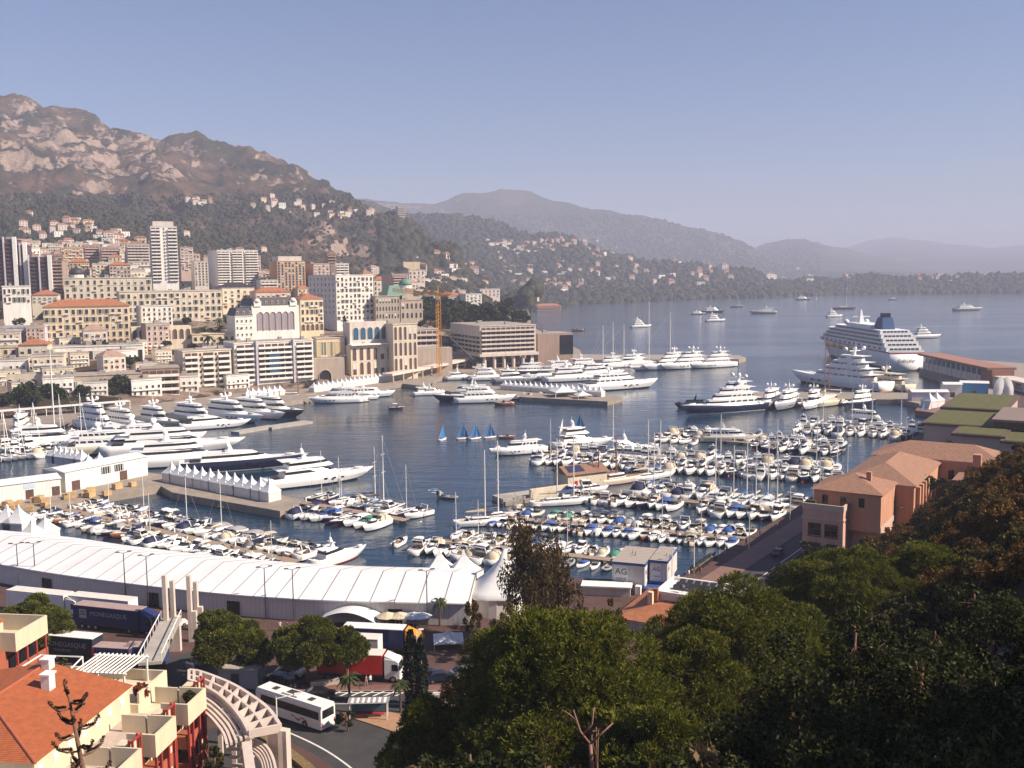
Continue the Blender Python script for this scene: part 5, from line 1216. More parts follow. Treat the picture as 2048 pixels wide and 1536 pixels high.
for px, py, yw, k, s, lb in [(1007, 810, 190, 'open_wood', 1.6, 'red brown launch leading the small boats off the centre pier'), (1032, 801, -15, 'cab_navy', 1.0, 'dark hulled cruiser behind the red brown launch'), (1058, 797, -10, 'cab_white', 1.1, 'white cruiser third from the red brown launch'),
        (1090, 794, -8, 'cab_cream', 1.0, 'cream topped cruiser off the big pagoda'), (1120, 790, -5, 'cab_navy', 1.5, 'long dark runabout moored under the big pagoda'), (1150, 790, 5, 'open_navy', 1.2, 'small dark boat right of the long dark runabout'),
        (793, 818, 5, 'open_navy', 1.0, 'dark rowing launch crossing the empty middle of the harbour'), (1155, 662, 170, 'open_wood', 2.2, 'red speedboat with a wake off the conference point'), (1660, 632, 0, 'open_white', 1.5, 'tiny white boat left of the yacht under the sloop'),
        (1014, 876, 0, 'open_wood', 1.0, 'red inflatable tending the blue sailed dinghies'), (1180, 985, 8, 'cab_hard', 1.2, 'red and white pilot boat beside the boathouse'), (1900, 760, 180, 'open_wood', 1.4, 'orange launch below the terminal pier')]:
    boat(k, at(px, py, 0), R(yw), s, lb, 'boats under way or loose')
SAILC = M('blue_sail', (.05, .22, .48), .8, .08); SAILW = M('white_sail', (.75, .75, .74), .8, .05)
def sail_dinghy(label, px, py, yaw, two=True, m=None, s=1.0):
    t = thing('sailing_dinghy', label, 'sailing dinghy', at(px, py, 0), R(yaw), 'small sailing dinghies'); S = hull_part(t, 5, 1.7, .5, [WHITE, REDP, WHITE], 8); deck_part(t, S, WHITE, .25, .1, .6, GREYC)
    mb = MB(); mb.tube([(.4, 0, .3), (.4, 0, 6)], .05, 5); mb.build('mast', STEEL, t); m = m or SAILC
    def sail(nm, P):
        mb = MB(); n = 6; A, Bq, C = map(Vector, P); rows = []
        for i in range(n + 1):
            a, c = A.lerp(C, i / n), Bq.lerp(C, i / n); rows.append([a.lerp(c, j / 4) + Vector((0, .35 * math.sin(math.pi * j / 4) * (1 - i / n), 0)) for j in range(5)])
        mb.loft(rows, 0, False, False, False); mb.build(nm, m, t, True)
    sail('mainsail', [(.3, 0, .9), (-2.2, .5, .8), (.35, 0, 5.8)])
    if two: sail('jib', [(2.3, 0, .6), (.6, .4, .8), (.5, 0, 4.6)])
    mb = MB(); mb.dome(-1, .2, 1.0, .16, 8, 5); mb.loft([[(-1 + .22 * math.cos(a) * q, .2 + .2 * math.sin(a) * q, zz) for a in [k * 1.047 for k in range(6)]] for zz, q in ((.35, .9), (.6, 1), (.9, .6))]); mb.build('crew', REDP, t)
for px, py, yw, lb in [(886, 880, 60, 'blue sailed dinghy leftmost of the line in mid harbour'), (926, 878, 20, 'blue sailed dinghy second in the line in mid harbour'), (951, 878, 30, 'blue sailed dinghy third in the line in mid harbour'), (980, 876, 20, 'blue sailed dinghy nearest the red inflatable')]:
    sail_dinghy(lb, px, py, yw)
sail_dinghy('blue sailed dinghy beyond the outer pontoon head', 1159, 857, 10); sail_dinghy('white sailed dinghy beyond the outer pontoon head', 1125, 867, 70, False, SAILW)
sail_dinghy('blue sailed dinghy hauled out on the red sailing quay', 1848, 830, 40); sail_dinghy('pale sailed dinghy hauled out beside the blue one', 1861, 828, 50, True, SAILW)
sail_dinghy('lone white sail far out near the dark yacht', 1633, 598, 60, False, SAILW)
# wakes
FOAM = M('foam', (.62, .66, .68), .9, .2, 2)
def wake(label, a, c, w0, w1):
    mb = MB(); A, Bq = at(*a, .03), at(*c, .03); d = (Bq - A); nr = Vector((-d.y, d.x, 0)).normalized(); rr = random.Random(4)
    for k in range(46):
        s = rr.random() ** 1.3; p = A.lerp(Bq, s); r_ = rr.uniform(.2, .5) * (1 - s * .5); w_ = w0 + (w1 - w0) * s; q = p + nr * rr.uniform(-w_, w_)
        mb.poly([(q.x + r_ * 1.8 * math.cos(t_), q.y + r_ * math.sin(t_), .03 + k * .0004) for t_ in [j * 1.047 for j in range(6)]])
    tag(mb.build('wake_foam', FOAM), kind='stuff')
wake('', (893, 994), (862, 978), .4, 1.6); wake('', (1140, 662), (1152, 662), 1, 2)
t = thing('floating_dock', 'long empty concrete floating dock in the left half of the harbour', 'dock', at(470, 868, 0))
for a, c, w in [((470, 868), (545, 855), 5), ((535, 858), (617, 846), 6)]:
    A, Bq = at(*a, 0) - t.location, at(*c, 0) - t.location; d = (Bq - A).normalized(); nr = Vector((-d.y, d.x, 0)) * w / 2
    mb = MB(); mb.loft([[A - nr + Vector((0, 0, -.3)), A + nr + Vector((0, 0, -.3)), A + nr + Vector((0, 0, .9)), A - nr + Vector((0, 0, .9))], [Bq - nr + Vector((0, 0, -.3)), Bq + nr + Vector((0, 0, -.3)), Bq + nr + Vector((0, 0, .9)), Bq - nr + Vector((0, 0, .9))]]); mb.build('segment', CONC, t)
# ---------------------------------------------------------------- cruise ship
CRW = M('ship_white', (.78, .78, .78), .5, .04, .2)
t = thing('cruise_ship', 'white cruise ship with tall dark blue funnel seen from her stern', 'cruise ship', at(1805, 742, 0) + Vector((1, 76, 0)), R(91))
L, B, H = 152, 23, 11.5
S = hull_part(t, L, B, H, [CRW, NAVY, CRW], 16, .62, .93, .1, .12, 1, 2.4)
mb = MB()
for a, c in zip(S, S[1:]):
    for sg in (1, -1):
        q = lambda st, f: (st[1] - st[4] * .35 * (1 - f), sg * (st[2] + .12), st[3] * f)
        mb.poly([q(a, .93), q(c, .93), q(c, .99), q(a, .99)][::sg])
mb.box(-L / 2 - .15, -L / 2 - .02, -B * .46, B * .46, H * .93, H * .99); mb.build('red_stripe', REDP, t)
z = H; x0, x1 = -L * .47, L * .40; wd = B * .95
for k in range(5):
    mb = MB(); Rr = [(x, y, zz) for zz in (z,) for x, y in ((x0, -wd / 2), (x1 - 8, -wd / 2), (x1, -wd * .25), (x1, wd * .25), (x1 - 8, wd / 2), (x0, wd / 2))]
    mb.loft([Rr, [(x, y, z + 2.446) for x, y, _ in Rr]]); dk = mb.build('deck_storey', CRW, t)
    mb = MB()
    for q in range(26):
        xa = x0 + 4 + (x1 - x0 - 16) * q / 26
        if 0 < k < 5 or q % 2:
            for sg in (1, -1): mb.poly([(xa, sg * (wd / 2 + .03), z + .7), (xa + (x1 - x0) * .026, sg * (wd / 2 + .03), z + .7), (xa + (x1 - x0) * .026, sg * (wd / 2 + .03), z + 1.95), (xa, sg * (wd / 2 + .03), z + 1.95)][::-sg])
    for q in range(7):
        y = -wd * .42 + wd * .12 * q; mb.poly([(x0 - .03, y, z + .4), (x0 - .03, y + wd * .1, z + .4), (x0 - .03, y + wd * .1, z + 2.0), (x0 - .03, y, z + 2.0)][::-1])
    tag(mb.build('cabin_window', GLASS, dk), kind='stuff')
    mb = MB(); mb.box(x0 - 3.4, x0 - .04, -wd / 2, wd / 2, z - .14, z + .14); mb.box(x0 - 3.4, x0 - 3.25, -wd / 2, wd / 2, z + .141, z + 1.15); mb.build('stern_balcony', CRW, dk)
    z += 2.45; x0 += 3.6; x1 -= 5 if k < 3 else 12; wd -= .5 if k < 3 else 1.6
mb = MB(); mb.box(x0 + 20, x1 - 12, -wd * .4, wd * .4, z, z + 2.2); mb.build('top_deckhouse', CRW, t)
mb = MB(); fx = x0 + 14
mb.loft([[(fx - 8, -4, z), (fx + 9, -4, z), (fx + 9, 4, z), (fx - 8, 4, z)], [(fx - 5, -3.2, z + 7.5), (fx + 2.5, -3.2, z + 7.5), (fx + 2.5, 3.2, z + 7.5), (fx - 5, 3.2, z + 7.5)]]); mb.build('funnel', M('funnel_blue', (.015, .06, .17), .45, .1), t)
mb = MB(); mb.box(fx - 4, fx + 1, -2.4, 2.4, z + 7.502, z + 10.2); mb.build('funnel_top', NAVY, t)
mb = MB(); mx = x1 - 20; mb.loft([[(mx - 3, -2, z), (mx + 3, -2, z), (mx + 3, 2, z), (mx - 3, 2, z)], [(mx - .5, -.4, z + 11), (mx + .5, -.4, z + 11), (mx + .5, .4, z + 11), (mx - .5, .4, z + 11)]]); mb.box(mx - .8, mx + .8, -6, 6, z + 6, z + 6.6); mb.build('mast', CRW, t)
for y in (-7, 7):
    mb = MB(); mb.dome(mx + 8, y, z + 2.4, 1.8, 10, 6); mb.build('radar_dome', CRW, t, True)
text('ship_name', 'EUROPA', 2.8, NAVY, t, (-L / 2 - .22, 0, H * .52), (R(90), 0, R(-90)))
for k in range(5):
    mb = MB(); x = -18 + k * 13; mb.tube([(x - 4, B * .49, H - 2.4), (x - 3, B * .5, H - 2.4), (x + 3, B * .5, H - 2.4), (x + 4, B * .49, H - 2.4)], [.4, 1.3, 1.3, .4], 8); mb.build('lifeboat', ORNG, t, True)
# ================================================================ the big tent and the lorry park in front
TENTR = stripes('tent_roof', (.80, .79, .78), (.55, .52, .50), .001, 'X', .6, .01, 0, .04)
TENTR = M('tent_roof_cloth', (.72, .71, .71), .6, .08, .12)
TENTW = M('tent_wall', (.66, .61, .57), .8, .06, .3)
base = [(-150, 1146), (0, 1163), (40, 1174), (122, 1188), (245, 1205), (320, 1215), (434, 1228), (567, 1240), (715, 1246), (871, 1249), (938, 1251)]
P = [at(x, y, 3) for x, y in base]
def resample(P, n):
    d = [0]
    for a, c in zip(P, P[1:]): d.append(d[-1] + (c - a).length)
    out = []
    for k in range(n):
        s = d[-1] * k / (n - 1); i = max(j for j in range(len(d) - 1) if d[j] <= s + 1e-6)
        out.append(P[i].lerp(P[i + 1], (s - d[i]) / (d[i + 1] - d[i])))
    return out
NT = 29; P = resample(P, NT)
for _ in range(4): P = [P[0]] + [(P[i - 1] + P[i] * 2 + P[i + 1]) / 4 for i in range(1, NT - 1)] + [P[-1]]
t = thing('exhibition_tent', 'very long curved white exhibition tent beside the lorry park', 'tent', P[NT // 2])
O = t.location; NR = []
for i in range(NT):
    d = P[min(i + 1, NT - 1)] - P[max(i - 1, 0)]; NR.append(Vector((-d.y, d.x, 0)).normalized())
EV, RG, WD = 3.7, 6.0, 9.5
prof = [(0.02, 0, .0), (0, EV, 0), (-.35, EV - .05, 1), (-.35, EV + .12, 1), (WD, RG, 1), (WD * 2 + .35, EV + .12, 1)]
wall, roof = MB(), MB()
for i in range(NT - 1):
    def pt(j, o, z): return P[j] - O + NR[j] * o + Vector((0, 0, z))
    sag = .05
    wall.poly([pt(i, 0, 0), pt(i + 1, 0, 0), pt(i + 1, 0, EV), pt(i, 0, EV)]); wall.poly([pt(i, WD * 2, 0), pt(i, WD * 2, EV), pt(i + 1, WD * 2, EV), pt(i + 1, WD * 2, 0)])
    rows = []
    for j in range(5):
        f = j / 4; A = P[i].lerp(P[i + 1], f) - O; n_ = NR[i].lerp(NR[i + 1], f); dip = -sag * math.sin(math.pi * f)
        rows.append([A + n_ * -.4 + Vector((0, 0, EV - .1)), A + n_ * -.4 + Vector((0, 0, EV + .12)), A + n_ * (WD * .5) + Vector((0, 0, (EV + RG) / 2 + .1 + dip)), A + n_ * WD + Vector((0, 0, RG + dip * .3)), A + n_ * WD * 1.5 + Vector((0, 0, (EV + RG) / 2 + .1 + dip)), A + n_ * (WD * 2 + .4) + Vector((0, 0, EV + .1))])
    roof.loft(rows, 0, False, False, False)
for j in (0, NT - 1):
    wall.poly([pt(j, 0, 0) if False else P[j] - O + NR[j] * o + Vector((0, 0, z)) for o, z in ((0, 0), (WD * 2, 0), (WD * 2, EV), (WD, RG - .1), (0, EV))])
roof.build('roof', TENTR, t, False); wl = wall.build('wall', TENTW, t)
mb = MB()
for j in range(NT):
    a, c, e = (P[j] - O + NR[j] * o + Vector((0, 0, z)) for o, z in ((-.42, EV + .14), (WD, RG + .05), (WD * 2, EV + .16))); mb.tube([a, c, e], .07, 4)
tag(mb.build('rib', M('rib_grey', (.24, .23, .24), .6), t), kind='stuff')
mb = MB()
for j in range(NT - 1):
    for q in range(5):
        p = P[j].lerp(P[j + 1], q / 5) - O - NR[j] * .03; d = (P[j + 1] - P[j]).normalized(); mb.poly([p - d * .03, p + d * .03, p + d * .03 + Vector((0, 0, EV - .2)), p - d * .03 + Vector((0, 0, EV - .2))])
tag(mb.build('wall_seam', M('seam_grey', (.50, .46, .43), .8), t), kind='stuff')
for px in (98, 300, 468, 808):
    j = min(range(NT), key=lambda j: abs(proj(P[j])[0] - px)); d = (P[min(j + 1, NT - 1)] - P[j - 1]).normalized(); A = P[j] - O - NR[j] * .08
    mb = MB(); mb.poly([A - d * 1.1, A + d * 1.1, A + d * 1.1 + Vector((0, 0, 2.5)), A - d * 1.1 + Vector((0, 0, 2.5))]); dr = mb.build('door', GLASS, t)
    mb = MB()
    for f in (-1.15, 0, 1.15): mb.box(*(lambda q: (q.x - .06, q.x + .06, q.y - .1, q.y + .02, 0, 2.55))(A + d * f))
    mb.build('door_frame', DARKM, dr)
# pointed tents
def pagoda(label, p, s, h=2.6, ph=3.2, rz=0, grp='pointed white tents', wallm=CANV, open_=False):
    t = thing('pagoda_tent', label, 'tent', p, rz, grp); mb = MB(); a = s / 2; rings = []
    for f in (0, .12, .28, .48, .7, 1):
        q = a * (1 - f) ** 1.7 + .05; rings.append([(-q, -q, h + ph * f), (q, -q, h + ph * f), (q, q, h + ph * f), (-q, q, h + ph * f)])
    mb.loft([[(x, y, z - .35) for x, y, z in rings[0]]] + rings, 0, False, True); mb.build('roof', CANV, t)
    mb = MB()
    if open_:
        for x in (-a + .1, a - .1):
            for y in (-a + .1, a - .1): mb.box(x - .1, x + .1, y - .1, y + .1, 0, h)
        mb.build('post', WPAINT, t)
    else: mb.box(-a + .05, a - .05, -a + .05, a - .05, 0, h - .02); mb.build('wall', TENTW, t)
    return t
PG = []
def pag(label, p, s, rz, grp, **k):
    for (q, kw, ss) in PG:
        if kw == (k.get('open_'), k.get('ph')): return dup(q, p, rz, s / ss, label, grp)
    q = pagoda(label, p, s, rz=rz, grp=grp, **k); PG.append((q, (k.get('open_'), k.get('ph')), s)); return q
def prow(a, c, n, s, label, grp, z=2, **k):
    A, Bq = at(*a, z), at(*c, z); d = Bq - A
    for i in range(n): pag(f'{label}, {ordinal(i + 1)} from the left', A + d * (i / max(1, n - 1)), s, math.atan2(d.y, d.x), grp, **k)
prow((345, 962), (540, 1000), 13, 4.2, 'pointed white tent in the row on the left pier', 'pointed tents on the left pier')
prow((112, 925), (165, 932), 6, 4.0, 'pointed white tent behind the flat pier hall', 'pointed tents behind the pier hall')
prow((178, 937), (200, 934), 2, 3.4, 'small pointed tent at the rear of the pier hall', 'small pointed tents')
prow((-6, 1066), (40, 1068), 3, 5.0, 'pointed white tent behind the left end of the big tent', 'pointed tents behind the big tent', z=3)
prow((66, 1090), (92, 1082), 2, 4.2, 'smaller pointed tent near the pontoon foot', 'pointed tents near the pontoon foot', z=3)
prow((1010, 779), (1200, 793), 19, 3.7, 'small pointed tent along the centre pier', 'small pointed tents on the centre pier')
prow((495, 797), (560, 790), 7, 3.8, 'pointed white tent on the quay before the white block', 'pointed tents before the white block')
prow((628, 784), (775, 762), 18, 3.8, 'pointed white tent along the quay right of the white block', 'pointed tents along the far quay')
pag('big white pagoda standing alone on the centre pier', at(1125, 792, 2), 11, .3, 'large pagodas', open_=True, ph=3.2)
pag('medium white pagoda right of the big pagoda on the pier', at(1165, 796, 2), 7, .3, 'large pagodas', open_=True, ph=3.2)
pag('white pagoda behind the orange lorry cab', at(897, 1290, 3), 4.6, .1, 'large pagodas', open_=True, ph=3.2)
pag('white peak rising behind the right end of the big tent', at(880, 1170, 3), 6, 0, 'peaks behind the big tent', ph=4.4)
pag('white peak nearest the wavy end tent', at(928, 1172, 3), 6, 0, 'peaks behind the big tent', ph=4.4)
# wavy end tent
t = thing('peak_tent', 'large wavy white tent with a high twisted peak at the end of the exhibition tent', 'tent', P[-1] + Vector((4.5, 8, 0))); mb = MB(); rg = []
for f in (0, .08, .18, .32, .5, .72, 1):
    rg.append([(math.cos(a) * (5.4 * (1 - f) ** 1.9 + .3) * (1 + .06 * math.sin(a * 5) * (1 - f)) + f * 1.5, math.sin(a) * (5.4 * (1 - f) ** 1.9 + .3) * (1 + .06 * math.sin(a * 5)), 3.6 + 7.0 * f) for a in [k * math.pi / 12 for k in range(24)]])
mb.loft([[(x, y, z - .4) for x, y, z in rg[0]]] + rg, 0, False, True); mb.build('roof', CANV, t, True)
mb = MB(); mb.loft([[(math.cos(a) * 5.2, math.sin(a) * 5.2, z) for a in [k * math.pi / 12 for k in range(24)]] for z in (0, 3.2)], 0, False, False); mb.build('wall', TENTW, t)
# pier hall
def pier_hall(label, a, c, dep, h, z=2):
    A, Bq = at(*a, z), at(*c, z); d = Bq - A; L = d.length; t = thing('pier_hall', label, 'hall', A, math.atan2(d.y, d.x), 'white halls on the left pier')
    HALLW = stripes('hall_wall', (.74, .72, .66), (.45, .43, .40), .35, 'X', .7, .06, .1)
    mb = MB(); mb.box(0, L, 0, dep, 0, h); mb.build('wall', HALLW, t)
    mb = MB(); mb.loft([[(-.3, -.3, h), (-.3, dep / 2, h + .9), (-.3, dep + .3, h)], [(L + .3, -.3, h), (L + .3, dep / 2, h + .9), (L + .3, dep + .3, h)]]); mb.build('roof', CANV, t)
    return t, L
t, L = pier_hall('lower white hall at the left border of the pier', (-70, 1016), (123, 990), 9, 4.6)
for x in (L * .62, L * .9):
    mb = MB(); mb.box(x, x + 2, -.06, -.001, .1, 2.6); mb.build('door', SHUT, t)
mb = MB(); mb.box(L * .60, L * .72, -.08, -.001, 3, 4.2); mb.build('sign', M('pale_blue_sign', (.45, .55, .66), .6), t)
t, L = pier_hall('taller white hall with dark windows and a door on the pier', (132, 985), (296, 950), 10, 5.6)
for x in (L * .42, L * .58):
    mb = MB(); mb.box(x, x + L * .11, -.08, -.001, 3, 5); w_ = mb.build('window', GLASS, t)
    for q in range(4):
        mb = MB(); mb.box(x + L * .11 * (q + .4) / 4, x + L * .11 * (q + .6) / 4, -.12, -.081, 3, 5); mb.build('curtain', CANV, w_)
for x in (L * .07, L * .64):
    mb = MB(); mb.box(x, x + 2.6, -.06, -.001, .1, 2.8); mb.build('door', SHUT, t)
cr = random.Random(9); BOXM = M('cardboard', (.50, .33, .16), .9, .2, 1); proto = thing('crate', 'plywood crate standing on the pier before the white halls', 'crate', at(60, 1022, 2), .3, 'crates on the left pier')
mb = MB(); mb.box(-.9, .9, -.6, .6, .1, 1.3); mb.build('box', BOXM, proto); mb = MB(); [mb.box(-.9, .9, y - .08, y + .08, 0, .099) for y in (-.5, 0, .5)]; mb.build('pallet', TEAK, proto)
for k in range(22):
    px = cr.uniform(10, 300); dup(proto, at(px, 1022 - px * .165 + cr.uniform(-6, 5), 2), cr.uniform(0, 3), cr.uniform(.7, 1.4), 'plywood crate standing on the pier before the white halls', 'crates on the left pier')
# long white awning on the back quay
for lb, a, c, z, wd, hh in [('long white canopy roof along the left back quay', (-60, 845), (262, 818), 2, 5, 3.4)]:
    A, Bq = at(*a, z), at(*c, z); d = Bq - A; t = thing('quay_canopy', lb, 'canopy', A, math.atan2(d.y, d.x)); mb = MB(); mb.box(0, d.length, 0, wd, hh, hh + .3); mb.build('roof', CANV, t)
    for k in range(12):
        mb = MB(); x = .3 + k * (d.length - .6) / 11; mb.box(x - .12, x + .12, .2, .44, 0, hh - .002); mb.build('post', WPAINT, t)
# ---------------------------------------------------------------- lorries
def wheel(par, x, y, r=.5, w=.3, axis=1):
    mb = MB(); mb.tube([(x, y - w / 2, r), (x, y + w / 2, r)], r, 14); o = mb.build('wheel', BLACK, par)
    mb = MB(); mb.tube([(x, y - w / 2 - .02, r), (x, y + w / 2 + .02, r)], r * .5, 10); mb.build('rim', STEEL, o)
def lorry(label, p, yaw, col, cab=None, L=13.4, roofm=None, txt=None, txt2=None, logo=False, cablow=None, cat='lorry', name='lorry', s=1.0):
    """trailer along local X, front end at +L/2; cab in front of it"""
    t = thing(name, label, cat, p, yaw, 'lorries in the park'); t.scale = (s, s, s); mb = MB(); mb.box(-L / 2, L / 2, -1.25, 1.25, 1.15, 3.9); b_ = mb.build('trailer_box', col, t)
    mb = MB(); mb.box(-L / 2 - .02, L / 2 + .02, -1.27, 1.27, 3.901, 4.0); mb.build('trailer_roof', roofm or M('dusty_white', (.62, .58, .53), .8, .12), b_)
    mb = MB(); mb.box(-L / 2 + .1, L / 2 - .1, -1.1, 1.1, .75, 1.149); mb.build('chassis', DARKM, t)
    for x in (-L / 2 + 1.6, -L / 2 + 2.9, -L / 2 + 4.2):
        for y in (-1.05, 1.05): wheel(t, x, y)
    if txt: text('lettering', txt, 1.05, M('faded_white', (.45, .45, .47), .7), b_, (.6, -1.265, 2.75), (R(90), 0, 0))
    if txt2: text('lettering', txt2, .55, M('faded_white', (.45, .45, .47), .7), b_, (0, -1.265, 1.85), (R(90), 0, 0))
    if logo:
        mb = MB(); mb.box(-L / 2 + 1.2, -L / 2 + 2.6, -1.27, -1.251, 1.9, 3.4); lg = mb.build('emblem', M('faded_white', (.45, .45, .47), .7), b_)
        mb = MB(); mb.box(-L / 2 + 1.45, -L / 2 + 2.35, -1.28, -1.271, 2.95, 3.1); mb.box(-L / 2 + 1.45, -L / 2 + 2.35, -1.28, -1.271, 2.5, 2.65); mb.build('emblem_bar', NAVY, lg)
    if cab:
        x0 = L / 2 + .35; mb = MB()
        side = [(x0, .55), (x0 + 2.15, .55), (x0 + 2.2, 1.7), (x0 + 2.0, 3.0), (x0 + 1.6, 3.25), (x0, 3.45)]
        mb.loft([[(x, -1.22, z) for x, z in side], [(x, 1.22, z) for x, z in side]]); cb = mb.build('cab', cab, t)
        mb = MB(); mb.loft([[(x0 + 1.5, -1.1, 3.27), (x0, -1.1, 3.47), (x0, -1.1, 3.9)], [(x0 + 1.5, 1.1, 3.27), (x0, 1.1, 3.47), (x0, 1.1, 3.9)]]); mb.build('wind_deflector', cab, cb)
        mb = MB(); mb.poly([(x0 + 2.215, -1.08, 1.75), (x0 + 2.215, 1.08, 1.75), (x0 + 2.035, 1.0, 2.85), (x0 + 2.035, -1.0, 2.85)]); mb.build('windscreen', GLASS, cb)
        for sg in (-1, 1):
            mb = MB(); mb.poly([(x0 + 1.05, sg * 1.235, 1.75), (x0 + 2.0, sg * 1.235, 1.75), (x0 + 1.85, sg * 1.235, 2.7), (x0 + 1.05, sg * 1.235, 2.7)][::-sg]); mb.build('side_window', GLASS, cb)
            mb = MB(); mb.box(x0 + 2.15, x0 + 2.35, sg * 1.35 - .12, sg * 1.35 + .12, 2.0, 2.7); mb.build('mirror', DARKM, cb)
            mb = MB(); mb.box(x0 + 2.2, x0 + 2.26, sg * .9 - .2, sg * .9 + .2, .8, 1.0); mb.build('headlight', M('lamp_lens', (.8, .8, .75), .1), cb)
        mb = MB(); mb.box(x0 + 1.7, x0 + 2.25, -1.24, 1.24, .4, .72); mb.box(x0 + 2.2, x0 + 2.24, -.8, .8, 1.05, 1.6); mb.build('bumper', cablow or cab, cb)
        for x in (x0 + 1.2, x0 - .9 - 1.2):
            for y in (-1.08, 1.08): wheel(t, x, y)
        mb = MB(); mb.box(x0 - 3, x0 + 1.8, -.5, .5, .5, .74); mb.build('tractor_frame', DARKM, t)
    return t
BLUEP = M('deep_blue_paint', (.018, .03, .11), .4, .12, .4); DKGR = M('dark_green_blue_paint', (.022, .028, .045), .5, .15, .4); MIDB = M('container_blue', (.025, .045, .12), .6, .2, .5)
ORNP = M('orange_paint', (.62, .26, .02), .4, .1); REDB = M('bright_red_paint', (.50, .022, .018), .45, .1, .4); WT = M('truck_white', (.75, .73, .70), .45, .06)
lorry('deep blue lorry with MONEGASQUE lettering, emblem and a blue and red cab', at(222, 1258, 3), R(-17), BLUEP, BLUEP, 12.5, M('rosy_tarp', (.34, .25, .23), .8), 'MONEGASQUE', None, True, REDB)
lorry('white lorry with white cab behind the left stone pine', at(82, 1226, 3), R(-17), WT, WT, 12)
lorry('white trailer parked behind the deep blue lettered lorry', at(208, 1238, 3), R(-17), WT, None, 12, name='trailer')
lorry('dark trailer with faded MONEGASQUE lettering left of the blue containers', at(137, 1318, 3), R(-14), DKGR, None, 10.5, WT, 'MONEGASQUE', 'TRANSPORT', name='trailer')
def container(label, p, yaw, L=6.0):
    t = thing('shipping_container', label, 'container', p, yaw, 'blue containers beside the dark trailer'); mb = MB(); mb.box(-L / 2, L / 2, -1.22, 1.22, .3, 3.0); b_ = mb.build('box', MIDB, t)
    mb = MB(); [mb.box(-L / 2 + .25 + k * .4, -L / 2 + .4 + k * .4, -1.27, -1.221, .45, 2.85) for k in range(int(L / .4))]; tag(mb.build('corrugation', MIDB, b_), kind='stuff')
    mb = MB(); mb.box(-L / 2, L / 2, -1.2, 1.2, 3.001, 3.08); mb.build('roof', M('rosy_tarp', (.34, .25, .23), .8), t)
    for x in (-L / 2 + .1, L / 2 - .1):
        mb = MB(); mb.box(x - .12, x + .12, -1.3, -1.222, .3, 3.0); mb.build('corner_post', REDP, t)
container('blue container beside the dark lettered trailer', at(232, 1330, 3), R(-10)); container('blue container nearest the white mast gateway', at(294, 1328, 3), R(-4))
lorry('blue trailer coupled to an orange cab before the white arched canopy', at(750, 1302, 3), R(-9), BLUEP, ORNP, 9.5, WT, None, None, False, ORNP)
lorry('white trailer between the blue trailer and the red lorry', at(700, 1322, 3), R(-9), WT, None, 9.5, name='trailer')
lorry('bright red trailer with a tall white cab', at(704, 1356, 3), R(-7), REDB, WT, 9.5, M('dusty_white', (.62, .58, .53), .8, .12))
mb = None
# ---------------------------------------------------------------- cars, motorcycles, people
def car(label, p, yaw, col, grp=None, s=1.0):
    t = thing('parked_car', label, 'car', p, yaw, grp); t.scale = (s, s, s); mb = MB(); side = [(-2.05, .3), (2.0, .3), (2.1, .65), (1.9, .85), (1.1, .95), (.4, 1.42), (-.9, 1.45), (-1.7, 1.0), (-2.1, .92)]
    mb.loft([[(x, -.82 + (.12 if z > 1.2 else 0), z) for x, z in side], [(x, .82 - (.12 if z > 1.2 else 0), z) for x, z in side]]); mb.build('body', col, t)
    mb = MB()
    for sg in (1, -1): mb.poly([(-1.45, sg * .815, 1.0), (.9, sg * .815, .98), (.35, sg * .735, 1.36), (-.9, sg * .735, 1.38)][::-sg])
    mb.poly([(1.13, -.74, .97), (1.13, .74, .97), (.47, .64, 1.4), (.47, -.64, 1.4)]); mb.poly([(-1.72, .74, 1.03), (-1.72, -.74, 1.03), (-.98, -.64, 1.43), (-.98, .64, 1.43)]); mb.build('window', GLASS, t)
    for x in (-1.3, 1.3):
        for y in (-.74, .74): wheel(t, x, y, .32, .2)
    return t
CARS = {k: car(f'{k} car parked by the quay road', (0, 0, 3), 0, c) for k, c in (('white', WT), ('dark', M('black_paint', (.012, .012, .016), .25)), ('silver', STEEL), ('navy', NAVY))}
cu = set()
def putcar(k, px, py, yaw, label, grp='cars', z=3):
    p = at(px, py, z)
    if k not in cu: cu.add(k); o = CARS[k]; o.location = p; o.rotation_euler = (0, 0, R(yaw)); o['label'] = label; o['group'] = grp
    else: dup(CARS[k], p, R(yaw), 1, label, grp)
putcar('white', 350, 1254, 35, 'white car beside the mast gateway'); putcar('dark', 858, 1358, 10, 'dark car parked right of the red lorry cab'); putcar('navy', 882, 1362, 12, 'navy car half hidden by the great pine'); putcar('dark', 560, 1366, -10, 'dark car under the right stone pine')
for k, (px, py, c) in enumerate([(700, 748, 'white'), (720, 745, 'silver'), (735, 744, 'white'), (760, 742, 'dark'), (1080, 730, 'white'), (1095, 729, 'navy'), (1110, 728, 'silver'), (160, 770, 'silver'), (40, 775, 'dark')]):
    p = hit(px, py); q = at(px, py, 2); putcar(c, px, py, 15, f'{c} car {["below the seaside hall", "on the far road by the rocks", "parked near the crane", "under the flyover"][k % 4]}, {ordinal(k + 1)} along the far road', 'cars on the far road', z=(p.z if p is not None and p.y < q.y else 2))
for k, (f, off, c, yw) in enumerate([(.10, -3.2, 'white', 56), (.17, 2.2, 'dark', 236), (.24, -3.4, 'silver', 56), (.33, 2.4, 'white', 236), (.46, -3.2, 'dark', 56), (.6, 2.2, 'silver', 236)]):
    q_ = Vector((36, 168, 0)).lerp(Vector((150, 337, 0)), f) + Vector((.83, -.56, 0)) * -off; px_, py_ = proj((q_.x, q_.y, 3.01)); putcar(c, px_, py_, yw, f'{c} car on the right quay road, {ordinal(k + 1)} from the boat office', 'cars on the right quay road', 3.01)
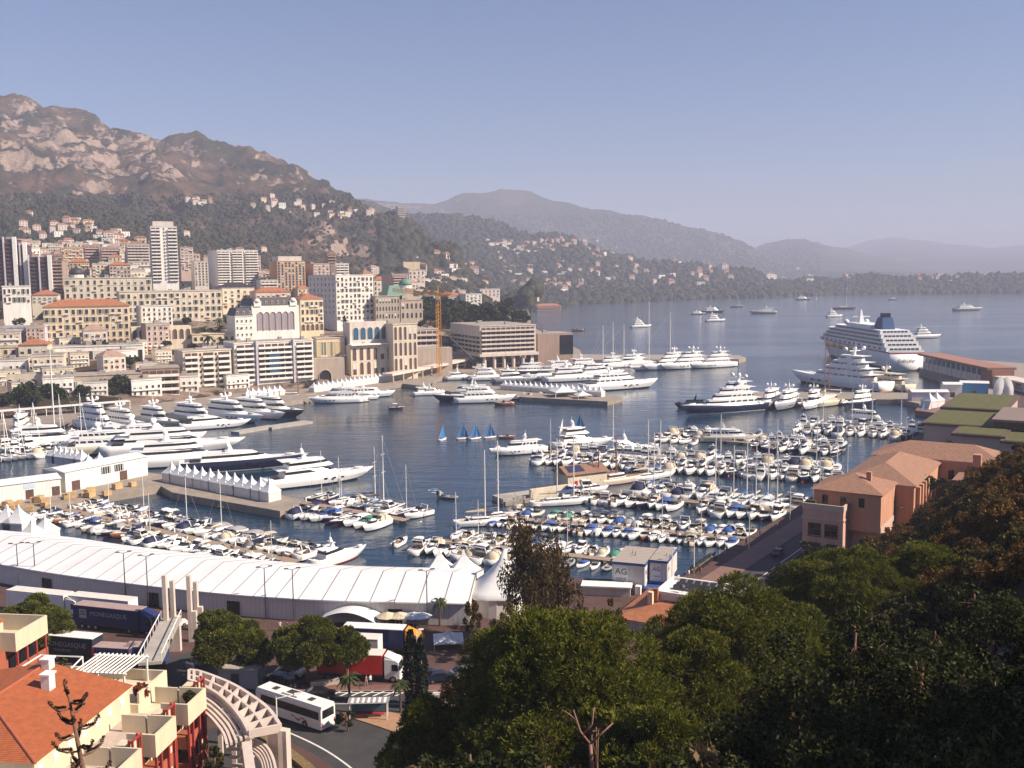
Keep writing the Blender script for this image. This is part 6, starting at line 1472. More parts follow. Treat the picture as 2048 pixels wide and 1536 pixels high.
for k, (px, py, c, yw) in enumerate([(930, 1352, 'silver', 20), (400, 1330, 'silver', 60), (580, 1352, 'white', -12), (640, 1396, 'dark', 2)]): putcar(c, px, py, yw, [f'silver car by the great pine', 'silver car between the gateway and the middle pine', 'white car between the two stone pines', 'dark car driving past the bus shelter'][k], 'cars in the lorry park', 3.02)
def person(label, p, yaw, shirt, trousers, stride=.25, hair=DARKM):
    t = thing('person', label, 'person', p, yaw); me = bpy.data.meshes.new('body'); bm_v = [(0, 0, .95), (0, 0, 1.2), (0, 0, 1.42), (0, .01, 1.52), (0, .02, 1.66), (0, .02, 1.75),
        (-.19, 0, 1.4), (-.25, .05, 1.12), (-.24, .18, .9), (.19, 0, 1.4), (.25, -.04, 1.12), (.24, .06, .9), (-.1, stride * .4, .88), (-.1, stride * .7, .5), (-.1, stride * .5, .08), (-.1, stride * .5 + .16, .04), (.1, -stride * .3, .88), (.1, -stride * .4, .5), (.1, -stride * .9, .1), (.1, -stride * .9 + .16, .04)]
    ed = [(0, 1), (1, 2), (2, 3), (3, 4), (4, 5), (2, 6), (6, 7), (7, 8), (2, 9), (9, 10), (10, 11), (0, 12), (12, 13), (13, 14), (14, 15), (0, 16), (16, 17), (17, 18), (18, 19)]
    rad = [.15, .14, .15, .06, .095, .06, .065, .045, .035, .065, .045, .035, .095, .065, .045, .035, .095, .065, .045, .035]
    me.from_pydata(bm_v, ed, []); o = obj('body', me); md = o.modifiers.new('skin', 'SKIN')
    for i, r in enumerate(rad): me.skin_vertices[0].data[i].radius = (r, r * (.7 if i in (0, 1, 2) else 1))
    me.skin_vertices[0].data[0].use_root = True; o.modifiers.new('sub', 'SUBSURF').levels = 1
    m2 = bpy.data.meshes.new_from_object(o.evaluated_get(bpy.context.evaluated_depsgraph_get())); bpy.data.objects.remove(o)
    m2.materials.clear(); [m2.materials.append(m) for m in (M('skin', (.48, .29, .20), .6), shirt, trousers)]
    for f in m2.polygons: c = f.center; f.material_index = 0 if c.z > 1.49 or (abs(c.x) > .2 and c.z < 1.2) else (1 if c.z > .93 else 2)
    obj('body', m2, t); mb = MB(); mb.dome(0, 0, 1.70, .115, 10, 5); mb.build('hair', hair, t, True); return t
person('person in a white shirt walking below the red lorry', at(741, 1372, 3), R(60), WT, NAVYC); person('person in reddish clothes beside the walker in white', at(733, 1374, 3), R(80), M('rose_cloth', (.40, .16, .14), .9), GREYC)
person('person in white and red standing by the two cypresses', at(814, 1378, 3), R(10), WT, REDP, .1); person('person in a white shirt standing by the boat office', at(1357, 1166, 3), R(200), WT, GREYC, .1)
for k, (px, py) in enumerate([(1370, 1160), (1378, 1156), (1388, 1152), (1430, 1118), (1492, 1092), (1555, 1058), (1562, 1054)]): person(f'person in {["dark", "pale", "red", "blue"][k % 4]} clothes on the right quay, {ordinal(k + 1)} from the boat office', at(px, py, 3), k, [NAVYC, WT, REDP, BLUEC][k % 4], GREYC, .2)
for k, (px, py) in enumerate([(560, 1262), (575, 1263), (470, 1300), (835, 1335), (842, 1336), (655, 1258), (290, 1262), (1400, 1148), (1450, 1110), (1520, 1075)]): person(f'person in {["white", "navy", "red", "grey", "blue"][k % 5]} {"standing by the big tent" if k in (0, 1, 5, 6) else "walking on the paved ground"}, {ordinal(k + 1)} of the scattered walkers', at(px, py, 3), k * 1.3, [WT, NAVYC, REDP, GREYC, BLUEC][k % 5], [GREYC, DARKM][k % 2], .2)
def moto(label, p, yaw):
    t = thing('motorcycle', label, 'motorcycle', p, yaw, 'parked motorcycles'); 
    for x in (-.65, .65):
        mb = MB(); mb.tube([(x, -.06, .31), (x, .06, .31)], .31, 12); mb.build('wheel', BLACK, t)
    mb = MB(); mb.loft([[(-.8, -.1, .75), (-.8, .1, .75), (-.8, .08, .85)], [(0, -.17, .5), (0, .17, .5), (0, .13, .95)], [(.5, -.1, .6), (.5, .1, .6), (.5, .06, 1.0)]]); mb.build('body', DARKM, t)
    mb = MB(); mb.box(-.7, -.05, -.13, .13, .86, .96); mb.build('saddle', BLACK, t); mb = MB(); mb.tube([(.5, -.35, 1.08), (.45, 0, 1.05), (.5, .35, 1.08)], .025, 5); mb.tube([(.65, 0, .31), (.45, 0, 1.05)], .04, 5); mb.build('handlebar', DARKM, t); return t
m0 = moto('motorcycle in the row along the right quay edge', at(1386, 1146, 3), .4)
for k in range(11): dup(m0, at(1388 + k * 3.6, 1144 - k * 2.6, 3), .4 + cr.uniform(-.2, .2), 1.15, 'motorcycle in the row along the right quay edge', 'motorcycles along the right quay')
m0['group'] = 'motorcycles along the right quay'
for k in range(8): dup(m0, at(545 + k * 7, 1372 + k * 1.2, 3), 1.2 + cr.uniform(-.2, .2), 1.1, 'motorcycle in the shade row under the stone pines', 'motorcycles under the pines')
# ---------------------------------------------------------------- road, markings
def ribbon(name, pts, w0, w1, z, mat, kind='structure'):
    mb = MB(); rows = []
    for i, p in enumerate(pts):
        d = (pts[min(i + 1, len(pts) - 1)] - pts[max(i - 1, 0)]); n_ = Vector((-d.y, d.x, 0)).normalized(); rows.append([(p.x + n_.x * w0, p.y + n_.y * w0, z), (p.x + n_.x * w1, p.y + n_.y * w1, z)])
    for a, c in zip(rows, rows[1:]): mb.poly([a[0], a[1], c[1], c[0]][::-1] if w1 > w0 else [a[0], a[1], c[1], c[0]])
    o = mb.build(name, mat); return tag(o, kind=kind)
def curve(ps, n=24):
    out = []; q = [2 * ps[0] - ps[1]] + ps + [2 * ps[-1] - ps[-2]]
    for i in range(1, len(q) - 2):
        for k in range(n):
            s = k / n; out.append(.5 * ((2 * q[i]) + (q[i + 1] - q[i - 1]) * s + (2 * q[i - 1] - 5 * q[i] + 4 * q[i + 1] - q[i + 2]) * s * s + (3 * q[i] - q[i - 1] - 3 * q[i + 1] + q[i + 2]) * s ** 3))
    return out + [ps[-1]]
KB = M('kerb_stone', (.40, .36, .31), .8, .15)
WL = M('road_marking', (.62, .60, .57), .8, .2, 3)
rd = curve([at(x, y, 3) for x, y in [(300, 1330), (440, 1392), (560, 1432), (690, 1490), (790, 1570), (860, 1680)]])
ribbon('road', rd, -4, 9.5, 3.004, ASPH); ribbon('road_edge_line', rd, -2.6, -2.35, 3.012, WL)
rd2 = curve([at(x, y, 3) for x, y in [(520, 1402), (640, 1402), (760, 1402), (900, 1404), (1040, 1410)]])
ribbon('road', rd2, -4.5, 3.2, 3.008, ASPH); ribbon('road_edge_line', rd2, 2.6, 2.8, 3.016, WL)
ribbon('pavement', rd2, 3.25, 5.2, 3.12, M('pavement_red', (.17, .085, .07), .85, .2, .8)); ribbon('kerb', rd2, 3.1, 3.25, 3.13, KB)
ribbon('road_centre_line', rd2, -1.0, -.85, 3.016, WL)
for k in range(12):
    a = at(612 + k * 22, 1392, 3); mb = MB(); mb.poly([(a.x, a.y, 3.017), (a.x + .4, a.y, 3.017), (a.x + 2.2, a.y + 2.1, 3.017), (a.x + 1.8, a.y + 2.1, 3.017)]); tag(mb.build('hatch_marking', WL), kind='structure')
for k in range(6):
    mb = MB(); a = at(848, 1386 + k * 5.0, 3); mb.poly([(a.x, a.y, 3.018), (a.x + 3.2, a.y, 3.018), (a.x + 3.2, a.y + .3, 3.018), (a.x, a.y + .3, 3.018)]); tag(mb.build('zebra_stripe', WL), kind='structure')
rd3 = curve([at(x, y, 3) for x, y in [(470, 1440), (570, 1500), (640, 1560), (680, 1640)]]); ribbon('lower_road', rd3, -8, -1.2, 3.006, ASPH); ribbon('road_edge_line', rd3, -2.2, -2.0, 3.014, WL)
GR = M('dry_grass', (.17, .12, .05), .95, .3, 2, .6); KERB = M('kerb_stone', (.40, .36, .31), .8, .15)
mb = MB(); rows = [[(p.x + n_.x * o, p.y + n_.y * o, z) for o, z in ((-.9, 3), (-.9, 3.5), (.3, 3.5), (.3, 3))] for i, p in enumerate(rd3) for n_ in [Vector((-(rd3[min(i + 1, len(rd3) - 1)] - rd3[max(i - 1, 0)]).y, (rd3[min(i + 1, len(rd3) - 1)] - rd3[max(i - 1, 0)]).x, 0)).normalized()]]
mb.loft(rows); tag(mb.build('verge', GR), kind='structure')
slab('bus_stop_island', [at(x, y, 3) for x, y in [(675, 1428), (770, 1424), (860, 1440), (800, 1470), (762, 1456)]], 3.13, M('ochre_paving', (.34, .20, .12), .85, .15), 2.9)
# quay road on the right
qa, qb = V3(36, 168), V3(150, 337); qr = [qa.lerp(qb, k / 8) for k in range(9)]
ribbon('quay_road', qr, -5.5, 4.0, 3.004, ASPH); ribbon('road_centre_line', qr, -.1, .1, 3.012, WL)
ribbon('quay_promenade', qr, 4.1, 9.0, 3.1, M('pink_paving', (.20, .115, .095), .85, .15, .5))
# ---------------------------------------------------------------- bus and stop
def bus(label, p, yaw):
    t = thing('coach', label, 'bus', p, yaw); L, W_, H_ = 12, 1.27, 3.35; mb = MB(); prof = [(-W_, .35), (W_, .35), (W_, 2.9), (W_ - .18, H_), (-W_ + .18, H_), (-W_, 2.9)]
    mb.loft([[(-L / 2, y, z) for y, z in prof], [(L / 2 - .25, y, z) for y, z in prof], [(L / 2, y * .93, min(z, 3.1)) for y, z in prof]]); b_ = mb.build('body', WT, t)
    for sg in (1, -1):
        mb = MB(); mb.poly([(-L / 2 + .4, sg * (W_ + .012), 1.6), (L / 2 - .9, sg * (W_ + .012), 1.6), (L / 2 - 1.2, sg * (W_ + .012), 2.65), (-L / 2 + .4, sg * (W_ + .012), 2.65)][::-sg]); mb.build('side_window', GLASS, t)
        mb = MB(); rr = random.Random(3)
        for k in range(9):
            x = -L / 2 + 2.6 + k * .3 + rr.uniform(-.1, .1); z = 1.0 + .2 * math.sin(k); mb.poly([(x, sg * (W_ + .014), z - .14), (x + .34, sg * (W_ + .014), z - .02), (x + .3, sg * (W_ + .014), z + .16), (x + .02, sg * (W_ + .014), z + .05)][::-sg])
        mb.build('red_emblem', REDP, b_)
        for x in (-L / 2 + 2.9, L / 2 - 2.6): wheel(t, x, sg * 1.13, .5, .3)
    mb = MB(); mb.poly([(-L / 2 - .012, -1.05, 1.75), (-L / 2 - .012, 1.05, 1.75), (-L / 2 - .012, 1.0, 2.85), (-L / 2 - .012, -1.0, 2.85)][::-1]); mb.build('rear_window', GLASS, t)
    mb = MB(); mb.poly([(L / 2 + .012, -1.0, 1.3), (L / 2 + .012, 1.0, 1.3), (L / 2 + .012, 1.0, 2.8), (L / 2 + .012, -1.0, 2.8)]); mb.build('windscreen', GLASS, t)
    for x in (-3.2, 3.3):
        mb = MB(); mb.box(x - .4, x + .4, -.4, .4, H_ + .002, H_ + .1); mb.build('roof_hatch', DARKM, t)
    mb = MB(); mb.box(-1.3, 1.4, -.75, .75, H_ + .002, H_ + .22); mb.build('air_conditioner', WT, t); mb = MB(); mb.box(-.8, .9, -.5, .5, H_ + .221, H_ + .26); mb.build('grille', DARKM, t)
    for y in (-1.1, 1.1):
        mb = MB(); mb.box(-L / 2 - .03, -L / 2 - .002, y - .1, y + .1, .8, 1.3); mb.build('tail_light', REDP, t)
    mb = MB(); mb.box(-L / 2 - .03, -L / 2 - .002, -.3, .3, .75, .9); mb.build('number_plate', CREAMC, t); return t
bus('white coach seen from its rear on the curving road', at(590, 1437, 3), R(146))
t = thing('bus_shelter', 'small white roofed bus shelter on the ochre island', 'bus shelter', at(738, 1436, 3.13), R(2)); mb = MB(); mb.box(-2.6, 2.6, -.8, .8, 2.3, 2.45); mb.build('roof', WT, t)
mb = MB(); [mb.box(-2.5 + k * .7, -2.2 + k * .7, -.8, .8, 2.451, 2.5) for k in range(8)]; tag(mb.build('roof_slat', GREYC, t), kind='stuff')
for x in (-2.4, 2.4):
    for y in (-.65, .65): mb = MB(); mb.box(x - .06, x + .06, y - .06, y + .06, 0, 2.299); mb.build('post', WPAINT, t)
mb = MB(); mb.box(-2.0, 2.0, .2, .6, .4, .48); mb.build('bench', REDP, t); mb = MB(); mb.box(-2.3, 2.3, .66, .70, .4, 2.1); mb.build('glass_wall', PANEB, t)
# ---------------------------------------------------------------- poles and lamps
def pole(label, px, py, h, m=DARKM, arm=1, z=3, r=.12, double=True):
    t = thing('lamp_post', label, 'lamp post', at(px, py, z), .3, 'lamp posts'); mb = MB(); mb.tube([(0, 0, 0), (0, 0, h)], [r, r * .6], 7); mb.build('post', m, t)
    mb = MB(); mb.tube([(-arm if double else 0, 0, h + .25), (0, 0, h), (arm, 0, h + .25)], .05, 5); mb.build('arm', m, t)
    for x in ((-arm, arm) if double else (arm,)): mb = MB(); mb.box(x - .35, x + .35, -.12, .12, h + .2, h + .36); mb.build('lamp_head', m, t)
    return t
for k, (px, py, h) in enumerate([(38, 1172, 8), (72, 1175, 8.4), (252, 1208, 9.2), (297, 1215, 9.2), (532, 1238, 8.8), (588, 1242, 8.8), (855, 1254, 9.4)]):
    pole(f'thin dark lamp post before the big tent, {ordinal(k + 1)} from the left', px, py, h)
pole('white lamp pole rising beside the two cypresses', 836, 1408, 10, WPAINT, .6, double=False)
for k, (px, py) in enumerate([(1388, 1145), (1498, 1098), (1580, 1040), (1344, 1180), (1640, 980), (1695, 945), (1812, 880)]): pole(f'pale lamp post on the right quay edge, {ordinal(k + 1)} in the scattered row', px, py, 7.5, WPAINT, .5, double=False)
pole('lamp on a long arm leaning over the curving road', 556, 1500, 6.5, WPAINT, 2.5, double=False)
# mast gateway with footbridge
t = thing('mast_gateway', 'pale concrete gateway of four tall stepped masts over the footbridge', 'gateway', at(345, 1292, 3), R(0))
def gpx(px, py, Yoff=0): return atY(px, py, t.location.y + Yoff) - t.location
GC = M('pale_concrete', (.56, .47, .41), .85, .12, .5)
for px, top, bot, off in [(331, 1150, 1290, -1), (345, 1161, 1270, 4), (378, 1151, 1260, 2), (390, 1163, 1240, 7)]:
    mb = MB(); b0 = gpx(px + 4, bot, off); tp = gpx(px, top, off); x, y = b0.x, b0.y
    mb.box(x - .3, x + .3, y - .4, y + .4, b0.z - 3, tp.z); mb.box(x + .302, x + 1.0, y - .36, y + .36, b0.z - 3, b0.z + (tp.z - b0.z) * .35); mb.build('mast', GC, t)
mb = MB(); a = gpx(316, 1300, -2); mb.box(a.x, a.x + 3.6, a.y - .4, a.y + .4, -.2, 4.2); mb.box(a.x + 1.2, a.x + 2.6, a.y - .42, a.y - .401, -.2, 2.4, 0); mb.build('portal_wall', GC, t)
t = thing('footbridge', 'grey footbridge with white railings running from the building to the gateway', 'footbridge', at(345, 1290, 3)); 
A, Bq = Vector((0, 0, 4.0)), atY(300, 1330, at(345, 1290, 3).y - 22) - t.location; Bq.z = max(Bq.z, 5.5)
d = Bq - A; n_ = Vector((-d.y, d.x, 0)).normalized() * 1.5
mb = MB(); mb.loft([[A - n_, A + n_, A + n_ + Vector((0, 0, .4)), A - n_ + Vector((0, 0, .4))], [Bq - n_, Bq + n_, Bq + n_ + Vector((0, 0, .4)), Bq - n_ + Vector((0, 0, .4))]]); mb.build('deck', CONC, t)
for sg in (1, -1):
    mb = MB(); mb.tube([A + n_ * sg + Vector((0, 0, 1.5)), Bq + n_ * sg + Vector((0, 0, 1.5))], .09, 5)
    for k in range(9): q = A.lerp(Bq, k / 8) + n_ * sg; mb.tube([q + Vector((0, 0, .4)), q + Vector((0, 0, 1.5))], .05, 4)
    mb.build('railing', WPAINT, t)
# arched canopy, parasols, kiosk
t = thing('arched_canopy', 'white arched canopy roof in front of the big tent', 'canopy', at(704, 1252, 3), R(-12)); mb = MB()
mb.loft([[(x, y, 1.0 + 2.0 * math.sin(math.pi * (.08 + .84 * (x + 5) / 10))) for x in [-5 + k for k in range(11)]] for y in (-2.2, 2.2)], 0, False, False, False); mb.build('roof', CANV, t, True)
mb = MB(); [mb.tube([(x, y, 0), (x, y, 1.6)], .07, 5) for x in (-4.9, 4.9) for y in (-2.1, 2.1)]; mb.build('leg', STEEL, t)
for k, (px, c) in enumerate([(775, CREAMC), (800, CREAMC), (828, CANV), (842, CANV)]):
    t = thing('parasol', f'{"cream" if c is CREAMC else "white"} parasol before the big tent, {["left", "right", "left", "right"][k]} one of its pair', 'parasol', at(px, 1258, 3), 0, 'parasols before the big tent')
    mb = MB(); mb.loft([[(1.9 * math.cos(a), 1.9 * math.sin(a), 2.2) for a in [j * math.pi / 4 for j in range(8)]], [(.05 * math.cos(a), .05 * math.sin(a), 2.9) for a in [j * math.pi / 4 for j in range(8)]]], 0, False); mb.build('cloth', c, t); mb = MB(); mb.tube([(0, 0, 0), (0, 0, 2.9)], .05, 6); mb.build('pole', WPAINT, t)
t = thing('kiosk', 'grey kiosk shed in the shade between the two stone pines', 'kiosk', at(485, 1368, 3), R(-8)); mb = MB(); mb.box(-2.9, 2.9, -1.5, 1.5, 0, 2.7); mb.build('wall', GREYH, t)
mb = MB(); mb.box(-3.1, 3.1, -1.7, 1.7, 2.701, 2.9); mb.build('roof', CONC, t); mb = MB(); mb.box(-1, .2, -1.56, -1.501, 0, 2.1); mb.build('door', DARKM, t)
t = thing('street_wall', 'low pale planter wall beside the lot exit', 'wall', at(650, 1372, 3), R(20)); mb = MB(); mb.box(-2, 2, -.3, .3, 0, .9); mb.build('block', KERB, t)
# ---------------------------------------------------------------- apartment building bottom left
APW = M('apartment_cream', (.62, .52, .37), .8, .13, .5, .1, streak=.2); APR = M('apartment_rust', (.34, .10, .055), .8, .12, .4); TILE = stripes('orange_roof_tiles', (.38, .105, .036), (.19, .05, .02), 1.3, 'X', .8, .18, .9, .22)
REDC = M('red_column_paint', (.34, .045, .035), .6, .12)
def along(px, py, z): return at(px, py, z)
ED = 14.0                                             # eaves height
E0, E1, E2 = along(68, 1523, ED), along(258, 1372, ED), along(-60, 1372, ED)
u = (E1 - E0); u.z = 0; LU = u.length; u.normalize(); v = Vector((-u.y, u.x, 0))
t = thing('apartment_house', 'cream apartment house with orange tiled roof, stepped terraces and red columns', 'building', (E0.x, E0.y, 3), math.atan2(u.y, u.x))
hz = ED - 3; AP = t
# local frame: x runs along the street front (near to far), y to the left; street side is -y
def lbox(nm, m, *b, par=None):
    mb = MB(); mb.box(*b); return mb.build(nm, m, par or t)
DEP = 22
lbox('wall', APW, 0, LU, 0, DEP, -3, hz); lbox('lower_wing', APW, -22, -.002, -4, DEP, -3, hz - 3.0)
mb = MB(); rh = 2.3; rx0, rx1 = -.4, LU + .3
i = mb.pts([(rx0, -.4, hz), (rx1, -.4, hz), (rx1, DEP, hz), (rx0, DEP, hz), (rx0 + 8, DEP * .45, hz + rh), (rx1, DEP * .45, hz + rh)])
for f in ((0, 1, 5, 4), (2, 3, 4, 5), (3, 0, 4), (1, 2, 5)): mb.face([i + k for k in f])
rf = mb.build('roof', TILE, t)
mb = MB(); mb.tube([(rx0, -.4, hz + .03), (rx0 + 8, DEP * .45, hz + rh + .03), (rx1, DEP * .45, hz + rh + .03)], .14, 6); mb.tube([(rx0, DEP, hz + .03), (rx0 + 8, DEP * .45, hz + rh + .03)], .14, 6); mb.build('ridge_tile', APR, rf)
for x, y in ((LU * .72, DEP * .30), (LU * .60, DEP * .62), (LU * .95, DEP * .42)):
    c = MB(); zz = hz + rh * .8; c.box(x - .55, x + .55, y - .5, y + .5, zz - 1, zz + 1.3); c = c.build('chimney', WPAINT, rf); lbox('chimney_cap', WPAINT, x - .7, x + .7, y - .62, y + .62, zz + 1.301, zz + 1.5, par=c)
def terrace(x0, x1, y0, y1, zf, par=1.5, fl=TEAK):
    mb = MB(); mb.box(x0, x1, y0, y1, zf - .35, zf, 0); mb.box(x0, x1, y0, y0 + .22, zf + .001, zf + par); mb.box(x0, x0 + .22, y0 + .221, y1, zf + .001, zf + par); mb.box(x1 - .22, x1, y0 + .221, y1, zf + .001, zf + par)
    b_ = mb.build('balcony', APW, t); lbox('floor_tiles', M('terrace_tiles', (.42, .34, .29), .8, .15, 2), x0 + .23, x1 - .23, y0 + .23, y1 - .01, zf + .002, zf + .03, par=b_); return b_
FB, ZB = 4.6, hz - 3.2
lbox('front_wall', APW, -10, LU + 7, -FB, -.003, -3, ZB)
lbox('terrace_floor', M('terrace_tiles', (.42, .34, .29), .8, .15, 2), -2.9, LU, -FB + .1, -.003, ZB + .001, ZB + .03)
nb = 4; sx = (LU + 12) / nb
for k in range(nb):
    x0 = -6.5 + k * sx; xe = x0 + sx * .66
    terrace(x0 + .3, xe, -FB - 3.2, -FB - .001, ZB, 2.1)
    mb = MB(); mb.box(xe + .002, x0 + sx, -FB, -FB + .25, ZB + .002, ZB + 1.6); mb.box(xe - .2, xe, -FB + .251, -1.6, ZB + .031, ZB + 2.0); mb.build('parapet', APW, t)
    for fl in range(1, 4):
        zf = ZB - fl * 3.05; out = FB + 2.9
        mb = MB(); mb.box(x0 + .5, xe - .2, -out, -FB - .001, zf - .25, zf); mb.box(x0 + .5, xe - .2, -out, -out + .15, zf + .001, zf + 1.15); mb.box(x0 + .5, x0 + .65, -out + .151, -FB - .001, zf + .001, zf + 1.15); mb.build('balcony', APR, t)
        for xa in (x0 + 1.0, x0 + sx * .36):
            mb = MB(); mb.poly([(xa, -FB - .03, zf + .1), (xa + sx * .24, -FB - .03, zf + .1), (xa + sx * .24, -FB - .03, zf + 2.3), (xa, -FB - .03, zf + 2.3)]); g = mb.build('window', GLASS, t); lbox('frame', WPAINT, xa + sx * .11, xa + sx * .11 + .12, -FB - .09, -FB - .031, zf + .1, zf + 2.3, par=g)
    for xx in (x0 + .6, x0 + sx * .22, x0 + sx * .44, xe - .3):
        mb = MB(); mb.box(xx - .12, xx + .12, -FB - 3.16, -FB - 2.92, -3, ZB - .351); mb.build('column', REDC, t)
    lbox('pillar', APW, x0 + sx * .74, x0 + sx * .92, -FB - 1.6, -FB - .002, -3, ZB + 1.9)
    mb = MB()
    for xx in (x0 + sx * .72, x0 + sx * .94):
        for yy in (-FB - 2.1, -FB - 1.72): mb.box(xx - .11, xx + .11, yy, yy + .2, -3, ZB + 2.6)
    for zz in range(6): mb.box(x0 + sx * .72 - .11, x0 + sx * .94 + .11, -FB - 2.08, -FB - 1.9, ZB + 2.4 - zz * 2.1, ZB + 2.58 - zz * 2.1)
    mb.build('red_frame', REDC, t)
# upper storey wall strip under the roof with small windows
for k in range(7): lbox('small_window', WPAINT, k * LU / 7 + .5, k * LU / 7 + 1.2, -.06, -.001, hz - 1.6, hz - .7)
# far end terrace with white pergola
lbox('end_terrace', APW, LU + .001, LU + 7, -1, DEP * .75, -3, hz - 2.2)
mb = MB(); [mb.box(LU + .3, LU + 7, y, y + .25, hz - 2.199, hz - .9) for y in (-1, DEP * .7)]; mb.box(LU + 6.75, LU + 7, -.7, DEP * .7 - .01, hz - 2.198, hz - .9); mb.build('parapet', APW, t)
pg = MB(); 
for k in range(12): pg.box(LU + 1.0, LU + 6.8, 1.2 + k * .55, 1.32 + k * .55, hz + .9, hz + 1.05)
for x in (LU + 1.2, LU + 6.5): pg.box(x, x + .18, 1, 8, hz + .75, hz + .899); [pg.box(x, x + .18, y, y + .18, hz - 2.19, hz + .749) for y in (1.2, 7.6)]
pg.build('pergola', WPAINT, t)
mb = MB(); [mb.tube(q, .1, 5) for q in ([(LU + 1.2, 8.5, hz + .5), (LU + 6.5, 9.5, hz + .5), (LU + 6.5, 15, hz + .5), (LU + 1.2, 15, hz + .5), (LU + 1.2, 8.5, hz + .5)], [(LU + 6.5, 9.5, hz - 2.1), (LU + 6.5, 9.5, hz + .5)], [(LU + 1.2, 8.5, hz - 2.1), (LU + 1.2, 8.5, hz + .5)])]; mb.build('awning_frame', WPAINT, t)
mb = MB(); [mb.box(-2 + k * 3.0, -.2 + k * 3.0, .3, .6, hz - 2, hz - 1.9) for k in range(1)]; mb.build('ledge', APW, t)
# second wing upper left, parallel to the house
A_ = at(34, 1300, 11); t2 = thing('apartment_wing', 'cream apartment wing with a walled roof terrace and red columns at the left border', 'building', (A_.x, A_.y, 3), math.atan2(u.y, u.x))
def wbox(nm, m, *b):
    mb = MB(); mb.box(*b); return mb.build(nm, m, t2)
wbox('wall', APR, -6, 6, 1.6, 14, -3, 7.8)
mb = MB(); mb.box(-.2, 7, 0, 14, 7.801, 8.1); mb.box(-.2, 7, 0, .22, 8.101, 10.4); mb.box(-.2, .02, .221, 4, 8.101, 10.4); mb.box(6.78, 7, .221, 14, 8.101, 10.4); mb.build('terrace', APW, t2)
wbox('penthouse', APW, -6, 3.4, 4.2, 14, 7.9, 10.8); mb = MB(); mb.loft([[(-6.3, 3.9, 10.801), (3.8, 3.9, 10.801), (3.8, 14.3, 10.801), (-6.3, 14.3, 10.801)], [(-3, 8, 12.4), (0, 8, 12.4), (0, 11, 12.4), (-3, 11, 12.4)]]); mb.build('roof', TILE, t2)
for k in range(4): wbox('column', REDC, .3 + k * 2.1 - .13, .3 + k * 2.1 + .13, .1, .36, -3, 7.8)
for f in (1.6, 4.7):
    mb = MB(); mb.box(-.2, 7, .1, 1.598, f - .2, f); mb.box(-.2, 7, .1, .25, f + .001, f + 1.1); mb.build('balcony', APR, t2)
    for k in range(3): wbox('window', GLASS, .4 + k * 2.2, 1.9 + k * 2.2, 1.54, 1.599, f + .1, f + 2.2)
# ---------------------------------------------------------------- curved concrete pergola
t = thing('curved_pergola', 'pale concrete quarter round pergola of lattice frames and curved beams', 'pergola', at(395, 1500, 3), 0)
C0 = t.location; ZT = 11
def beam(pts, w, z0, z1, nm, m=GC):
    mb = MB(); rows = []
    for i, p in enumerate(pts):
        d = (pts[min(i + 1, len(pts) - 1)] - pts[max(i - 1, 0)]); n_ = Vector((-d.y, d.x, 0)).normalized() * w / 2; q = p - C0; q.z = 0
        rows.append([q - n_ + Vector((0, 0, z0)), q + n_ + Vector((0, 0, z0)), q + n_ + Vector((0, 0, z1)), q - n_ + Vector((0, 0, z1))])
    mb.loft(rows); return mb.build(nm, m, t)
def pxcurve(ps, n=8, z=ZT): return curve([at(x, y, z) for x, y in ps], n)
zt = ZT - 3
OUT = pxcurve([(378, 1338), (402, 1342), (457, 1363), (499, 1387), (536, 1415), (560, 1448)]); INN = pxcurve([(378, 1358), (400, 1366), (437, 1387), (465, 1412), (485, 1438), (497, 1460)])
beam(OUT, .4, zt - .7, zt, 'outer_beam'); beam(INN, .4, zt - .7, zt, 'inner_beam')
NB = 11
for k in range(NB):
    a, c = OUT[k * (len(OUT) - 1) // (NB - 1)], INN[k * (len(INN) - 1) // (NB - 1)]; beam([a, c], .35, zt - .9, zt - .01, 'cross_beam')
    if k % 2 == 0:
        for q in (a, c): p = q - C0; mb = MB(); mb.box(p.x - .25, p.x + .25, p.y - .25, p.y + .25, -4, zt - .701); mb.build('post', GC, t)
MID = [a.lerp(c, .5) for a, c in zip(OUT, INN)]; beam(MID, .3, zt - .72, zt - .03, 'middle_beam')
for j in range(5):
    f = j / 4; beam(pxcurve([(378, 1368 + 16 * f), (402 - 4 * f, 1372 + 24 * f), (434 - 10 * f, 1391 + 27 * f), (462 - 16 * f, 1416 + 30 * f), (481 - 28 * f, 1440 + 28 * f), (492 - 40 * f, 1462 + 8 * f)], 6), .28, zt - .9 - j * .12, zt - .6 - j * .12, 'curved_beam')
for j in range(5):
    f = j / 4; beam(pxcurve([(500 + 2 * f, 1468 + 14 * f), (530 - 10 * f, 1484 + 14 * f), (545 - 18 * f, 1508 + 10 * f), (553 - 26 * f, 1540 + 6 * f)], 6, ZT - 2), .28, zt - 2.6 - j * .15, zt - 2.3 - j * .15, 'curved_beam')
a, c = at(540, 1470, 9) - C0, at(566, 1466, 9) - C0
beam([at(553, 1456, ZT - .5), at(563, 1475, ZT - 2)], 2.4, -4, zt - .75, 'end_wall'); beam([at(492, 1466, ZT), at(500, 1520, ZT)], 1.0, -4, zt - .95, 'inner_wall')
for k in range(4): beam([at(452 + 6 * k, 1482 + 16 * k, 8), at(496, 1482 + 16 * k, 8)], .25, 3.9, 4.2, 'step_beam')
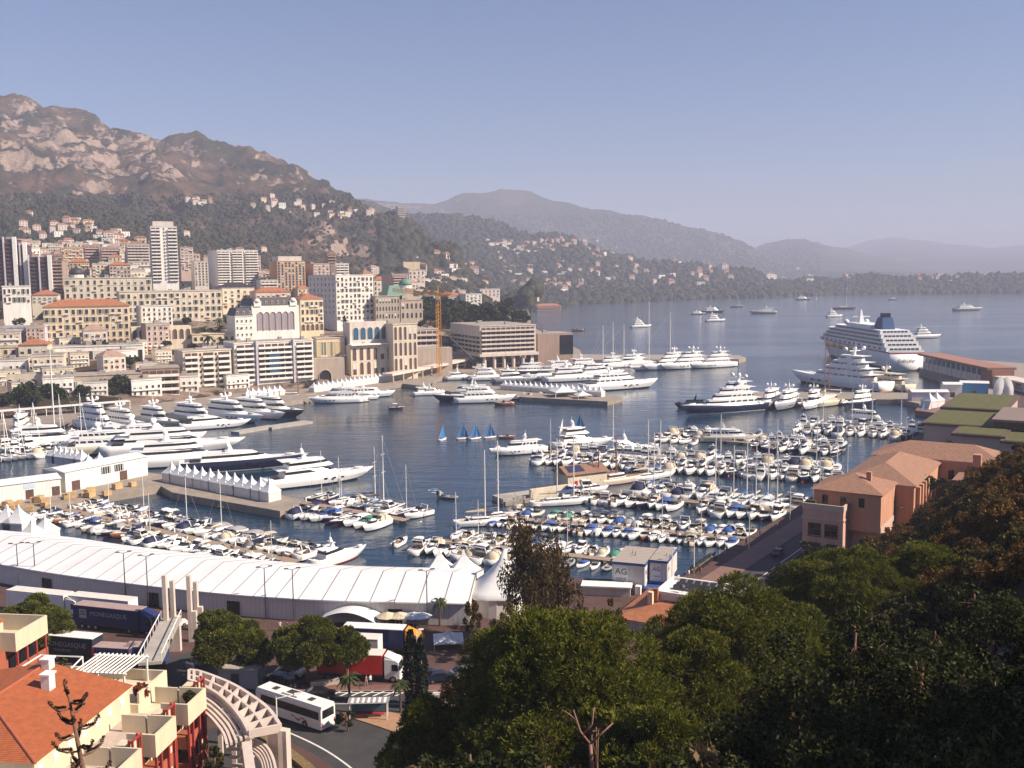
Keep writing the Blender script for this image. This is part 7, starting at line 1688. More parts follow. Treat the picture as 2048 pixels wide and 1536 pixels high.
# ================================================================ right side: boat office, pink building, grass roofed building
def frame(name, label, cat, p, psi): return thing(name, label, cat, p, R(psi))
PINK = M('pink_render', (.54, .32, .25), .85, .14, .5, .1, streak=.2); ORW = M('orange_render', (.48, .25, .165), .85, .16, .5, .1, streak=.2); SILL = M('rosy_stone', (.50, .38, .31), .85, .1)
TILEB = stripes('brown_pink_tiles', (.33, .18, .12), (.15, .075, .05), 1.1, 'X', .85, .25, .9, .25)
t = frame('pink_building', 'pink and orange quay building with tiled roofs and big four pane windows', 'building', at(1603, 1140, 3), -32)
def rbox(nm, m, *b, par=None):
    mb = MB(); mb.box(*b); return mb.build(nm, m, par or t)
def hiproof(nm, x0, x1, y0, y1, z, rh, m=TILEB, o=.6, par=None):
    mb = MB(); w_, d_ = x1 - x0, y1 - y0; q = min(w_, d_) / 2
    i = mb.pts([(x0 - o, y0 - o, z), (x1 + o, y0 - o, z), (x1 + o, y1 + o, z), (x0 - o, y1 + o, z)] + ([(x0 + q, (y0 + y1) / 2, z + rh), (x1 - q, (y0 + y1) / 2, z + rh)] if w_ > d_ else [((x0 + x1) / 2, y0 + q, z + rh), ((x0 + x1) / 2, y1 - q, z + rh)]))
    for f in ([(0, 1, 5, 4), (1, 2, 5), (2, 3, 4, 5), (3, 0, 4), (3, 2, 1, 0)] if w_ > d_ else [(0, 1, 4), (1, 2, 5, 4), (2, 3, 5), (3, 0, 4, 5), (3, 2, 1, 0)]): mb.face([i + k for k in f])
    return mb.build(nm, m, par or t)
W_ = 7.6
rbox('front_block', PINK, 0, W_, 0, 13, -3, 12.2)
rbox('cornice', SILL, -.15, W_ + .15, -.15, 13, 10.3, 10.7)
mb = MB(); mb.box(-.1, W_ + .1, -.1, .25, 12.201, 13.3); mb.box(-.1, .25, .251, 6, 12.201, 13.3); mb.box(W_ - .25, W_ + .1, .251, 8, 12.201, 13.3); mb.build('parapet', SILL, t)
for zz in (7.2, 3.4, -.2):
    for x in (1.2, 4.3):
        mb = MB(); mb.poly([(x, -.03, zz), (x + 2.2, -.03, zz), (x + 2.2, -.03, zz + 2.3), (x, -.03, zz + 2.3)]); g = mb.build('window', GLASS, t)
        mb = MB(); mb.box(x - .12, x, -.14, -.001, zz - .1, zz + 2.42); mb.box(x + 2.2, x + 2.32, -.14, -.001, zz - .1, zz + 2.42); mb.box(x + .001, x + 2.199, -.14, -.001, zz + 2.3, zz + 2.42); mb.box(x - .2, x + 2.4, -.22, -.001, zz - .25, zz - .101); mb.box(x + 1.05, x + 1.15, -.10, -.031, zz, zz + 2.299); mb.box(x + .001, x + 2.199, -.09, -.032, zz + 1.2, zz + 1.28); mb.build('frame', M('rust_frame', (.16, .05, .04), .6), g)
rbox('upper_block', ORW, 1.0, 13.5, 4, 17, 8, 15.4); hiproof('roof', 1.0, 13.5, 4, 17, 15.401, 2.6)
rbox('side_strip', SILL, 13.501, 13.6, 4.2, 17, 8, 9); rbox('wall_lamp_band', PINK, W_ + .001, 13.4, 6, 16.9, -3, 9.5)
rbox('chimney', ORW, 9.6, 10.5, 9, 9.9, 16, 18.6)
for x in (2.6, 6.0, 9.4):
    rbox('window', GLASS, x, x + 1.1, 3.96, 3.999, 12.6, 14.4)
rbox('planter', M('planter_green', (.03, .045, .02), .9, .4, 3), .4, 2.2, .5, 1.5, 12.202, 13.7)
rbox('long_wing', ORW, 3.0, 17.0, 17.001, 46, 5, 15.0); hiproof('roof', 3.0, 17.0, 17.6, 46, 15.001, 3.0)
for k in range(5): rbox('buttress', ORW, 17.001, 17.8, 19 + k * 3.2, 20.2 + k * 3.2, 5, 14.5)
rbox('cross_wing', ORW, 3.0, 30.0, 46.001, 60, 5, 15.6); hiproof('roof', 3.0, 30.0, 46.6, 60, 15.601, 2.8)
rbox('stair_tower', ORW, 24, 25.6, 44.4, 46, 5, 17.6); rbox('end_block', SILL, 22, 34, 34, 44.39, 5, 13.4); rbox('end_roof', M('brown_roof', (.24, .13, .09), .85), 21.5, 34.5, 33.5, 44.388, 13.401, 13.8)
for k in range(3): rbox('window', GLASS, 19 + k * 2.2, 20.2 + k * 2.2, 45.96, 46.0, 11.5, 13.5)
# grass roofed building
GRASS = M('roof_grass', (.085, .085, .022), .95, .3, .6, .5); FASC = M('dark_fascia', (.10, .065, .055), .7); GB = M('rosy_wall', (.42, .33, .29), .85, .08, .2)
t = frame('grass_roofed_building', 'low beige building with large flat grass roofs and dark fascia above the right marina', 'building', at(1846, 908, 3), -32)
for nm, x0, x1, y0, y1, h in [('wall', 0, 19, 0, 34, 9.3), ('wall', 0, 19, 34.4, 80, 10.2), ('wall', 11, 24, -16, -.6, 9.0), ('wall', 24.4, 36, -20, -1, 8.4)]:
    b_ = rbox(nm, GB, x0, x1, y0, y1, -6, h); f_ = rbox('fascia', FASC, x0 - .7, x1 + .7, y0 - .7, y1 + .3, h + .002, h + .75, par=b_); rbox('grass_roof', GRASS, x0 + .3, x1 - .3, y0 + .3, y1 - .4, h + .752, h + .85, par=b_)
rbox('upper_storey', FASC, 19.8, 44, 0, 30, -6, 11.8); rbox('upper_roof', M('brown_slate', (.20, .15, .13), .8), 19.2, 45, -1, 31, 11.801, 12.5); rbox('glass_front', GLASS, 22, 42, -.06, -.002, 8.9, 11.4)
rbox('side_wall', M('cream_wall', (.58, .47, .36), .85), 36.2, 50, -24, -2, -6, 10.4)
for k in range(4): rbox('window', GLASS, 36.15, 36.199, -22 + k * 5, -20 + k * 5, 6.5, 8.6)
for y in (2, 3.9):
    pass
# white twin shells behind the grass roofs
t = thing('white_shell', 'pair of tilted white oval shells standing behind the grass roof', 'sculpture', at(2008, 782, 12)); mb = MB()
for dx in (-2.1, 2.1):
    mb.loft([[(dx + q * 2.2 * math.cos(a) , q * .5 + dx * .1, 1.2 + q * 4.2 * math.sin(a) - dx * q * .8 * math.cos(a)) for a in [k * math.pi / 9 for k in range(18)]] for q in (.05, .5, .85, 1)], 0, True, False)
mb.build('shell', WPAINT, t, True)
# things on the right quay beyond
SHEDC = M('shed_blue', (.06, .20, .42), .6)
for lb, px, py, w1, d1, h1, m, ps in [('pale boat shed with a curved white awning on the right jetty', 1860, 802, 16, 6, 4, WALL('lilac'), -5), ('blue container stall beside the sailing quay', 1948, 792, 12, 5, 6, SHEDC, -20), ('white kiosk tent frame by the sailing quay', 1905, 795, 8, 6, 6, WALL('white'), -10)]:
    t = thing('quay_stall', lb, 'stall', at(px, py, 2), R(ps)); rbox('wall', m, -w1 / 2, w1 / 2, 0, d1, 0, h1)
    mb = MB(); mb.loft([[(x, y, h1 + .05 + .9 * math.sin(math.pi * (y + .4) / (d1 + .8))) for y in [-.4 + (d1 + .8) * k / 6 for k in range(7)]] for x in (-w1 / 2 - .3, w1 / 2 + .3)], 0, False, False, False); mb.build('roof', CANV, t, True)
    rbox('door', SHUT, -1, 1, -.05, -.001, 0, 2.4)
prow((1858, 815), (1872, 813), 2, 5, 'small white peaked tent on the right quay', 'peaked tents on the right quay')
# cruise terminal
t = frame('terminal_building', 'long cruise terminal with brown roof and open sides on the outer pier', 'building', at(1846, 738, 2.5), -92)
TB = M('terminal_brown', (.30, .15, .11), .8, .1); L_ = 100
rbox('lower_wall', WALL('pale'), 0, L_, 0, 10, 0, 4.2); rbox('upper_storey', PANEB, 1, L_ * .8, .6, 9.4, 4.201, 8); rbox('roof', TB, -3, L_ * .92, -2.5, 12, 8.001, 9.2)
for k in range(12): rbox('column', WPAINT, 1 + k * L_ * .8 / 12, 1.5 + k * L_ * .8 / 12, -.4, -.001, 0, 8)
rbox('end_tower', TB, L_ * .8 + .001, L_ * .93, -.5, 10.5, 0, 8); rbox('low_hall', WALL('grey'), L_ * .931, L_ * 2.4, 1, 9, 0, 4.5); rbox('low_roof', WALL('pale'), L_ * .932, L_ * 2.4, .2, 9.8, 4.501, 5.2)
for k in range(9): rbox('window', GLASS, L_ * (1 + k * .15), L_ * (1.06 + k * .15), .94, .998, 1.5, 4)
# boat office
AGB = stripes('office_cladding', (.56, .53, .52), (.42, .40, .40), .9, 'X', .7, .1, .1); AGT = M('office_blue', (.03, .08, .26), .5); AGR = stripes('office_roof', (.36, .31, .27), (.10, .08, .07), .32, 'Y', .9, .06, .1)
t = frame('boat_office', 'two grey cabins of the boat office with AG signs and blue trim', 'building', at(1224, 1180, 3), -20)
SG = M('sign_white', (.62, .62, .64), .6); SGT = M('sign_ink', (.03, .035, .06), .6)
for nm, x0, x1, y0, y1, z0, z1 in [('cabin', 0, 6.0, 0, 11, .9, 5.2), ('cabin', 6.4, 9.6, 2.4, 12, 1.3, 5.4)]:
    b_ = rbox(nm, AGB, x0, x1, y0, y1, z0, z1); rbox('roof', AGR, x0 - .1, x1 + .1, y0 - .1, y1 + .1, z1 + .002, z1 + .15, par=b_)
    mb = MB(); mb.box(x0 - .15, x1 + .15, y0 - .18, y0 - .101, z1 - .25, z1 + .2); mb.box(x1 + .101, x1 + .18, y0 - .1, y1, z1 - .25, z1 + .2); mb.box(x0 - .06, x1 + .06, y0 - .07, y0 - .002, z0, z0 + .4); mb.build('trim', AGT, b_)
    sw = 2.6 if x0 == 0 else 1.7; sx_ = x0 + .4; s_ = rbox('sign', SG, sx_, sx_ + sw, y0 - .06, y0 - .002, z0 + .7, z1 - .4, par=b_)
    text('lettering', 'AG', sw * .62, SGT, s_, (sx_ + sw / 2, y0 - .07, (z0 + z1) / 2 + .55), (R(90), 0, 0)); text('lettering', 'MARINE', sw * .21, SGT, s_, (sx_ + sw / 2, y0 - .07, (z0 + z1) / 2 - .75), (R(90), 0, 0))
    s_ = rbox('sign', SG, x1 + .002, x1 + .06, y0 + .4, y0 + 2.4, z0 + .7, z1 - .4, par=b_); text('lettering', 'AG', 1.25, SGT, s_, (x1 + .07, y0 + 1.4, (z0 + z1) / 2 + .5), (R(90), 0, R(90)))
rbox('base', AGB, .2, 9.2, .3, 11.5, -3, .898); rbox('awning', AGT, 5.4, 10.6, -.6, 2.2, .95, 1.1); rbox('counter', WPAINT, 4.6, 5.6, -1.6, -.4, -2, 1.6); rbox('blue_bin', SHEDC, 6.6, 8.4, -.9, .2, -1, .8); rbox('door', GLASS, 9.21, 9.26, 4, 5, -.8, .7)
for x in (-.2, 6.2):
    mb = MB(); mb.tube([(x + 3.4, 5, 5.4), (x + 3.4, 5, 6.1)], .14, 6); mb.tube([(x + 2.6, 6, 5.4), (x + 2.6, 6, 6.0)], .1, 6); mb.build('roof_vent', STEEL, t)
t = frame('boathouse', 'cream boathouse with brown roof and solar panel at the head of the broad pier', 'building', at(1136, 975, 1), 28)
rbox('wall', WALL('cream'), 0, 13, 0, 8, -1.5, 3.4)
mb = MB(); mb.loft([[(-.6, -.6, 3.401), (-.6, 4, 5.4), (-.6, 8.6, 3.401)], [(13.6, -.6, 3.401), (13.6, 4, 5.4), (13.6, 8.6, 3.401)]]); mb.build('roof', M('brown_roof', (.24, .13, .09), .85), t)
mb = MB(); mb.loft([[(1, .6, 4.06), (6, .6, 4.06), (6, 3.4, 5.25), (1, 3.4, 5.25)], [(1, .6, 4.12), (6, .6, 4.12), (6, 3.4, 5.31), (1, 3.4, 5.31)]]); mb.build('solar_panel', NAVYC, t); rbox('door', REDP, 2, 3.2, -.05, -.001, -1, 1.6)
t = frame('breakwater_wall', 'cream breakwater wall beside the boathouse', 'wall', at(1062, 1003, 0), 30); rbox('wall', WALL('cream'), 0, 12, 0, 1, -1, 3.2); rbox('platform', CONC, -8, 12, 1.001, 7, -1, 1.4)
for y0, L0 in ((-.9, 11), (2.8, 11)): rbox('rock_edge', STONE, -8.3, 0, y0, y0 + 1.2, -1, 1.0)
for k in range(2):
    mb = MB(); mb.tube([at(1142, 983 - 4 * k, 1.9) - t.location, at(1604, 1027 - 4 * k, 1.9) - t.location], .06, 4)
tag(mb.build('pier_railing', STEEL), 'steel railing along the broad wooden pier', 'railing').location = t.location
# low buildings below the boat office
t = frame('white_roofed_house', 'white flat roofed house with skylights above a terracotta skirt roof', 'building', at(1290, 1262, 2.6), -28)
rbox('lower_wall', WALL('pale'), -4, 16, -2, 14, -4, 2.4); hiproof('skirt_roof', -4, 16, -2, 14, 2.401, 2.4, ROOFT)
rbox('upper_storey', WALL('white'), .5, 11, 4, 12.5, 2.2, 5.2); mb = MB(); mb.box(.3, 11.2, 3.8, 4.2, 5.201, 5.7); mb.box(.3, 11.2, 12.3, 12.7, 5.201, 5.7); mb.box(.3, .7, 4.201, 12.299, 5.201, 5.7); mb.box(10.8, 11.2, 4.201, 12.299, 5.201, 5.7); mb.build('parapet', WPAINT, t)
for a in range(6):
    for c in range(3): mb = MB(); mb.loft([[(2.2 + a * 1.3, 7 + c * 1.6, 5.22), (3.2 + a * 1.3, 7 + c * 1.6, 5.22), (3.2 + a * 1.3, 8.1 + c * 1.6, 5.22), (2.2 + a * 1.3, 8.1 + c * 1.6, 5.22)], [(2.2 + a * 1.3, 7 + c * 1.6, 5.5), (3.2 + a * 1.3, 7 + c * 1.6, 5.5), (3.2 + a * 1.3, 8.1 + c * 1.6, 5.9), (2.2 + a * 1.3, 8.1 + c * 1.6, 5.9)]]); mb.build('skylight', PANE, t)
rbox('chimney', WALL('yellow'), -.4, .4, 2.2, 3.2, 3, 5.8); rbox('chimney', ROOFT, .2, 1, 3.1, 3.7, 4.2, 6.2)
mb = MB(); mb.dome(4.2, 6, 6.1, .6, 10, 4, False); mb.tube([(4.2, 6, 5.2), (4.2, 6, 6.1)], .05, 5); mb.build('satellite_dish', DARKM, t, True)
t = frame('low_shed', 'long low white roofed shed between the dinghies and the boat office', 'shed', at(1165, 1190, 3), -10); rbox('wall', WALL('pale'), 0, 8.5, 0, 2.4, -1, 1.6); rbox('roof', WPAINT, -.3, 8.8, -.4, 2.8, 1.601, 1.85)
t = frame('slope_wall', 'pale garden wall and footpath on the slope beside the pink building', 'wall', at(1786, 1010, 14), -4); d = at(1962, 902, 15.5) - t.location
mb = MB(); n_ = Vector((-d.y, d.x, 0)).normalized(); mb.loft([[(0, 0, -6), n_ * .4 + Vector((0, 0, -6)), n_ * .4 + Vector((0, 0, 1)), (0, 0, 1)], [d + Vector((0, 0, -6)), d + n_ * .4 + Vector((0, 0, -6)), d + n_ * .4 + Vector((0, 0, 1)), d + Vector((0, 0, 1))]]); t.rotation_euler = (0, 0, 0); mb.build('wall', WALL('cream'), t)
mb = MB(); mb.loft([[-n_ * 1.8 + Vector((0, 0, -.3)), -n_ * .01 + Vector((0, 0, -.3))], [d - n_ * 1.8 + Vector((0, 0, -.3)), d - n_ * .01 + Vector((0, 0, -.3))]], 0, False, False, False); mb.build('path', CONC, t)
# ================================================================ trees and shrubs in front
PINEL = leafmat('pine_needles', (.035, .045, .006), (.15, .155, .018), .6, (.20, .18, .03))
EUCL = leafmat('eucalyptus_leaves', (.035, .028, .009), (.13, .085, .030), .55)
BROADL = leafmat('broad_leaves', (.010, .016, .004), (.048, .054, .013), .6, (.11, .10, .03))
RUSTL = leafmat('rusty_leaves', (.05, .034, .009), (.19, .10, .022), .6, (.24, .14, .03))
DRYL = leafmat('dry_leaves', (.08, .055, .03), (.20, .14, .07), .7)
PBARK = M('pine_bark', (.17, .095, .06), .95, .3, 2.5, .8)
def tufts(rg, Pc, Dn, length, nb, wid):
    """needle tufts: blades that fan out round the direction Dn from each point"""
    n = len(Pc); a = np.cross(Dn, rg.normal(size=(n, 3))); a /= np.linalg.norm(a, axis=1)[:, None]; b = np.cross(Dn, a)
    th = rg.uniform(0, 6.283, (n, nb)); sp = rg.uniform(.15, 1.15, (n, nb)); L = length * rg.uniform(.6, 1.25, (n, nb))
    side = a[:, None] * np.cos(th)[..., None] + b[:, None] * np.sin(th)[..., None]; dr = Dn[:, None] * np.cos(sp)[..., None] + side * np.sin(sp)[..., None]
    tip = Pc[:, None] + dr * L[..., None]; pr = np.cross(dr, rg.normal(size=(n, nb, 3))); pr /= np.linalg.norm(pr, axis=2)[..., None] + 1e-9; pr *= wid
    V = np.concatenate([Pc[:, None], np.stack([tip - pr, tip + pr], 2).reshape(n, nb * 2, 3)], 1)
    base_ = (np.arange(n) * (1 + nb * 2))[:, None]; k = np.arange(nb)[None]
    F = np.stack([np.broadcast_to(base_, (n, nb)), base_ + 1 + 2 * k, base_ + 2 + 2 * k], -1).reshape(-1, 3)
    return V.reshape(-1, 3), F
def limbs(mb, base, top, r, lobes, rg, k=9, r0=.3):
    base, top = Vector(base), Vector(top); m = base.lerp(top, .5) + Vector((rg.uniform(-.4, .4), rg.uniform(-.4, .4), 0))
    mb.tube([base, m, top], [r0, r0 * .8, r0 * .5], 8)
    for q in range(min(k, len(lobes))):
        e = Vector(lobes[q]); s = base.lerp(top, rg.uniform(.45, .95)); c = s.lerp(e, .5) + Vector((0, 0, -.4)); mb.tube([s, c, s.lerp(e, .96)], [r0 * .42, r0 * .3, .05], 6)
def pine(label, px, ytop, Y, r, ch, seed, n=5200, nl=46, grp=None, ground=None, length=.46, name='stone_pine', leaf=PINEL, wid=.032, bark=PBARK, trunk_r=.32, lower=.25):
    top = atY(px, ytop, Y); zg = ground if ground is not None else hillz(top.x, top.y); rg = np.random.RandomState(seed)
    t = thing(name, label, 'tree', (top.x, top.y, zg), 0, grp); H = top.z - zg; cz = H - ch
    u = rg.normal(size=(nl, 3)); u /= np.linalg.norm(u, axis=1)[:, None]; u[:, 2] = np.abs(u[:, 2]) * (1 + lower) - lower
    rad = rg.uniform(.55, .9, (nl, 1)); lc = u * rad * np.array([r, r, ch]); lc[:, 2] += cz; lr = r * rg.uniform(.16, .27, nl)
    k = rg.choice(nl, n, p=lr ** 2 / (lr ** 2).sum()); v = rg.normal(size=(n, 3)); v[:, 2] += .35; v /= np.linalg.norm(v, axis=1)[:, None]
    Pc = lc[k] + v * lr[k][:, None] * np.array([1, 1, .75]) * rg.uniform(.75, 1.0, (n, 1)); Dn = v + np.array([0, 0, .55]); Dn /= np.linalg.norm(Dn, axis=1)[:, None]
    V, F = tufts(rg, Pc, Dn, length, 10, wid); arr('crown', V, F, leaf, t)
    mb = MB(); limbs(mb, (0, 0, -1.5), (0, 0, cz + ch * .3), r, lc[np.argsort(rg.rand(nl))], random.Random(seed), 14, trunk_r); mb.build('trunk', bark, t, True); return t
def bushy(label, px, ytop, Y, r, h, seed, n, leaf, size=.16, name='shrub', cat='shrub', grp=None, nl=26, trunk=True, ground=None, hang=0.0, z_in=0.0, aspect=.55, tr=.12, pos=None):
    top = atY(px, ytop, Y) if pos is None else Vector(pos) + Vector((0, 0, h)); rg = np.random.RandomState(seed); zg = top.z - h if ground is None else ground
    gz = hillz(top.x, top.y) if pos is None and ground is None else zg
    t = thing(name, label, cat, (top.x, top.y, zg), 0, grp); H = top.z - zg
    u = rg.normal(size=(nl, 3)); u /= np.linalg.norm(u, axis=1)[:, None]; lc = u * rg.uniform(.3, .85, (nl, 1)) * np.array([r, r, H * .48]); lc[:, 2] += H * .52; lr = r * rg.uniform(.16, .34, nl)
    k = rg.randint(0, nl, n); v = rg.normal(size=(n, 3)); v /= np.linalg.norm(v, axis=1)[:, None]; P_ = lc[k] + v * lr[k][:, None] * rg.uniform(.5, 1, (n, 1)) * np.array([1, 1, 1 + hang]); 
    a = rg.normal(size=(n, 3)); a[:, 2] -= hang * 2.0; a /= np.linalg.norm(a, axis=1)[:, None]; b = np.cross(a, rg.normal(size=(n, 3))); b /= np.linalg.norm(b, axis=1)[:, None]; s = size * rg.uniform(.6, 1.4, (n, 1))
    V = np.stack([P_ - a * s, P_ + b * s * aspect, P_ + a * s, P_ - b * s * aspect], 1).reshape(-1, 3); arr('crown', V, np.arange(n * 4).reshape(-1, 4), leaf, t)
    mb = MB(); limbs(mb, (0, 0, min(0, gz - zg) - 1), (0, 0, H * .72), r, lc, random.Random(seed), 12, tr); mb.build('trunk', PBARK, t, True); return t
pine('great stone pine with a domed crown filling the middle of the foreground', 1118, 1212, 66, 9.0, 8.8, 31, 26000, 100, lower=.35, length=.4)
pine('stone pine with rounded crown right of the great pine', 1490, 1165, 82, 8.8, 7.4, 32, 16000, 70, 'stone pines on the right slope', length=.42)
pine('flat topped stone pine directly below the pink building', 1700, 1104, 98, 7.4, 5.0, 33, 9500, 50, 'stone pines on the right slope')
pine('stone pine at the right below the rusty shrubs', 1880, 1092, 100, 6.5, 5.0, 34, 8500, 44, 'stone pines on the right slope')
pine('low stone pine in the gap right of the great pine', 1370, 1262, 72, 4.4, 4.5, 35, 3200, 36, 'stone pines on the right slope')
pine('small dark pine at the foot of the great pine on its left', 860, 1402, 66, 3.8, 4.6, 36, 3000, 34, 'pines at the bottom')
pine('dark pine low under the right side of the great pine', 1300, 1400, 58, 4.2, 4.5, 37, 3200, 34, 'pines at the bottom')
pine('left stone pine hiding the trucks at the left border', 62, 1200, 148, 5.6, 4.6, 41, 5200, 34, 'stone pines in the lorry park', 3, .55, wid=.07)
pine('middle stone pine beside the footbridge gateway', 445, 1228, 138, 5.6, 4.6, 42, 6000, 34, 'stone pines in the lorry park', 3, .55, wid=.07)
pine('stone pine in front of the red lorry, largest in the park', 615, 1226, 136, 5.2, 5.0, 43, 6000, 34, 'stone pines in the lorry park', 3, .55, wid=.07)
pine('smaller stone pine leaning over the red trailer', 692, 1252, 136, 2.9, 3.6, 44, 1500, 26, 'stone pines in the lorry park', 3, .55, wid=.07)
pine('smaller stone pine right of the middle one', 508, 1262, 138, 2.6, 3.6, 45, 1300, 24, 'stone pines in the lorry park', 3, .55, wid=.07)
bushy('loose brown green eucalyptus tree standing over the right end of the white tent', 1082, 1032, 150, 6.4, 17, 51, 14000, EUCL, .34, 'eucalyptus_tree', 'tree', None, 44, ground=3, hang=.9, aspect=.3, tr=.25)
for k, (px, py, Y, r, h) in enumerate([(942, 1168, 146, 1.6, 6), (1180, 1172, 140, 2.6, 6), (1225, 1176, 140, 2.2, 5.5), (1010, 1180, 142, 2.4, 6)]):
    bushy(['thin brown shrub before the wavy end tent', 'brown green bush below the eucalyptus', 'brown bush beside the white roofed house', 'dark bush at the eucalyptus foot'][k], px, py, Y, r, h, 60 + k, 1500, EUCL, .28, 'bush', 'shrub', None, 16, ground=3, hang=.5, aspect=.35)
for k, (px, py, Y, r, h) in enumerate([(1715, 1150, 50, 2.4, 11), (1590, 1262, 46, 3.8, 9), (1850, 1230, 47, 4.2, 9), (1990, 1190, 52, 4.4, 9), (1720, 1330, 41, 4.0, 8), (1480, 1400, 44, 3.6, 7), (1900, 1380, 38, 4.0, 7), (2040, 1330, 42, 4.0, 8), (1600, 1450, 36, 3.6, 6), (1780, 1470, 33, 3.4, 6), (1400, 1480, 42, 3.0, 5.5), (1960, 1490, 31, 3.2, 6)]):
    bushy(['slender young tree with glossy leaves rising in front of the flat topped pine', 'broad leaved tree left of the slender young tree', 'broad leaved tree right of the slender young tree', 'broad leaved tree at the right border under the rusty shrubs', 'broad leaved tree below the slender young tree', 'dark broad leaved bush right of the forked pine branch',
           'broad leaved tree in the lower right part of the slope', 'broad leaved tree cut by the right border', 'dark bush low in the shade right of centre', 'dark bush low between the broad leaved trees', 'dark bush under the forked branch', 'glossy bush in the bottom right corner'][k], px, py, Y, r, h, 80 + k, [4200, 6800, 7600, 7600, 6800, 5400, 7000, 7000, 5000, 4800, 4000, 4800][k], BROADL, .115, 'broadleaf_tree', 'tree', 'broad leaved trees on the dark slope', 30)
sr = random.Random(77)
def APW_(x, y, z): return AP.matrix_basis @ Vector((x, y, z))
bushy('green shrub in the planter of the front terrace', 0, 0, 0, 1.3, 2.0, 401, 1200, BROADL, .2, 'terrace_shrub', pos=APW_(LU + 3.0, -FB - 1.7, ZB + .03)); bushy('red flowered shrub on the end terrace', 0, 0, 0, 1.2, 1.7, 402, 1000, leafmat('red_flowers', (.04, .05, .015), (.32, .04, .02), .6), .18, 'terrace_shrub', pos=APW_(LU + 2.0, -.4, hz - 2.19))
# scrub that covers the slope: six kinds, copied
SK = [(RUSTL, 2.6, 3.6), (BROADL, 2.4, 3.4), (RUSTL, 2.0, 2.6), (DRYL, 1.8, 2.6), (BROADL, 2.8, 4.0), (leafmat('olive_leaves', (.03, .028, .008), (.115, .085, .022), .55), 2.6, 3.8)]
SN = ['rusty brown', 'dark green', 'low rusty', 'dry pale', 'large dark green', 'olive brown']
SP = {(nm, k): bushy('x', 0, 0, 0, r, h, 500 + k, 2900, m, .16, nm, 'shrub', None, 20, pos=(0, 0, 0)) for nm, ks in (('slope_shrub', range(6)), ('dark_bush', (1, 4, 5))) for k in ks for m, r, h in [SK[k]]}; SU = set(); cnt = 0; CN = {}
for yi in range(248, 25, -1):
    Y = 26 + (yi - 26) * 1.0
    if yi % 3: continue
    x = -20.0
    while x < 135:
        x += 4.4 if Y > 170 else 3.1 if Y > 75 else 3.7; X_, Y_ = x + sr.uniform(-1.2, 1.2), Y + sr.uniform(-1.3, 1.3); sv = sdist(X_, Y_)
        if sv < .8: continue
        z_ = hillz(X_, Y_); px, py = proj((X_, Y_, z_ + 2))
        if not (640 < px < 2110 and 880 < py < 1600): continue
        xl, yl = (X_ - 56) * .848 - (Y_ - 190) * .53, (X_ - 56) * .53 + (Y_ - 190) * .848
        if -2.5 < yl < 62 and -3 < xl < (19.5 if yl < 32 else 36): continue
        if yl > 62 and xl < 40: continue
        if sr.random() < (.05 if Y_ > 90 else .2): continue
        up = py < 1180 and px > 1560
        nm_ = 'slope_shrub' if up else 'dark_bush'
        k = sr.choice([0, 0, 2, 5, 3, 1, 5]) if up else sr.choice([1, 4, 4, 1, 5])
        if nm_ == 'slope_shrub' and CN.get(nm_, 0) >= 295: nm_ = 'dark_bush'; k = sr.choice([1, 4, 5])
        if CN.get(nm_, 0) >= 295: continue
        CN[nm_] = CN.get(nm_, 0) + 1
        s_ = sr.uniform(.75, 1.2) * (1.0 if Y_ > 70 else .8); lb = f'{SN[k]} shrub {"on the sunny slope beside the pink building" if up else "on the dark slope below the pines"}'; gp = 'shrubs on the ' + ('sunny' if up else 'dark') + ' slope'; cnt += 1
        if (nm_, k) not in SU: SU.add((nm_, k)); o = SP[nm_, k]; o.location = (X_, Y_, z_ - .3); o['label'] = lb; o['group'] = gp
        else: dup(SP[nm_, k], (X_, Y_, z_ - .3), sr.uniform(0, 6.28), s_, lb, gp)
for k, f in enumerate((.02, .11, .2, .29, .38)):  # tree row added to throw shade over the quay road
    p = qa.lerp(qb, f) + Vector((.83, -.56, 0)) * (8.5 + (k % 2)); bushy('tall dark tree in the row between the quay road and the slope', 0, 0, 0, 3.6, 8.5, 520 + k, 2600, BROADL, .3, 'road_shade_tree', 'tree', 'trees beside the quay road', 22, tr=.22, pos=(p.x, p.y, 2.9))
for k, (px, py, Y, r, h, m) in enumerate([(1835, 945, 205, 3.2, 4, BROADL), (1870, 950, 205, 2.6, 3.5, BROADL), (1905, 885, 235, 2.6, 3, BROADL), (1560, 1190, 118, 3.0, 5, EUCL), (1660, 1128, 128, 3.0, 5, RUSTL), (1640, 1140, 120, 2.4, 4, EUCL)]):
    bushy(['round green bush in the courtyard of the pink building', 'smaller green bush in the courtyard of the pink building', 'low bush by the stair tower of the pink building', 'brown bush by the wall below the pink building', 'rusty bush hugging the pink building wall', 'thin bush under the four pane windows'][k], px, py, Y, r, h, 190 + k, 1600, m, .26, 'bush', 'shrub', None, 16)
for k in range(16):
    px = 800 + k * 80 + sr.uniform(-25, 25); py = 1490 + sr.uniform(-20, 30); Y = sr.uniform(44, 58) if px < 1300 else sr.uniform(30, 44)
    bushy('dry yellowish plant along the bottom edge of the slope' if k % 2 == 0 else 'dark leafy plant along the bottom edge of the slope', px, py, Y, sr.uniform(1.6, 2.6), 3.5, 220 + k, 1300, DRYL if k % 4 == 0 else BROADL, .17, 'undergrowth_plant', 'plant', 'plants along the bottom edge', 12)
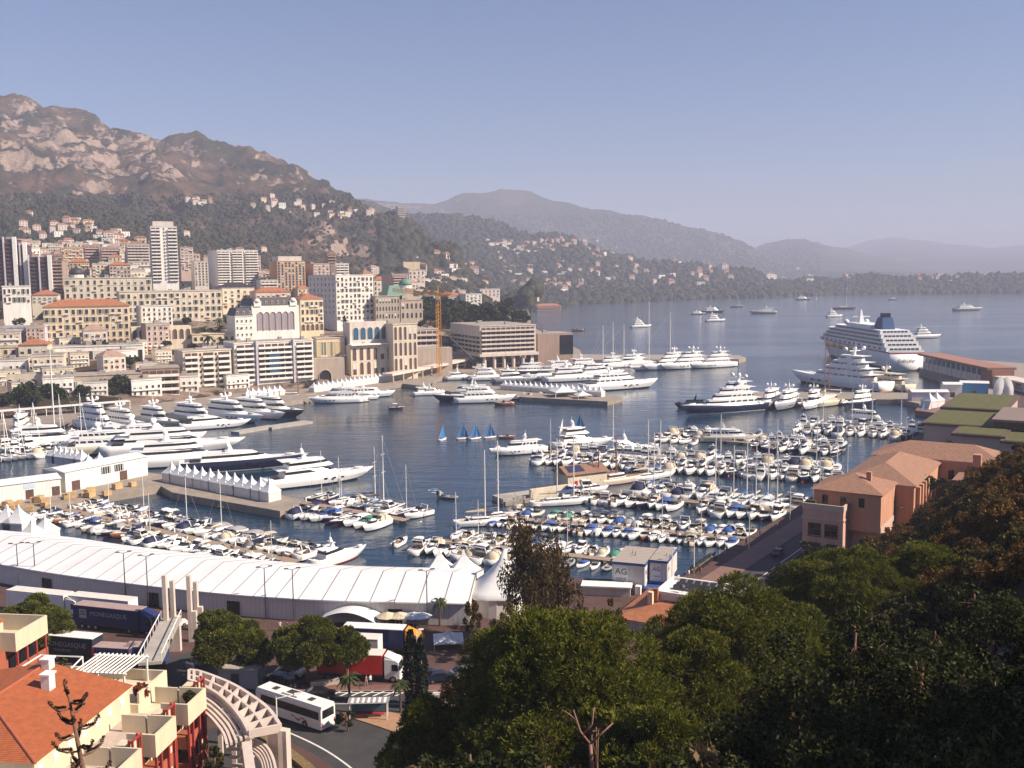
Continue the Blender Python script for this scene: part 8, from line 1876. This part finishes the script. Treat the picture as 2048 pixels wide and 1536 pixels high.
# trees higher on the rock, to the right of the view, whose shade falls across the lower slope
HT = None
for k, (x, y, s_) in enumerate([(33, 24, 1), (40, 34, 1.1), (38, 20, 1), (50, 30, 1.0), (30, 14, .9), (46, 26, 1.1)]):
    z_ = hillz(x, y) - .5
    if HT is None: HT = bushy('tall broad leaved tree high on the rock to the right', 0, 0, 0, 6, 13, 601, 5200, BROADL, .42, 'rock_tree', 'tree', 'trees high on the rock', 40, tr=.35, pos=(x, y, z_))
    else: dup(HT, (x, y, z_), k * 1.3, s_, None, 'trees high on the rock')
# small street plants
plant(CY, at(824, 1412, 3), 0, .95, 'tall cypress left of the white lamp pole', 'cypresses by the road'); plant(CY, at(843, 1412, 3), 0, .85, 'shorter cypress right of the white lamp pole', 'cypresses by the road')
plant(PL, at(699, 1424, 3), 0, .68, 'bushy palm beside the bus shelter', 'street palms'); plant(PL, at(801, 1424, 3), 1, .55, 'thin palm between the shelter and the cypresses', 'street palms'); plant(PL, at(880, 1252, 3), 2, .6, 'small palm behind the white pagoda', 'street palms')
OLE = leafmat('oleander_bloom', (.03, .04, .012), (.30, .02, .06), .6)
bushy('dark pink oleander bush at the edge of the great pine', 886, 1372, 122, 1.8, 4, 301, 1500, OLE, .2, 'oleander_bush', 'shrub', None, 14, ground=3); bushy('dark bush in front of the bus shelter palm', 690, 1410, 121, 1.5, 2, 302, 900, BROADL, .2, 'bush', 'shrub', None, 12, ground=3)
for k, (px, py, Y, r, h) in enumerate([(112, 1300, 118, 2.6, 6), (425, 1425, 96, 1.5, 5), (432, 1470, 92, 1.6, 5)]):
    bushy(['young green tree behind the apartment chimneys', 'upper green bush between the house and the curved pergola', 'lower dark bush between the house and the curved pergola', 'potted green shrub on the front terrace', 'red flowered shrub on the end terrace'][k], px, py, Y, r, h, 310 + k, 1500, [BROADL, EUCL, BROADL, BROADL, OLE][k], .2, 'garden_shrub', 'shrub', None, 14, ground=None if k > 2 else 3)
# monkey puzzle like bare tree top in front of the orange roof
t0 = atY(140, 1560, 42); t = thing('bare_tree', 'thin dark tree with upturned tufted branch tips before the orange roof', 'tree', (t0.x, t0.y, t0.z - 14)); tp = atY(138, 1395, 42) - t.location
mb = MB(); st = Vector((.8, 0, 13)); mb.tube([(1.2, 0, 0), st, tp.lerp(st, .5), tp], [.16, .13, .1, .05], 7); tips = []; rr = random.Random(8)
for k in range(15):
    s = .28 + .72 * k / 14; o = st.lerp(tp, s); a = k * 2.4; L_ = .95 * (1.15 - .55 * s); e = o + Vector((math.cos(a) * L_, math.sin(a) * L_, .1)); e2 = e + Vector((math.cos(a) * .22, math.sin(a) * .22, .36)); mb.tube([o, o.lerp(e, .6) - Vector((0, 0, .08)), e, e2], [.05, .045, .045, .03], 6); tips.append((o, e, e2))
mb.build('trunk', PBARK, t, True)
rg = np.random.RandomState(2); Pc, Dn = [], []
for o, e, e2 in tips:
    for s in np.linspace(.35, 1, 26): p = o.lerp(e, s); Pc.append(p); Dn.append((0, 0, 1))
    for s in np.linspace(0, 1, 18): p = e.lerp(e2, s); Pc.append(p); Dn.append(tuple((e2 - e).normalized()))
V, F = tufts(rg, np.array(Pc), np.array(Dn, dtype=float), .12, 7, .018); arr('crown', V, F, leafmat('bare_tree_leaves', (.02, .012, .008), (.05, .03, .016)), t)

# bare forked branches showing in front of the great pine
t0 = atY(1182, 1500, 50); gz = hillz(t0.x, t0.y); t = thing('forked_branch', 'bare pinkish forked trunk showing at the lower right of the great pine', 'tree', (t0.x, t0.y, gz)); mb = MB(); f0 = t0 - t.location; f0.x = f0.y = 0
def bp_(px, py, Y=50): return atY(px, py, Y) - t.location
mb.tube([(0, 0, -.5), bp_(1184, 1530), bp_(1180, 1488)], [.12, .11, .09], 7); mb.tube([bp_(1180, 1488), bp_(1160, 1462), bp_(1147, 1420)], [.07, .055, .035], 7); mb.tube([bp_(1180, 1488), bp_(1202, 1468), bp_(1226, 1446)], [.07, .05, .035], 7); mb.tube([bp_(1167, 1470), bp_(1184, 1448), bp_(1188, 1415)], [.06, .05, .03], 6); mb.tube([bp_(1152, 1440), bp_(1138, 1428), bp_(1124, 1420)], [.04, .03, .02], 5)
mb.build('trunk', M('pink_bark', (.26, .14, .11), .9, .25, 3, .5), t, True)
bushy('needles hanging above the bare forked trunk', 1190, 1402, 51, 1.3, 1.2, 702, 500, PINEL, .16, 'pine_twig', 'tree', None, 10, pos=None)
# prototypes that found no place are taken out again
for o in [o for o in COL.objects if o.get('label') == 'x']:
    for c in list(o.children_recursive): bpy.data.objects.remove(c)
    bpy.data.objects.remove(o)
